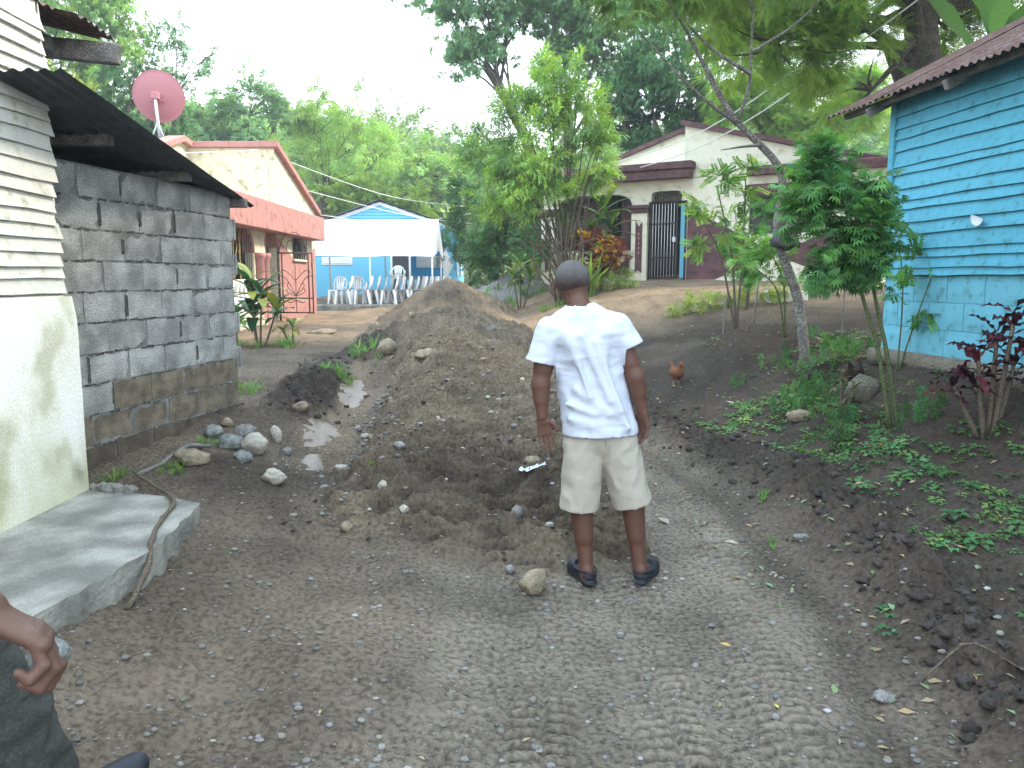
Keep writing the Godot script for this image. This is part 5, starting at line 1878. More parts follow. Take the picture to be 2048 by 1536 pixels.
	# the dark red plant on the right bank
	cane_plant("ti_plant", "dark red plant with wavy leaves under the blue block wall", "plant", top(3.12, 4.95), [[0.0, 0.62, 0.0], [-0.16, 0.45, 0.1], [0.14, 0.5, -0.1], [0.05, 0.3, 0.14], [-0.05, 0.75, -0.1], [0.22, 0.3, 0.05]], 9, 0.26, 0.055, 1.0, [Color(0.055, 0.014, 0.022), Color(0.035, 0.013, 0.018), Color(0.12, 0.02, 0.03)], 0.3)
	cane_plant("dry_plant", "small plant with brown drooping leaves before the sapling's stems", "plant", top(2.66, 6.15), [[0, 0.3, 0], [0.1, 0.22, 0.05]], 9, 0.2, 0.03, 1.6, [Color(0.10, 0.07, 0.03), Color(0.08, 0.10, 0.04)])
	# bananas
	cane_plant("banana_plant", "banana plant with a torn upright leaf rising over the rusty roof", "banana plant", P(6.5, 1.1, 11.0), [[0, 3.2, 0], [0.4, 2.8, 0.2]], 8, 2.2, 0.5, 0.9, [Color(0.13, 0.3, 0.09), Color(0.19, 0.36, 0.11), Color(0.11, 0.25, 0.08)], 0.05, 1.6)
	cane_plant("banana_plant", "banana plant with bright yellow green leaves behind the sky blue house", "banana plant", P(-2.5, 1.6, 35.0), [[0, 1.7, 0], [0.5, 1.4, 0], [-0.4, 1.5, 0]], 8, 2.0, 0.5, 0.7, [Color(0.25, 0.36, 0.05), Color(0.17, 0.3, 0.06)], 0.02, 1.5)
	# the great tree over the blue house, and two unseen trees added behind it to shade the lane
	var gt2 := tree("great_tree", "great tree with a thick grey trunk and drooping fine foliage behind the blue house", "tree", [7.3, 14.0], [[7.25, 4.2, 14], [7.11, 5.54, 14], [6.94, 6.68, 14], [6.9, 8.0, 14]], 0.34,
		[[5.6, 5.6, 13.2, 0.9], [4.7, 5.3, 13, 0.8], [3.9, 5.2, 12.8, 0.75], [5.0, 6.2, 13, 1.1], [4.0, 6.3, 13, 1.0], [5.9, 4.6, 13.5, 0.7], [3.1, 5.9, 12.6, 0.8], [2.6, 6.6, 12.6, 0.9], [6.5, 8.2, 14, 2.0], [8.6, 7.5, 13.5, 1.8], [7.8, 6.0, 14.5, 1.0], [5.0, 8.2, 12.5, 1.8], [8.5, 9.5, 12.5, 2.2], [6.5, 10.0, 12.0, 2.2]], "pinnate", 2.0, 0.36, Color(0.15, 0.25, 0.045))
	for l in [[[7.15, 4.3, 14], [6.55, 5.3, 13.8], [6.19, 5.65, 13.6], [5.4, 5.85, 13.3], [4.6, 5.7, 13.0]], [[7.0, 6.1, 14], [8.0, 6.3, 13.8], [8.8, 6.3, 13.5]], [[6.9, 6.3, 14], [6.0, 6.9, 13.4], [4.9, 7.0, 13.0]]]:
		var pts := []
		for q in l:
			pts.append(P(q[0], q[1], q[2]) - gt2.position)
		var lm := MB.new()
		lm.tube(curve_points(pts, 14), [0.17, 0.16, 0.15, 0.14, 0.13, 0.115, 0.1, 0.09, 0.08, 0.07, 0.06, 0.05, 0.04, 0.03, 0.02], 8)
		put("limb", lm.commit(), M.bark, gt2)
	tree("shade_tree", "unseen spreading tree added behind the blue board house to shade the lane", "tree", [9.2, 8.0], [[9.1, 4.0, 8], [8.8, 6.0, 8]], 0.28, [[8.0, 8.0, 7.5, 1.9], [6.8, 8.8, 7.0, 1.8], [9.5, 8.5, 8.0, 2.0], [8.0, 9.6, 9.0, 2.0], [7.0, 8.2, 9.5, 1.6], [6.6, 10.2, 8.0, 1.8], [8.5, 8.5, 5.8, 1.8]], "mango", 1.2, 0.45, Color(0.07, 0.15, 0.04))
	tree("shade_tree", "unseen spreading tree added for shade beyond the near end of the blue board house", "tree", [9.0, 3.5], [[9.0, 4.0, 3.5], [8.6, 6.0, 3.5]], 0.28, [[7.8, 8.0, 3.6, 1.9], [6.6, 8.6, 4.2, 1.8], [9.3, 8.5, 3.5, 2.0], [7.2, 9.8, 5.0, 2.0], [6.4, 8.4, 2.5, 1.6], [8.0, 8.2, 1.6, 1.8]], "mango", 1.2, 0.45, Color(0.07, 0.15, 0.04))

# ---------------------------------------------------------------- growth on the ground
func build_ground_cover() -> void:
	var places := []
	var tints := []
	var patch := noise(55, 1.1, 3)
	for i in 4200:
		var d := rr(2.4, 9.5)
		var x := rr(1.5, 4.2)
		var edge := berm_x(d) + 0.15
		if x < edge or (x > 3.35 and d < 7.2):
			continue
		var want := 0.28 + patch.get_noise_2d(x, d) * 1.0 + 0.75 * bump01((x - 2.55) / 0.7) * bump01((d - 6.0) / 1.9) + 0.25 * bump01((d - 4.6) / 1.5)
		if x > 2.7 and d < 5.6:
			want -= 0.25
		if heap(x, d, 2.6, 8.9, 0.9, 1.1) > 0.15 or (x < 2.4 and d > 7.6):
			want -= 0.7
		if rr(0, 1.15) > want:
			continue
		var s := rr(0.05, 0.115)
		places.append(Transform3D(Basis(Vector3(rr(-1, 1), 5, rr(-1, 1)).normalized(), rr(0, 6)).scaled(Vector3(s, s * rr(0.7, 1.3), s)), top(x, d)))
		tints.append(tint(Color(0.062, 0.15, 0.05) if rr(0, 1) < 0.75 else Color(0.12, 0.2, 0.055)))
	var o := multi("ground_weeds", sprig("weed"), M.leaf, places, tints)
	o.set_meta("label", "low broad leaved weeds creeping over the dark bank")
	# taller weeds about the foot of the blue wall and the bent tree
	places = []
	tints = []
	for i in 420:
		var d := rr(5.4, 9.0)
		var x := rr(2.3, 3.6)
		if x > 3.15 and d < 6.9:
			continue
		if patch.get_noise_2d(x * 1.3 + 7.0, d) < -0.05 or heap(x, d, 2.6, 8.9, 0.9, 1.1) > 0.2:
			continue
		var s := rr(0.09, 0.19)
		var dir := Vector3(rr(-0.6, 0.6), 1, rr(-0.6, 0.6)).normalized()
		places.append(Transform3D(basis_to(dir, rr(0, 6)).scaled(Vector3.ONE * s), top(x, d)))
		tints.append(tint(Color(0.04, 0.11, 0.035)))
	o = multi("tall_weeds", sprig("broad"), M.leaf, places, tints)
	o.set_meta("label", "knee high weeds round the stones below the blue wall")
	# grass and weeds here and there
	places = []
	tints = []
	for q in [[-2.05, 9.1, 0.2, 12], [-2.64, 7.68, 0.16, 10], [-2.25, 5.54, 0.1, 7], [-2.2, 4.9, 0.09, 7], [-2.45, 4.75, 0.12, 5], [-3.6, 11.9, 0.25, 9], [-4.1, 11.7, 0.25, 6], [1.77, 5.15, 0.08, 5], [1.55, 4.45, 0.06, 4], [0.4, 19.5, 0.5, 14], [-0.3, 20.0, 0.5, 12], [0.9, 16.4, 0.3, 8], [-1.9, 10.3, 0.25, 10], [-0.92, 5.0, 0.05, 3]]:
		for i in q[3]:
			var s: float = rr(0.5, 1.0) * clampf(q[2] * 0.9, 0.07, 0.3)
			places.append(Transform3D(Basis(Vector3.UP, rr(0, 6)).scaled(Vector3(s * 1.3, s, s * 1.3)), top(q[0] + rr(-1, 1) * q[2], q[1] + rr(-1, 1) * q[2])))
			tints.append(tint(Color(0.10, 0.2, 0.05)))
	o = multi("grass_tufts", sprig("blade"), M.leaf, places, tints)
	o.set_meta("label", "tufts of grass along the ditch and yard edges")
	# fallen leaves, green and dry
	places = []
	tints = []
	for i in 900:
		var d := rr(2.3, 9.5) if i < 700 else rr(10.0, 18.0)
		var x := rr(1.2, 3.4) if i < 560 else (rr(-2.2, 1.4) if i < 700 else rr(0.8, 4.0))
		var s := rr(0.02, 0.07) if i < 560 else rr(0.012, 0.04)
		if i >= 700:
			s = rr(0.03, 0.07)
		places.append(Transform3D(Basis(Vector3(rr(-1, 1), 3, rr(-1, 1)).normalized(), rr(0, 6)).scaled(Vector3.ONE * s), top(x, d) + Vector3(0, 0.006, 0)))
		tints.append(tint(Color(0.13, 0.2, 0.1) if rr(0, 1) < 0.5 and i < 560 else Color(0.24, 0.19, 0.12)))
	o = multi("leaf_litter", sprig("fallen"), M.leaf, places, tints)
	o.set_meta("label", "small fallen leaves scattered over the lane and bank")
	# pebbles
	places = []
	tints = []
	for i in 7000:
		var d := 2.2 + 7.5 * pow(rr(0, 1), 1.6)
		var x := rr(-1.9, 2.3)
		if i > 5600:
			d = rr(4.4, 13.0)
			x = rr(-1.9, 0.9)
		elif i > 5100:
			d = rr(5.5, 8.2)
			x = -1.15 - (d - 6.0) * 0.12 + rr(-0.3, 0.25)
		var p := top(x, d)
		if (g_dark > 0.6 and rr(0, 1) < 0.55) or (g_wet > 0.3 and rr(0, 1) < 0.85):
			continue
		var s := 0.0025 + 0.014 * pow(rr(0, 1), 4.5)
		if i > 5100:
			s *= 1.5
		places.append(Transform3D(Basis(Vector3(rr(-1, 1), rr(-1, 1), rr(-1, 1)).normalized(), rr(0, 6)).scaled(Vector3(1.2, rr(0.5, 0.9), rr(0.7, 1.1)) * s), p + Vector3(0, s * 0.25, 0)))
		var v := rr(0.12, 0.3) * (1.0 if rr(0, 1) < 0.85 else 1.6)
		tints.append(Color(v, v * rr(0.92, 1.0), v * rr(0.8, 0.97)))
	o = multi("pebbles", lumpy(Vector3.ONE, 5, 0.2, 5, 1), M.pebble, places, tints)
	o.set_meta("label", "pebbles strewn over the lane and the spoil heap")
	# clods of dark soil along the thrown-up edge and the mud
	places = []
	tints = []
	for i in 1900:
		var d := rr(2.4, 9.0)
		var x := berm_x(d) + R.randfn(0.0, 0.16)
		if i > 1100:
			d = rr(6.8, 10.5)
			x = -2.1 - (d - 8.0) * 0.1 + R.randfn(0.0, 0.25)
		if i > 1500:
			d = rr(4.2, 9.0)
			x = rr(-1.4, 0.9)
		var s := (0.005 + 0.028 * pow(rr(0, 1), 4.5)) * (0.6 if i > 1500 else 1.0)
		places.append(Transform3D(Basis(Vector3(rr(-1, 1), rr(-1, 1), rr(-1, 1)).normalized(), rr(0, 6)).scaled(Vector3(1, rr(0.6, 0.9), 1) * s), top(x, d) + Vector3(0, s * 0.3, 0)))
		var v := rr(0.75, 1.3)
		tints.append(Color(v, v, v))
	o = multi("soil_clods", lumpy(Vector3.ONE, 9, 0.45, 2, 2), M.clod, places, tints)
	o.set_meta("label", "crumbled clods of dark soil along the edge of the lane")
	# woods far up the valley
	places = []
	tints = []
	for i in 5200:
		var d := rr(52, 112)
		var x := rr(-1.0, 1.0) * (14.0 + d * 0.75)
		var p := top(x, d)
		var h := rr(2.0, 5.5)
		for k in 3:
			var s := rr(1.6, 2.6)
			places.append(Transform3D(basis_to(Vector3(rr(-1, 1), rr(-0.4, 0.8), rr(-0.2, 1))).scaled(Vector3.ONE * s), p + Vector3(rr(-1.6, 1.6), h * rr(0.5, 1.1), rr(-1, 1))))
			tints.append(tint(Color(0.12, 0.21, 0.075)))
	o = multi("distant_woods", sprig("broad"), M.leaf, places, tints)
	o.set_meta("label", "hazy woods covering the hill at the head of the valley")

func build_far_trees() -> void:
	tree("mango_tree", "tall pale green mango tree behind the clapboard house roof", "tree", [-20.25, 33.0], [[-19.50, 6.91, 33.0], [-19.64, 8.90, 33.0]], 0.25, [[-20.43, 11.64, 33, 2.36], [-18.92, 12.34, 34, 2.21], [-16.77, 11.64, 33, 1.93], [-16.18, 9.64, 32, 1.56], [-19.47, 9.97, 35, 1.82], [-20.24, 9.1, 33, 1.93], [-22.84, 10.74, 34, 2.43], [-17.43, 13.55, 33, 2.36], [-16.17, 12.74, 34, 1.32]], "mango", 1.50, 0.50, Color(0.16, 0.28, 0.08))
	tree("mango_tree", "dark mango tree with drooping leaf clusters behind the satellite dish", "tree", [-13.73, 28.0], [[-13.46, 5.59, 28.0]], 0.28, [[-13.53, 7.63, 28, 1.27], [-12.06, 7.09, 27, 1.05], [-14.96, 7.32, 29, 1.13], [-13.13, 8.47, 28, 1], [-12.2, 6.62, 28, 0.82], [-13.47, 6.19, 27, 0.96]], "mango", 1.60, 0.42, Color(0.05, 0.12, 0.05))
	tree("small_tree", "airy young tree with thin forked branches rising over the dish", "tree", [-15.29, 35.0], [[-14.82, 8.29, 35.0], [-14.81, 9.55, 35.0]], 0.13, [[-14.79, 11.84, 35, 0.95], [-15.68, 11.32, 35, 0.86], [-14.26, 11.28, 36, 0.94], [-13.2, 11.22, 35, 0.5], [-15.31, 10.39, 35, 0.91], [-14.14, 9.87, 35, 0.8], [-12.87, 11.32, 35, 0.32], [-14.53, 12.45, 35, 0.57]], "broad", 0.75, 0.36, Color(0.1, 0.21, 0.085))
	tree("yellow_green_tree", "yellowish tree with pale stem between the clapboard house and the dark mango", "tree", [-13.49, 24.0], [[-13.74, 6.19, 24.0], [-13.09, 6.92, 24.0]], 0.12, [[-13.09, 6.92, 24, 0.7], [-13.64, 7.49, 24, 0.62], [-12.52, 6.48, 24, 0.62], [-13.44, 6.19, 24, 0.62], [-12.87, 5.76, 24, 0.55]], "broad", 0.90, 0.35, Color(0.19, 0.24, 0.05))
	tree("round_tree", "dense bluish tree standing beyond the cream gable", "tree", [-14.16, 42.0], [[-13.88, 7.58, 42.0]], 0.30, [[-13.75, 10.51, 42, 2.05], [-15.12, 9.37, 42, 1.64], [-12.77, 10.54, 44, 2], [-14.38, 8.35, 42, 1.64], [-16.09, 8.25, 43, 1.4], [-16.42, 9.62, 42, 1.09]], "broad", 1.25, 0.60, Color(0.11, 0.21, 0.09))
	tree("bamboo_clump", "feathery yellow green bamboo clump rising behind the sky blue house", "tree", [-9.14, 38.0], [[-8.99, 6.31, 38.0]], 0.16, [[-9.14, 8.86, 38, 1.97], [-7.75, 7.71, 38, 2.1], [-10.4, 7.87, 39, 1.9], [-6.81, 6.78, 38, 1.48], [-8.75, 6.31, 38, 1.97], [-7.23, 9.09, 38, 1.23], [-10.31, 9.55, 38, 1.23], [-9.1, 10.23, 38, 0.99], [-6.07, 7.71, 38, 1.23]], "lance", 1.30, 0.60, Color(0.2, 0.32, 0.085))
	tree("hillside_tree", "hazy light green tree on the slope above the banana plant", "tree", [-7.21, 50.0], [[-7.10, 6.87, 50.0]], 0.25, [[-7.06, 9.02, 50, 1.95], [-5.48, 9.33, 50, 1.62], [-8.04, 7.48, 50, 1.62], [-6.15, 7.17, 50, 1.79], [-4.55, 8.1, 50, 1.62]], "broad", 1.10, 0.70, Color(0.2, 0.32, 0.09))
	tree("sparse_tree", "thin hazy tree with leaves only at its twig ends", "tree", [-9.85, 58.0], [[-9.27, 10.91, 58.0]], 0.15, [[-8.48, 13.72, 58, 1.51], [-10.28, 14.42, 58, 1.32], [-7.04, 13.02, 58, 1.32], [-10.96, 15.8, 58, 0.83], [-6.3, 13.9, 58, 0.83], [-9.24, 12.32, 58, 1.51]], "broad", 0.45, 0.50, Color(0.17, 0.25, 0.12))
	tree("hillside_tree", "far hazy tree closing the valley beside the tall leaning tree", "tree", [-4.01, 60.0], [[-3.58, 7.91, 60.0]], 0.25, [[-3.55, 11.23, 60, 2.14], [-1.66, 10.87, 60, 1.95], [-5.07, 10.13, 60, 1.75], [-3.19, 9.03, 60, 2.34], [-0.91, 9.4, 60, 1.95]], "broad", 1.10, 0.70, Color(0.13, 0.21, 0.09))
	tree("leaning_tree", "tall tree with a dark trunk leaning out toward the open sky", "tree", [0.98, 30.0], [[0.78, 5.88, 30.0], [-0.26, 8.33, 30.0], [-1.00, 9.49, 30.0]], 0.26, [[-2.29, 10.73, 30, 1.17], [-1.18, 11.08, 30, 1.27], [-1.75, 9.67, 30, 0.88], [-0.26, 10.55, 30, 1.17], [-2.65, 12.12, 30, 1.56], [-0.81, 12.64, 30, 1.75], [0.48, 11.08, 30, 1.17], [-2.49, 9.85, 30, 0.68], [0.29, 12.47, 30, 1.56], [-1.53, 13.33, 30, 1.75]], "mango", 1.60, 0.50, Color(0.13, 0.25, 0.11))
	tree("tall_tree", "tall straight tree behind the bamboo with a grey trunk", "tree", [2.21, 31.0], [[2.20, 6.59, 31.0], [2.14, 8.65, 31.0]], 0.26, [[1.64, 11.39, 31, 1.51], [2.97, 11.57, 31, 1.61], [2.5, 10.39, 32, 1.25], [3.94, 10.67, 31, 1.41], [1.27, 9.94, 31, 0.91], [3.53, 12.83, 31, 2.21], [1.44, 13.19, 31, 2.01], [4.35, 9.39, 31, 1.01]], "mango", 2.30, 0.50, Color(0.12, 0.25, 0.08))
	tree("tall_tree", "tall dark green tree filling the gap between the straight trunk and the great tree", "tree", [7.98, 33.0], [[7.81, 6.91, 33.0], [7.71, 9.89, 33.0]], 0.25, [[6.21, 12.41, 33, 1.93], [8.06, 11.64, 33, 1.71], [7.58, 13.74, 33, 2.57], [9.64, 12.79, 33, 1.93], [9.11, 10.86, 33, 1.5], [5.56, 13.93, 33, 2.14], [10.91, 11.64, 33, 1.71]], "mango", 2.00, 0.50, Color(0.14, 0.26, 0.075))
	tree("mango_tree", "very dark mango tree behind the roof peak of the maroon house", "tree", [4.97, 27.0], [[4.87, 5.45, 27.0]], 0.30, [[4.47, 7.9, 27, 1.31], [5.49, 7.58, 27, 1.23], [3.82, 6.77, 27, 1.05], [5.01, 6.6, 27, 1.14], [6.19, 6.93, 27, 0.96], [4.28, 9.02, 27, 1.23], [5.79, 8.86, 27, 1.23], [3.64, 7.74, 27, 0.88]], "mango", 2.60, 0.45, Color(0.05, 0.13, 0.05))
	tree("shade_tree", "broad tree with fine bright leaves behind the maroon house", "tree", [8.62, 25.0], [[8.43, 5.63, 25.0]], 0.25, [[6.97, 6.84, 25, 0.97], [8.07, 6.69, 25, 1.14], [9.33, 6.54, 25, 1.14], [10.41, 6.84, 25, 1.14], [8.99, 7.98, 26, 1.35], [9.87, 8.03, 25, 1.3], [7.39, 7.88, 25, 1.14], [10.98, 7.59, 25, 0.97], [6.48, 7.44, 25, 0.81]], "pinnate", 2.20, 0.50, Color(0.15, 0.26, 0.05))
	tree("bush", "dark leafy bushes filling the gap beside the sky blue house", "bush", [-1.46, 27.0], [[-1.45, 2.25, 27.0]], 0.06, [[-1.62, 3.61, 27, 0.88], [-0.7, 2.84, 25, 0.89], [-2.22, 2.63, 28, 0.73], [-0.23, 3.7, 26, 0.84], [-1.03, 2.05, 25, 0.81], [-1.61, 4.45, 27, 0.7], [0.26, 2.84, 25, 0.73]], "broad", 1.50, 0.32, Color(0.05, 0.115, 0.045))
	tree("bush", "tangle of dark shrubs between the feathery tree and the gravel heap", "bush", [-0.19, 21.5], [[-0.19, 1.85, 21.5]], 0.05, [[-0.88, 2.4, 21.5, 0.56], [-0.19, 2.67, 21.5, 0.63], [0.47, 2.36, 20.5, 0.6], [0.22, 3.21, 21.5, 0.7], [-0.47, 3.34, 21.5, 0.56], [0.77, 3.07, 21.5, 0.56], [0.33, 1.83, 19.5, 0.38], [-0.75, 1.85, 21.5, 0.39]], "broad", 1.80, 0.30, Color(0.06, 0.135, 0.045))
	tree("bush", "light bush under the hillside trees behind the tent", "bush", [-7.50, 36.0], [[-7.43, 4.28, 36.0]], 0.06, [[-7.63, 5.17, 36, 0.94], [-6.49, 5.29, 36, 0.82], [-8.32, 5.17, 36, 0.82], [-5.57, 5.17, 36, 0.82], [-4.44, 4.95, 36, 0.94], [-3.3, 4.5, 36, 0.82]], "broad", 1.50, 0.40, Color(0.14, 0.22, 0.055))

# ---------------------------------------------------------------- people and hens
func joined(meshes: Array) -> ArrayMesh:
	var out := ArrayMesh.new()
	for m: ArrayMesh in meshes:
		out.add_surface_from_arrays(Mesh.PRIMITIVE_TRIANGLES, m.surface_get_arrays(0))
	return out

# palm, four fingers and a thumb; dir points to the fingertips, palm_n out of the palm, thumb_side to the thumb
func hand(f: Field, wrist: Vector3, dir: Vector3, palm_n: Vector3, thumb_side: Vector3, curl: float, size := 1.0) -> void:
	var s := size
	var k0 := wrist + dir * 0.085 * s
	f.bone(wrist - dir * 0.03 * s, wrist + dir * 0.02 * s, 0.026 * s, 0.027 * s, 0.01, palm_n, 0.75)
	for i in 4:
		var o := thumb_side * (0.028 - 0.019 * i) * s
		f.bone(wrist + o * 0.5 + dir * 0.01 * s, k0 + o, 0.017 * s, 0.0125 * s, 0.012, palm_n, 0.85)
	var lens := [0.042, 0.047, 0.044, 0.034]
	for i in 4:
		var o := thumb_side * (0.029 - 0.0195 * i) * s
		var p := k0 + o - dir * 0.006 * s * absf(i - 1.3)
		var d := (dir + thumb_side * (0.10 - 0.07 * i)).normalized()
		var r := 0.0092 * s
		for k in 3:
			var a := curl * (0.5 + 0.35 * k) * (0.85 + 0.1 * i)
			d = d.rotated(dir.cross(palm_n).normalized(), a)
			var q: Vector3 = p + d * lens[i] * s * [1.0, 0.68, 0.5][k]
			f.bone(p, q, r, r * 0.9, 0.004)
			p = q
			r *= 0.92
	var t0 := wrist + dir * 0.022 * s + thumb_side * 0.026 * s
	var t1 := t0 + (dir * 0.7 + thumb_side * 0.75 + palm_n * 0.3).normalized() * 0.042 * s
	var t2 := t1 + (dir * 0.95 + thumb_side * 0.2 + palm_n * 0.3).normalized() * 0.034 * s
	f.bone(t0, t1, 0.0155 * s, 0.0115 * s, 0.012)
	f.bone(t1, t2, 0.0112 * s, 0.009 * s, 0.005)

func build_man() -> void:
	var at := P(0.555, 0.0, 3.98)
	var o := thing("person", "man in a white T-shirt and beige shorts standing with his back turned", "person", at)
	var Z := Vector3(0, 0, 1)
	# body in world coordinates, then moved to its foot point
	var b := Field.new(Vector3(0.04, -0.02, -4.3), Vector3(0.86, 1.74, -3.82), 0.0095)
	b.bone(P(0.38, 1.36, 4.06), P(0.46, 0.86, 4.02), 0.11, 0.12, 0.03, Z, 0.55)
	b.bone(P(0.365, 1.43, 4.05), P(0.33, 1.545, 4.10), 0.063, 0.058, 0.03)
	b.bone(P(0.36, 1.42, 4.05), P(0.215, 1.335, 4.03), 0.045, 0.045, 0.03)
	b.bone(P(0.37, 1.42, 4.05), P(0.535, 1.36, 4.03), 0.045, 0.045, 0.03)
	for a in [[[0.195, 1.33, 4.03], [0.150, 1.08, 4.01], [0.158, 0.90, 3.99]], [[0.545, 1.355, 4.03], [0.640, 1.12, 3.99], [0.682, 0.94, 3.99]]]:
		var s := P(a[0][0], a[0][1], a[0][2])
		var e := P(a[1][0], a[1][1], a[1][2])
		var w := P(a[2][0], a[2][1], a[2][2])
		b.bone(s, e, 0.052, 0.045, 0.02)
		b.bone(s.lerp(e, 0.35), s.lerp(e, 0.7), 0.053, 0.049, 0.02)
		b.bone(e, w, 0.044, 0.030, 0.02)
		b.bone(e.lerp(w, 0.12), e.lerp(w, 0.5), 0.048, 0.039, 0.02)
	for l in [[[0.385, 0.8, 4.02], [0.372, 0.42, 4.04], [0.402, 0.06, 3.98], [0.345, 0.035, 4.12]], [[0.56, 0.8, 4.02], [0.648, 0.43, 4.04], [0.692, 0.06, 3.99], [0.775, 0.035, 4.12]]]:
		var h := P(l[0][0], l[0][1], l[0][2])
		var k := P(l[1][0], l[1][1], l[1][2])
		var an := P(l[2][0], l[2][1], l[2][2])
		b.bone(h, k, 0.085, 0.056, 0.03)
		b.bone(k, an, 0.056, 0.037, 0.03)
		b.bone(k.lerp(an, 0.12) + Vector3(0, 0, 0.022), k.lerp(an, 0.48) + Vector3(0, 0, 0.014), 0.055, 0.043, 0.03)
		b.bone(an + Vector3(0, 0.0, 0.012), an + Vector3(0, -0.035, 0.025), 0.034, 0.034, 0.02)
		b.bone(an + Vector3(0, -0.02, 0), P(l[3][0], l[3][1], l[3][2]), 0.034, 0.026, 0.02)
	# head with its own finer grid
	var hd := Field.new(Vector3(0.19, 1.44, -4.29), Vector3(0.45, 1.73, -3.99), 0.005)
	var c := P(0.318, 1.612, 4.13)
	hd.bone(c + Vector3(0, -0.01, 0.028), c + Vector3(0, 0.005, -0.035), 0.084, 0.081, 0.03)
	hd.bone(c + Vector3(0, 0.02, 0.0), c + Vector3(0, -0.03, -0.03), 0.083, 0.075, 0.03)
	hd.bone(c + Vector3(-0.004, -0.045, -0.045), c + Vector3(-0.006, -0.085, -0.085), 0.062, 0.035, 0.03)
	hd.bone(P(0.362, 1.44, 4.05), P(0.328, 1.56, 4.105), 0.062, 0.06, 0.03)
	hd.bone(c + Vector3(0, -0.01, -0.105), c + Vector3(-0.002, -0.038, -0.125), 0.012, 0.017, 0.015)
	hd.bone(c + Vector3(-0.02, -0.07, -0.112), c + Vector3(0.02, -0.07, -0.112), 0.011, 0.011, 0.01)
	for s in [-1, 1]:
		hd.bone(c + Vector3(0.034 * s, -0.004, -0.112), c + Vector3(0.036 * s, -0.004, -0.12), 0.014, 0.014, 0.01, Vector3.ZERO, 1.0, true)
		hd.bone(c + Vector3(0.034 * s, -0.005, -0.095), c + Vector3(0.034 * s, -0.006, -0.096), 0.012, 0.012, 0.004)
		var ear := c + Vector3(0.09 * s, -0.024, 0.0)
		hd.bone(ear + Vector3(0, 0.016, 0.006), ear + Vector3(0.002 * s, -0.022, -0.006), 0.022, 0.014, 0.006, Vector3(1, 0, 0.35 * s).normalized(), 0.38)
	for i in 3:
		# creases at the nape
		hd.bone(P(0.28, 1.535 - i * 0.022, 4.048 - i * 0.006), P(0.40, 1.525 - i * 0.02, 4.04 - i * 0.006), 0.0035, 0.0035, 0.0, Vector3.ZERO, 1.0, true)
	var lh := Field.new(Vector3(0.09, 0.72, -4.09), Vector3(0.28, 0.95, -3.9), 0.0042)
	hand(lh, P(0.158, 0.895, 3.99), Vector3(0.22, -0.97, 0.02).normalized(), Vector3(0.05, 0.1, 1).normalized(), Vector3(0.97, 0.22, -0.05).normalized(), 0.22, 1.0)
	var rh := Field.new(Vector3(0.6, 0.72, -4.09), Vector3(0.79, 0.98, -3.88), 0.0042)
	hand(rh, P(0.683, 0.935, 3.985), Vector3(0.12, -0.99, -0.02).normalized(), Vector3(-0.75, -0.05, 0.55).normalized(), Vector3(-0.55, -0.06, -0.75).normalized(), 0.38, 1.0)
	var body := put("body", joined([b.mesh(), hd.mesh(), lh.mesh(), rh.mesh()]), M.skin, o)
	body.position = -at
	# close-cropped greying hair
	var hr := Field.new(Vector3(0.2, 1.5, -4.27), Vector3(0.44, 1.73, -4.0), 0.006)
	hr.bone(c + Vector3(0, -0.01, 0.028), c + Vector3(0, 0.005, -0.035), 0.0857, 0.0827, 0.03)
	hr.bone(c + Vector3(0, 0.02, 0.0), c + Vector3(0, -0.03, -0.03), 0.0847, 0.0767, 0.03)
	hr.cut(c + Vector3(0, -0.062, 0.08), Vector3(0, -0.93, -0.36).normalized())
	var hm := hr.mesh().surface_get_arrays(0)
	var hc := PackedColorArray()
	var hn := noise(17, 40.0, 2)
	for v: Vector3 in hm[Mesh.ARRAY_VERTEX]:
		var k := smoothstep(-0.045, 0.06, v.y - c.y + hn.get_noise_3dv(v) * 0.02)
		hc.append(Color(0.075, 0.042, 0.032).lerp(Color(0.17, 0.16, 0.16), k))
	hm[Mesh.ARRAY_COLOR] = hc
	var hmesh := ArrayMesh.new()
	hmesh.add_surface_from_arrays(Mesh.PRIMITIVE_TRIANGLES, hm)
	var hair := put("hair", hmesh, M.hair, o)
	hair.position = -at
	# T-shirt
	var sh := Field.new(Vector3(0.03, 0.77, -4.24), Vector3(0.74, 1.5, -3.84), 0.0085)
	sh.bone(P(0.385, 1.30, 4.06), P(0.425, 1.05, 4.04), 0.175, 0.172, 0.03, Z, 0.68)
	sh.bone(P(0.425, 1.05, 4.04), P(0.468, 0.80, 4.01), 0.170, 0.197, 0.04, Z, 0.70)
	sh.bone(P(0.370, 1.34, 4.06), P(0.388, 1.26, 4.06), 0.145, 0.168, 0.04, Z, 0.62)
	sh.bone(P(0.355, 1.43, 4.05), P(0.205, 1.345, 4.03), 0.052, 0.062, 0.05)
	sh.bone(P(0.37, 1.435, 4.05), P(0.540, 1.368, 4.03), 0.052, 0.062, 0.05)
	sh.bone(P(0.200, 1.335, 4.03), P(0.140, 1.15, 4.01), 0.070, 0.080, 0.05)
	sh.bone(P(0.545, 1.358, 4.03), P(0.636, 1.225, 4.0), 0.069, 0.077, 0.05)
	# shoulder blades under the cloth, hollow of the spine
	sh.bone(P(0.30, 1.32, 3.965), P(0.32, 1.22, 3.95), 0.035, 0.02, 0.06)
	sh.bone(P(0.47, 1.33, 3.965), P(0.46, 1.22, 3.95), 0.035, 0.02, 0.06)
	sh.wrinkle(noise(31, 1.0, 2), Vector3(9.0, 3.0, 3.0), 0.006, true)
	sh.wrinkle(noise(33, 1.0, 2), Vector3(4.0, 11.0, 4.0), 0.004, true)
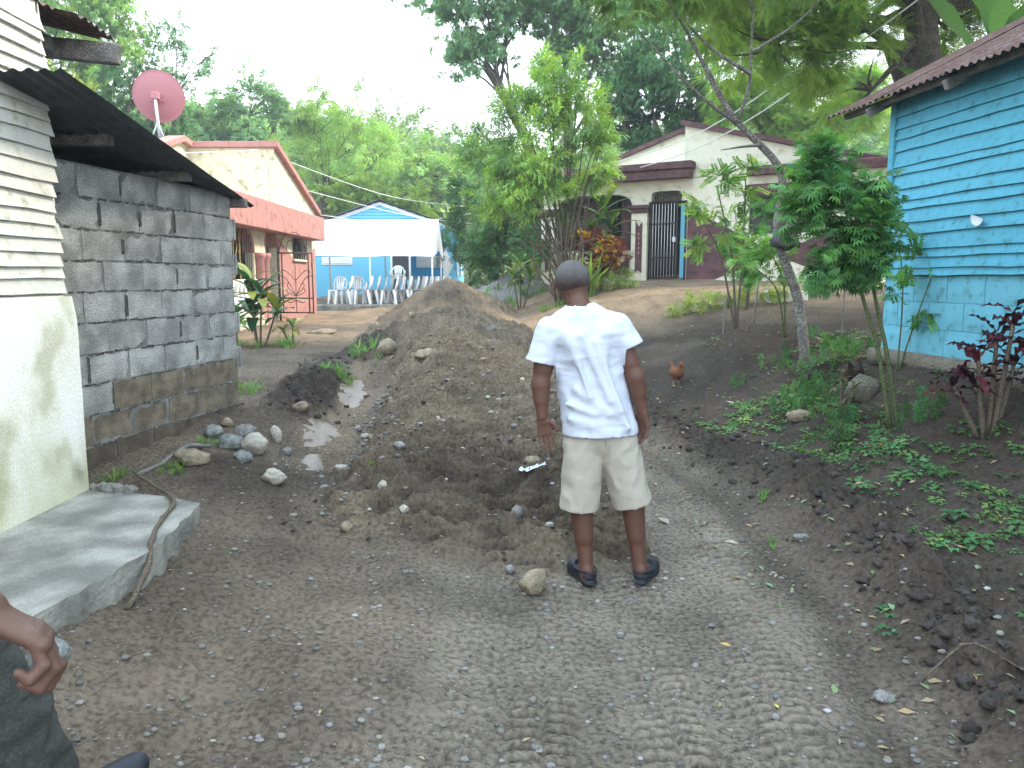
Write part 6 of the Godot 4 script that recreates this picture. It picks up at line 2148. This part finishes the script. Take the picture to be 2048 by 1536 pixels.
	# long folds from the left shoulder to the right hip
	for q in [[0.30, 1.30, 0.40, 1.02, 0.009], [0.36, 1.33, 0.50, 1.0, 0.010], [0.43, 1.30, 0.56, 0.95, 0.009], [0.33, 1.05, 0.5, 0.93, 0.008], [0.28, 0.98, 0.42, 0.93, 0.009], [0.5, 1.02, 0.6, 0.86, 0.010], [0.3, 0.90, 0.42, 0.87, 0.008]]:
		sh.bone(P(q[0], q[1], 3.925), P(q[2], q[3], 3.89), q[4], q[4], 0.05)
	sh.cut(P(0.468, 0.805, 4.0), Vector3(0.02, -1, 0).normalized())
	sh.cut(P(0.150, 1.182, 4.0), Vector3(-0.2, -0.97, 0.05).normalized(), Vector3(-9, 1.02, -9), Vector3(0.222, 1.33, 9))
	sh.cut(P(0.622, 1.268, 4.0), Vector3(0.42, -0.9, 0.05).normalized(), Vector3(0.585, 1.12, -9), Vector3(9, 1.37, 9))
	sh.bone(P(0.15, 1.195, 4.01), P(0.138, 1.12, 4.01), 0.055, 0.06, 0.0, Vector3.ZERO, 1.0, true)
	sh.bone(P(0.622, 1.262, 4.0), P(0.65, 1.2, 4.0), 0.052, 0.056, 0.0, Vector3.ZERO, 1.0, true)
	sh.bone(P(0.362, 1.447, 4.06), P(0.345, 1.56, 4.09), 0.069, 0.075, 0.0, Vector3.ZERO, 1.0, true)
	var shirt := put("t_shirt", sh.mesh(), M.shirt, o)
	shirt.position = -at
	# ribbed collar and hem seams
	var col := MB.new()
	var ring := []
	for i in 25:
		var a := TAU * i / 24.0
		ring.append(P(0.361, 1.449, 4.06) + Vector3(cos(a) * 0.070, -0.012 * cos(a) - 0.016 * sin(a) * -1.0 - 0.004, sin(a) * 0.062) - at)
	col.tube(ring, [0.0075], 6, false)
	put("collar", col.commit(), M.shirt, o)
	# shorts
	var so := Field.new(Vector3(0.2, 0.36, -4.22), Vector3(0.82, 0.9, -3.84), 0.0085)
	so.bone(P(0.40, 0.78, 4.02), P(0.55, 0.78, 4.02), 0.112, 0.112, 0.03, Z, 0.98)
	so.cut(P(0, 0.835, 0), Vector3.UP)
	so.bone(P(0.385, 0.74, 4.02), P(0.358, 0.36, 4.02), 0.110, 0.100, 0.012)
	so.bone(P(0.562, 0.74, 4.02), P(0.664, 0.36, 4.02), 0.110, 0.098, 0.012)
	so.wrinkle(noise(41, 1.0, 2), Vector3(6.0, 4.0, 5.0), 0.008, true)
	so.wrinkle(noise(43, 1.0, 3), Vector3(9.0, 14.0, 9.0), 0.003)
	so.bone(P(0.475, 0.86, 3.905), P(0.488, 0.62, 3.93), 0.006, 0.006, 0.0, Vector3.ZERO, 1.0, true)
	so.cut(P(0.355, 0.393, 4.0), Vector3(-0.04, -1, 0).normalized(), Vector3(-9, -9, -9), Vector3(0.5, 9, 9))
	so.cut(P(0.66, 0.42, 4.0), Vector3(0.24, -0.97, 0).normalized(), Vector3(0.5, -9, -9))
	so.bone(P(0.362, 0.42, 4.02), P(0.358, 0.34, 4.02), 0.078, 0.09, 0.0, Vector3.ZERO, 1.0, true)
	so.bone(P(0.648, 0.45, 4.02), P(0.672, 0.36, 4.02), 0.076, 0.088, 0.0, Vector3.ZERO, 1.0, true)
	var shorts := put("shorts", so.mesh(), M.shorts, o)
	shorts.position = -at
	# clogs
	for l in [[0.418, 3.945, 0.345, 4.135], [0.690, 3.955, 0.785, 4.135]]:
		var heel := P(l[0], 0.035, l[1])
		var toe := P(l[2], 0.035, l[3])
		var d := (toe - heel).normalized()
		var f := Field.new(heel.min(toe) - Vector3(0.09, 0.06, 0.09), heel.max(toe) + Vector3(0.09, 0.1, 0.09), 0.0058)
		f.bone(heel + d * 0.015, toe - d * 0.03, 0.043, 0.05, 0.02, Vector3.UP, 0.8)
		f.bone(heel + d * 0.09 + Vector3(0, 0.012, 0), toe - d * 0.045, 0.046, 0.042, 0.03)
		f.bone(heel + Vector3(0, -0.03, 0), toe - d * 0.03 + Vector3(0, -0.03, 0), 0.042, 0.05, 0.01, Vector3.UP, 0.35)
		f.bone(heel + d * 0.02 + Vector3(0, 0.03, 0), heel + d * 0.105 + Vector3(0, 0.05, 0), 0.035, 0.038, 0.0, Vector3.ZERO, 1.0, true)
		f.bone(heel + d * -0.01 + Vector3(0, 0.05, 0), heel + d * 0.09 + Vector3(0, 0.075, 0), 0.046, 0.046, 0.0, Vector3.ZERO, 1.0, true)
		f.cut(Vector3(0, -0.018, 0), Vector3.DOWN)
		var shoe := put("clog", f.mesh(), M.clog, o)
		shoe.position = -at + Vector3(0, 0.004, 0)
		var stp := MB.new()
		var side := d.cross(Vector3.UP)
		stp.tube(curve_points([heel + d * 0.095 + side * 0.05 + Vector3(0, 0.03, 0) - at, heel + d * 0.02 + side * 0.046 + Vector3(0, 0.035, 0) - at, heel - d * 0.035 + Vector3(0, 0.03, 0) - at, heel + d * 0.02 - side * 0.046 + Vector3(0, 0.035, 0) - at, heel + d * 0.095 - side * 0.05 + Vector3(0, 0.03, 0) - at], 14), [0.007], 6)
		put("strap", stp.commit(), M.clog, shoe)
		(shoe.get_child(0) as Node3D).position = at - Vector3(0, 0.004, 0)

func build_bystander() -> void:
	var at := P(-1.3, 0.18, 1.7)
	var o := thing("person", "person in grey trousers and black shoes at the frame edge holding a stone", "person", at)
	var wrist := P(-0.915, 1.05, 1.26)
	var dir := Vector3(0.76, -0.58, -0.30).normalized()
	var palm := Vector3(-0.45, -0.75, 0.35)
	palm = (palm - dir * palm.dot(dir)).normalized()
	var thumb := palm.cross(dir).normalized()
	if thumb.z > 0.0:
		thumb = -thumb
	var b := Field.new(Vector3(-1.75, 0.16, -2.2), Vector3(-0.78, 2.0, -1.05), 0.018)
	b.bone(P(-1.42, 1.0, 1.5), P(-1.48, 1.5, 1.42), 0.13, 0.15, 0.05)
	b.bone(P(-1.47, 1.55, 1.42), P(-1.44, 1.7, 1.42), 0.06, 0.055, 0.03)
	b.bone(P(-1.44, 1.78, 1.42), P(-1.43, 1.82, 1.43), 0.09, 0.088, 0.03)
	b.bone(P(-1.42, 1.52, 1.32), P(-1.25, 1.27, 1.13), 0.055, 0.045, 0.03)
	b.bone(P(-1.52, 1.52, 1.6), P(-1.55, 1.2, 1.72), 0.055, 0.045, 0.03)
	b.bone(P(-1.55, 1.2, 1.72), P(-1.5, 0.98, 1.8), 0.042, 0.03, 0.03)
	b.bone(P(-1.38, 0.95, 1.58), P(-1.29, 0.25, 1.84), 0.07, 0.04, 0.03)
	b.bone(P(-1.48, 0.95, 1.45), P(-1.5, 0.25, 1.4), 0.07, 0.04, 0.03)
	var h := Field.new(Vector3(-1.36, 0.86, -1.5), Vector3(-0.78, 1.3, -1.08), 0.0042)
	h.bone(P(-1.25, 1.27, 1.13), wrist, 0.055, 0.042, 0.02)
	hand(h, wrist, dir, palm, thumb, 1.15, 1.3)
	for i in 4:
		var kn := wrist + dir * 0.088 + thumb * (0.03 - 0.02 * i) - palm * 0.006
		h.bone(kn, kn + dir * 0.004, 0.0125, 0.0125, 0.012)
	# tendons and veins on the back of the hand
	for i in 3:
		h.bone(wrist + thumb * (0.012 - 0.012 * i) - palm * 0.019, wrist + dir * 0.075 + thumb * (0.02 - 0.02 * i) - palm * 0.0175, 0.0045, 0.0045, 0.008)
	var body := put("body", joined([b.mesh(), h.mesh()]), M.skin_light, o)
	body.position = -at
	var tr := Field.new(Vector3(-1.75, 0.16, -2.1), Vector3(-1.05, 1.15, -1.2), 0.012)
	tr.bone(P(-1.42, 0.98, 1.5), P(-1.44, 1.06, 1.5), 0.16, 0.15, 0.04)
	tr.bone(P(-1.34, 0.95, 1.58), P(-1.245, 0.58, 1.73), 0.125, 0.105, 0.04)
	tr.bone(P(-1.245, 0.58, 1.73), P(-1.20, 0.24, 1.82), 0.105, 0.098, 0.03)
	tr.bone(P(-1.48, 0.95, 1.45), P(-1.5, 0.55, 1.42), 0.115, 0.09, 0.04)
	tr.bone(P(-1.5, 0.55, 1.42), P(-1.5, 0.22, 1.38), 0.09, 0.085, 0.03)
	tr.wrinkle(noise(51, 1.0, 2), Vector3(5.0, 8.0, 5.0), 0.012, true)
	tr.wrinkle(noise(53, 1.0, 3), Vector3(14.0, 16.0, 14.0), 0.004)
	tr.cut(P(0, 0.215, 0), Vector3.DOWN)
	tr.cut(P(0, 1.1, 0), Vector3.UP)
	var trousers := put("trousers", tr.mesh(), M.trousers, o)
	trousers.position = -at
	var to := Field.new(Vector3(-1.75, 1.0, -1.85), Vector3(-1.15, 1.65, -1.1), 0.016)
	to.bone(P(-1.42, 1.05, 1.5), P(-1.48, 1.5, 1.42), 0.165, 0.16, 0.05)
	to.bone(P(-1.42, 1.52, 1.32), P(-1.36, 1.37, 1.24), 0.075, 0.07, 0.03)
	to.bone(P(-1.52, 1.52, 1.6), P(-1.54, 1.37, 1.68), 0.075, 0.07, 0.03)
	var top_ := put("shirt", to.mesh(), M.shirt, o)
	top_.position = -at
	for l in [[-1.23, 1.84, -1.085, 2.04], [-1.5, 1.38, -1.36, 1.24]]:
		var f := Field.new(Vector3(minf(l[0], l[2]) - 0.1, 0.14, -maxf(l[1], l[3]) - 0.1), Vector3(maxf(l[0], l[2]) + 0.1, 0.36, -minf(l[1], l[3]) + 0.1), 0.008)
		f.bone(P(l[0], 0.235, l[1]), P(l[2], 0.235, l[3]), 0.042, 0.042, 0.02, Vector3.UP, 0.85)
		f.cut(P(0, 0.205, 0), Vector3.DOWN)
		var shoe := put("shoe", f.mesh(), M.clog, o)
		shoe.position = -at
	var st := put("held_stone", lumpy(Vector3(0.036, 0.03, 0.032), 71, 0.08, 0), M.stone_green)
	st.position = wrist + dir * 0.135 + palm * 0.03 + thumb * 0.035
	tag(st, "smooth pale green stone held in the bystander's closed hand", "stone")

func build_hen(label: String, at: Vector3, turn: float, m: Material) -> void:
	var o := thing("hen", label, "hen", at, turn)
	# faces +z
	var f := Field.new(Vector3(-0.1, 0.05, -0.2), Vector3(0.1, 0.32, 0.16), 0.006)
	f.bone(Vector3(0, 0.15, -0.05), Vector3(0, 0.155, 0.045), 0.062, 0.058, 0.03)
	f.bone(Vector3(0, 0.17, 0.06), Vector3(0, 0.245, 0.085), 0.045, 0.022, 0.04)
	f.bone(Vector3(0, 0.258, 0.088), Vector3(0, 0.262, 0.098), 0.021, 0.019, 0.012)
	f.bone(Vector3(0, 0.19, -0.09), Vector3(0, 0.25, -0.145), 0.04, 0.022, 0.04, Vector3(1, 0, 0), 0.45)
	f.bone(Vector3(0.05, 0.16, 0.03), Vector3(0.045, 0.15, -0.08), 0.03, 0.014, 0.015, Vector3(1, 0, 0), 0.5)
	f.bone(Vector3(-0.05, 0.16, 0.03), Vector3(-0.045, 0.15, -0.08), 0.03, 0.014, 0.015, Vector3(1, 0, 0), 0.5)
	for s in [-1, 1]:
		f.bone(Vector3(0.03 * s, 0.11, 0.0), Vector3(0.032 * s, 0.075, 0.005), 0.028, 0.014, 0.02)
	f.wrinkle(noise(81, 1.0, 2), Vector3(30, 22, 30), 0.004, true)
	put("body", f.mesh(), m, o)
	var l := MB.new()
	for s in [-1, 1]:
		l.tube([Vector3(0.032 * s, 0.085, 0.004), Vector3(0.033 * s, 0.045, -0.008), Vector3(0.033 * s, 0.008, 0.0)], [0.008, 0.006, 0.006], 6)
		for a in [-0.5, 0.0, 0.5, PI]:
			l.tube([Vector3(0.033 * s, 0.008, 0.0), Vector3(0.033 * s + sin(a) * 0.035, 0.004, cos(a) * 0.035)], [0.005, 0.003], 5)
	put("legs", l.commit(), M.hen_leg, o)
	var cb := MB.new(true)
	cb.prism(V2([[0.07, 0.275], [0.115, 0.272], [0.112, 0.292], [0.104, 0.284], [0.097, 0.3], [0.09, 0.286], [0.08, 0.296], [0.074, 0.284]]), -0.003, 0.003, Transform3D(Basis(Vector3(0, 0, 1), Vector3.UP, Vector3(1, 0, 0)), Vector3.ZERO))
	cb.prism(V2([[0.1, 0.25], [0.112, 0.25], [0.108, 0.235]]), -0.008, 0.008, Transform3D(Basis(Vector3(0, 0, 1), Vector3.UP, Vector3(1, 0, 0)), Vector3.ZERO))
	put("comb", cb.commit(), M.comb, o)
	var bk := MB.new()
	bk.tube([Vector3(0, 0.258, 0.112), Vector3(0, 0.252, 0.132)], [0.008, 0.001], 6)
	put("beak", bk.commit(), M.hen_leg, o)

# ---------------------------------------------------------------- stones, sticks, wires, litter
func stone(called: String, label: String, x: float, d: float, r: Vector3, m: Material, seed_value: int, turn := 0.0, sink := 0.45, group := "", cuts := 4) -> void:
	var s := put(called, lumpy(r, seed_value, 0.14, cuts), m)
	s.position = top(x, d) + Vector3(0, r.y * (1.0 - sink), 0)
	s.rotation = Vector3(rr(-0.15, 0.15), turn, rr(-0.15, 0.15))
	tag(s, label, "stone", group)

func build_stones() -> void:
	stone("stone", "grey rounded stone nearest the block wall in the stone pile", -2.27, 5.78, Vector3(0.08, 0.06, 0.07), M.stone_green, 1)
	stone("stone", "grey flat stone at the back of the pile by the wall", -2.10, 5.95, Vector3(0.09, 0.055, 0.07), M.stone, 2)
	stone("stone", "small stone half hidden behind the pile near the wall foot", -2.26, 6.02, Vector3(0.05, 0.045, 0.05), M.stone_tan, 3)
	stone("stone", "large pale heart shaped stone on top of the pile", -1.87, 5.5, Vector3(0.10, 0.085, 0.08), M.stone_pale, 4, 0.4, 0.1)
	stone("stone", "greenish stone lying under the pale heart shaped one", -2.06, 5.52, Vector3(0.105, 0.06, 0.07), M.stone_green, 5)
	stone("stone", "small greenish stone in front of the stone pile", -1.91, 5.34, Vector3(0.07, 0.05, 0.055), M.stone_green, 6)
	stone("stone", "long brown boulder beside the bent root by the wall", -2.14, 5.05, Vector3(0.115, 0.062, 0.075), M.stone_tan, 7, 0.2)
	stone("stone", "narrow stone leaning at the ditch side of the pile", -1.86, 5.95, Vector3(0.045, 0.075, 0.05), M.stone_pale, 8, 0.7)
	stone("stone", "dark small stone between the pile and the ditch", -1.72, 5.75, Vector3(0.045, 0.035, 0.04), M.stone, 9)
	stone("stone", "pale round stone alone at the foot of the spoil heap", -1.57, 4.95, Vector3(0.085, 0.062, 0.07), M.stone_pale, 10)
	stone("stone", "tan stone on the black mud by the ditch", -1.95, 7.0, Vector3(0.085, 0.055, 0.06), M.stone_tan, 11)
	stone("stone", "tan broken stone standing on the lane near the man's feet", 0.12, 3.88, Vector3(0.085, 0.068, 0.07), M.stone_tan, 12, 0.6, 0.2, "", 7)
	stone("stone", "dark round stone behind the tan broken one", -0.01, 4.1, Vector3(0.028, 0.026, 0.027), M.stone, 13, 0.0, 0.2)
	stone("stone", "pale egg shaped stone on the face of the spoil heap", -0.82, 4.72, Vector3(0.032, 0.034, 0.03), M.stone_pale, 14)
	stone("stone", "upright grey stone in the foot of the heap left of the man", 0.03, 4.52, Vector3(0.033, 0.045, 0.03), M.stone, 15)
	stone("stone", "small white stone on the heap beside the man's shin", 0.22, 4.4, Vector3(0.026, 0.018, 0.02), M.stone_pale, 16)
	stone("stone", "big tan stone stuck in the left flank of the second heap", -1.62, 10.0, Vector3(0.13, 0.11, 0.1), M.stone_tan, 17)
	stone("stone", "flat slab of stone on the crest between the two heaps", -0.93, 8.4, Vector3(0.14, 0.07, 0.09), M.stone_tan, 18)
	stone("stone", "white pebble sized stone high on the face of the heap", -0.33, 5.02, Vector3(0.028, 0.026, 0.026), M.stone_pale, 19)
	stone("stone", "tan rounded stone near the man's left hand on the heap", 0.14, 5.0, Vector3(0.06, 0.04, 0.045), M.stone_tan, 20)
	stone("stone", "dark flat stone in the tracks right of the man", 1.71, 4.38, Vector3(0.05, 0.024, 0.035), M.stone, 21)
	stone("stone", "long pale block among the weeds below the sapling", 2.45, 6.45, Vector3(0.15, 0.06, 0.08), M.stone_tan, 22, 0.1, 0.5, "", 10)
	stone("stone", "tan stone on the bare ground by the pink house step", -2.3, 12.9, Vector3(0.11, 0.08, 0.09), M.stone_tan, 23)
	stone("stone", "flat broken paving stone beside the striped plant", -3.6, 14.6, Vector3(0.3, 0.06, 0.18), M.stone_tan, 24)
	stone("boulder", "rough lump of old concrete behind the sapling's stems", 2.98, 6.5, Vector3(0.2, 0.17, 0.15), M.footing, 28, 0.5, 0.65, "", 14)
	stone("stone", "half buried stone at the end of the berm near the viewer", 1.42, 2.75, Vector3(0.04, 0.025, 0.03), M.stone, 26)
	var spots := [[-0.95, 5.3, "low on the left flank above the stone pile"], [-1.02, 5.9, "at the left edge beside the wet rut"], [-1.18, 6.3, "in the pebbly left toe of the heap"], [-1.05, 6.6, "farther along the pebbly left toe"], [-0.55, 5.6, "halfway up left of the middle"], [-0.2, 6.2, "near the middle of the first heap"], [0.3, 5.7, "level with the man's left elbow"], [-0.65, 4.5, "at the very front of the heap"], [-0.98, 4.4, "alone in front of the heap's left corner"], [-1.25, 5.0, "between the pale round stone and the heap"], [-1.3, 5.7, "nearest the stone pile by the wall"], [-1.15, 7.2, "where the heap narrows along the ditch"], [-0.6, 6.9, "below the flat slab on the crest"], [0.1, 7.3, "high up beside the man's shoulder"], [-0.3, 8.0, "just under the second heap"], [-0.75, 5.05, "above the pale egg shaped stone"], [0.45, 4.7, "behind the man's left knee"], [-1.5, 11.6, "on the left side of the second heap"], [-0.3, 11.2, "on the right side of the second heap"], [-0.9, 10.7, "at the front of the second heap"], [-1.3, 7.6, "by the far end of the wet rut"], [-1.4, 6.9, "half sunk at the rim of the wet mud"], [-1.28, 6.6, "touching the wet mud by the heap"], [-1.1, 6.9, "a little above the wet mud"]]
	for i in spots.size():
		stone("stone", "small %s stone %s" % [["grey", "pale", "tan"][i % 3], spots[i][2]], spots[i][0], spots[i][1], Vector3(rr(0.025, 0.05), rr(0.02, 0.035), rr(0.022, 0.04)) * (1.7 if spots[i][1] > 9.0 else 1.0), [M.stone, M.stone_pale, M.stone_tan][i % 3], 40 + i, rr(0, 6), 0.5, "small stones in the spoil heap")

func stick(called: String, label: String, cat: String, pts: Array, r0: float, r1: float, m: Material, n := 12) -> void:
	var mb := MB.new()
	var base: Vector3 = pts[0]
	var rel := []
	for p in pts:
		rel.append(p - base)
	var line := curve_points(rel, n)
	var radii := []
	for i in line.size():
		line[i] += Vector3(rr(-1, 1), rr(-1, 1), rr(-1, 1)) * r0 * 0.3
		radii.append(lerpf(r0, r1, float(i) / n) * rr(0.85, 1.15))
	mb.tube(line, radii, 7)
	var o := put(called, mb.commit(), m)
	o.position = base
	tag(o, label, cat)

func build_small() -> void:
	stick("root", "grey root trailing over the concrete walk and down its edge", "root", [P(-2.38, 0.42, 4.72), P(-2.1, 0.40, 4.42), P(-1.86, 0.405, 4.12), P(-1.80, 0.40, 3.85), P(-1.70, 0.40, 3.5), P(-1.63, 0.33, 3.3), P(-1.62, 0.24, 3.08)], 0.009, 0.014, M.twig, 26)
	stick("root", "bent brown root in the bare earth below the block wall", "root", [top(-2.42, 4.82), top(-2.3, 4.95) + Vector3(0, 0.03, 0), top(-2.24, 5.25) + Vector3(0, 0.04, 0), top(-2.16, 5.4) + Vector3(0, 0.02, 0)], 0.013, 0.018, M.wood_grey, 14)
	stick("twig", "dark twig standing in the face of the spoil heap", "twig", [top(-0.02, 4.85) - Vector3(0, 0.02, 0), top(-0.03, 4.9) + Vector3(-0.005, 0.07, 0), top(-0.06, 4.9) + Vector3(0, 0.14, 0)], 0.007, 0.005, M.twig, 6)
	stick("twig", "short dark stub of wood at the left foot of the heap", "twig", [top(-1.22, 5.25) - Vector3(0, 0.02, 0), top(-1.23, 5.27) + Vector3(-0.02, 0.11, 0)], 0.01, 0.008, M.twig, 4)
	stick("twig", "long thin twig lying across the berm on the right", "twig", [top(1.62, 2.86) + Vector3(0, 0.015, 0), top(1.8, 2.84) + Vector3(0, 0.03, 0), top(1.95, 2.74) + Vector3(0, 0.03, 0), top(2.1, 2.62) + Vector3(0, 0.02, 0)], 0.0045, 0.003, M.twig, 12)
	stick("stake", "thin upright stake in the bare yard by the low hedge", "stake", [top(2.9, 10.6), top(2.9, 10.6) + Vector3(0.02, 0.75, 0)], 0.014, 0.01, M.wood_grey, 5)
	stick("stake", "thin stake leaning between the bent tree and the hedge", "stake", [top(3.0, 9.6), top(3.0, 9.6) + Vector3(0.05, 0.6, 0)], 0.012, 0.01, M.wood_grey, 5)
	stick("stake", "slender stake near the boulder right of the bent tree", "stake", [top(3.3, 7.7), top(3.3, 7.7) + Vector3(0.0, 0.95, 0)], 0.009, 0.007, M.wood_grey, 5)
	# litter
	var w := MB.new()
	var n := noise(3, 9.0, 2)
	for i in 10:
		for k in 4:
			var q := []
			for e in [[0, 0], [0, 1], [1, 1], [1, 0]]:
				var u: float = (i + e[0]) / 10.0
				var v: float = (k + e[1]) / 4.0
				q.append(Vector3((u - 0.5) * 0.17, 0.02 + n.get_noise_2d(u * 0.6, v * 0.5) * 0.03 + u * u * 0.04, (v - 0.5) * 0.05 * (1.0 + n.get_noise_1d(u * 3.0))))
			w.quad(q[0], q[1], q[2], q[3])
	var o := put("plastic_scrap", w.commit(), M.film)
	o.position = top(0.13, 4.85) + Vector3(0, 0.005, 0)
	tag(o, "torn scrap of white plastic lying on the heap beside the man", "litter")
	for q in [[1.02, 5.0, 0.14, 0.4, Color(0.28, 0.24, 0.2), "dry curled grey leaf on the lane right of the man's legs"], [0.95, 3.24, 0.055, 1.2, Color(0.42, 0.27, 0.1), "single ochre leaf on the tyre tracks"], [1.33, 4.5, 0.09, 1.4, Color(0.34, 0.31, 0.25), "pale dry leaf across the tracks near the berm"], [1.0, 2.72, 0.03, 0.2, Color(0.5, 0.45, 0.05), "small yellow leaf on the lane near the viewer"], [2.18, 7.6, 0.13, 0.3, Color(0.3, 0.3, 0.27), "grey curled leaf on the dark hump near the hen"], [2.55, 5.2, 0.06, 1.9, Color(0.4, 0.17, 0.07), "orange brown leaf under the sapling stems"]]:
		var key := "dry_%s" % q[4].to_html()
		var m := leafmat(key, q[4], 0.2, 0.8)
		var l := put("fallen_leaf", sprig("fallen"), m)
		l.transform = Transform3D(Basis(Vector3(0.2, 1, 0.1).normalized(), q[3]).scaled(Vector3.ONE * q[2]), top(q[0], q[1]) + Vector3(0, 0.012, 0))
		tag(l, q[5], "leaf")
	for q in [[1.75, 3.4, 0.1, "small green seedling on the bare earth beside the berm"], [1.68, 3.28, 0.08, "second smaller seedling just nearer than the other one"]]:
		var s := thing("seedling", q[3], "seedling", top(q[0], q[1]))
		multi("leaves", sprig("weed"), M.leaf, [Transform3D(Basis.IDENTITY.scaled(Vector3.ONE * q[2]), Vector3.ZERO)], [Color(0.06, 0.17, 0.07)], s)
	# plastic plate stuck between the boards of the blue house
	var turn := -atan2(0.991, 0.132)
	var pl := MB.new()
	var prof := [Vector2(0.001, 0.0), Vector2(0.04, 0.0), Vector2(0.055, 0.012), Vector2(0.065, 0.016)]
	for i in prof.size() - 1:
		for k in 12:
			var a := PI + PI * k / 12.0
			var b := PI + PI * (k + 1) / 12.0
			var f := func(p: Vector2, t: float) -> Vector3:
				return Vector3(p.x * cos(t), p.x * sin(t) * 0.95, p.y + 0.01)
			pl.quad((f as Callable).call(prof[i], a), (f as Callable).call(prof[i + 1], a), (f as Callable).call(prof[i + 1], b), (f as Callable).call(prof[i], b))
	var plate_ := put("plastic_plate", pl.commit(), M.film)
	plate_.transform = Transform3D(Basis(Vector3.UP, turn) * Basis(Vector3(0, 0, 1), -0.35), P(3.27, 0.99, 6.8) + Basis(Vector3.UP, turn) * Vector3(1.12, 1.07, 0.03))
	tag(plate_, "bent white plastic plate wedged between the turquoise boards", "plate")
	# pieces of pale plinth in the yard
	var wb := slab("white_block", Vector3(-0.32, -0.3, -0.2), Vector3(0.32, 0.16, 0.2), M.cream, self, 0.01)
	wb.position = top(4.65, 13.2)
	wb.name = "plinth_block"
	tag(wb, "pale painted concrete plinth at the edge of the maroon house yard", "plinth")
	# wet mud in the ditch
	var pu := MB.new()
	# a skin of wet mud that follows the ground
	for q in [[-1.66, 6.6, 0.16, 0.55], [-1.82, 8.7, 0.16, 0.6], [-1.52, 5.75, 0.09, 0.25]]:
		var pn := noise(66, 1.6, 2)
		var g := []
		for f in 7:
			var ring := []
			for i in 32:
				var a: float = TAU * i / 32.0
				var k: float = f / 6.0 * (1.0 + pn.get_noise_2d(cos(a) * 0.8 + q[1], sin(a) * 0.8) * 0.2)
				var x: float = q[0] + cos(a) * q[2] * k - sin(a) * q[2] * 0.5 * k
				var d: float = q[1] + sin(a) * q[3] * k
				var h := (gh(x, d) + gh(x + 0.07, d) + gh(x - 0.07, d) + gh(x, d + 0.09) + gh(x, d - 0.09)) / 5.0
				ring.append(P(x, h + 0.014 - 0.022 * pow(f / 6.0, 3.0), d))
			g.append(ring)
		for f in 6:
			for i in 32:
				pu.quad(g[f][i], g[f + 1][i], g[f + 1][(i + 1) % 32], g[f][(i + 1) % 32])
	var puddle := put("puddle", pu.commit(), M.mud_water)
	structure(puddle)
	# cables
	var lines := [
		[[[2.3, 4.55, 21.0], [4.2, 4.75, 16.0], [6.6, 6.6, 11.0]], "upper pale cable running from the maroon house over the yard"],
		[[[2.3, 4.25, 21.0], [4.3, 4.5, 16.0], [6.9, 6.4, 11.0]], "lower pale cable running from the maroon house over the yard"],
		[[[-5.6, 4.45, 18.2], [-4.0, 4.3, 26.0], [-2.0, 4.7, 34.0]], "cable from the pink house gable toward the banana plant"],
		[[[-5.7, 4.5, 18.0], [-6.6, 4.05, 15.5], [-7.2, 3.9, 13.8]], "cable slung along the cream gable wall"],
		[[[-5.1, 3.3, 21.0], [-3.9, 3.5, 27.0], [-1.8, 4.4, 34.0]], "reddish cable passing above the tent to the sky blue roof"],
		[[[-5.5, 3.9, 20.0], [-2.9, 3.6, 26.0], [1.2, 3.6, 32.0]], "cable crossing above the tent toward the dark bushes"]]
	for l in lines:
		var pts := []
		for q in l[0]:
			pts.append(P(q[0], q[1], q[2]))
		var mb := MB.new()
		var b: Vector3 = pts[0]
		var rel := []
		for p in pts:
			rel.append(p - b)
		mb.tube(curve_points(rel, 16), [0.011], 5)
		var c := put("cable", mb.commit(), M.wire_pale)
		c.position = b
		tag(c, l[1], "cable")

func build_all() -> void:
	build_left_house()
	build_block_house()
	build_pink_house()
	build_maroon_house()
	build_blue_house()
	build_far_house()
	build_far_trees()
	build_near_plants()
	build_tent()
	build_chairs()
	build_dish()
	build_man()
	build_bystander()
	build_hen("brown hen walking up the track beyond the man's hand", top(1.89, 8.78), 0.3, M.hen)
	build_hen("dark brown hen half hidden by the sapling stems under the blue house", top(3.02, 6.75), 2.4, M.hen_dark)
	build_stones()
	build_small()
	build_ground_cover()
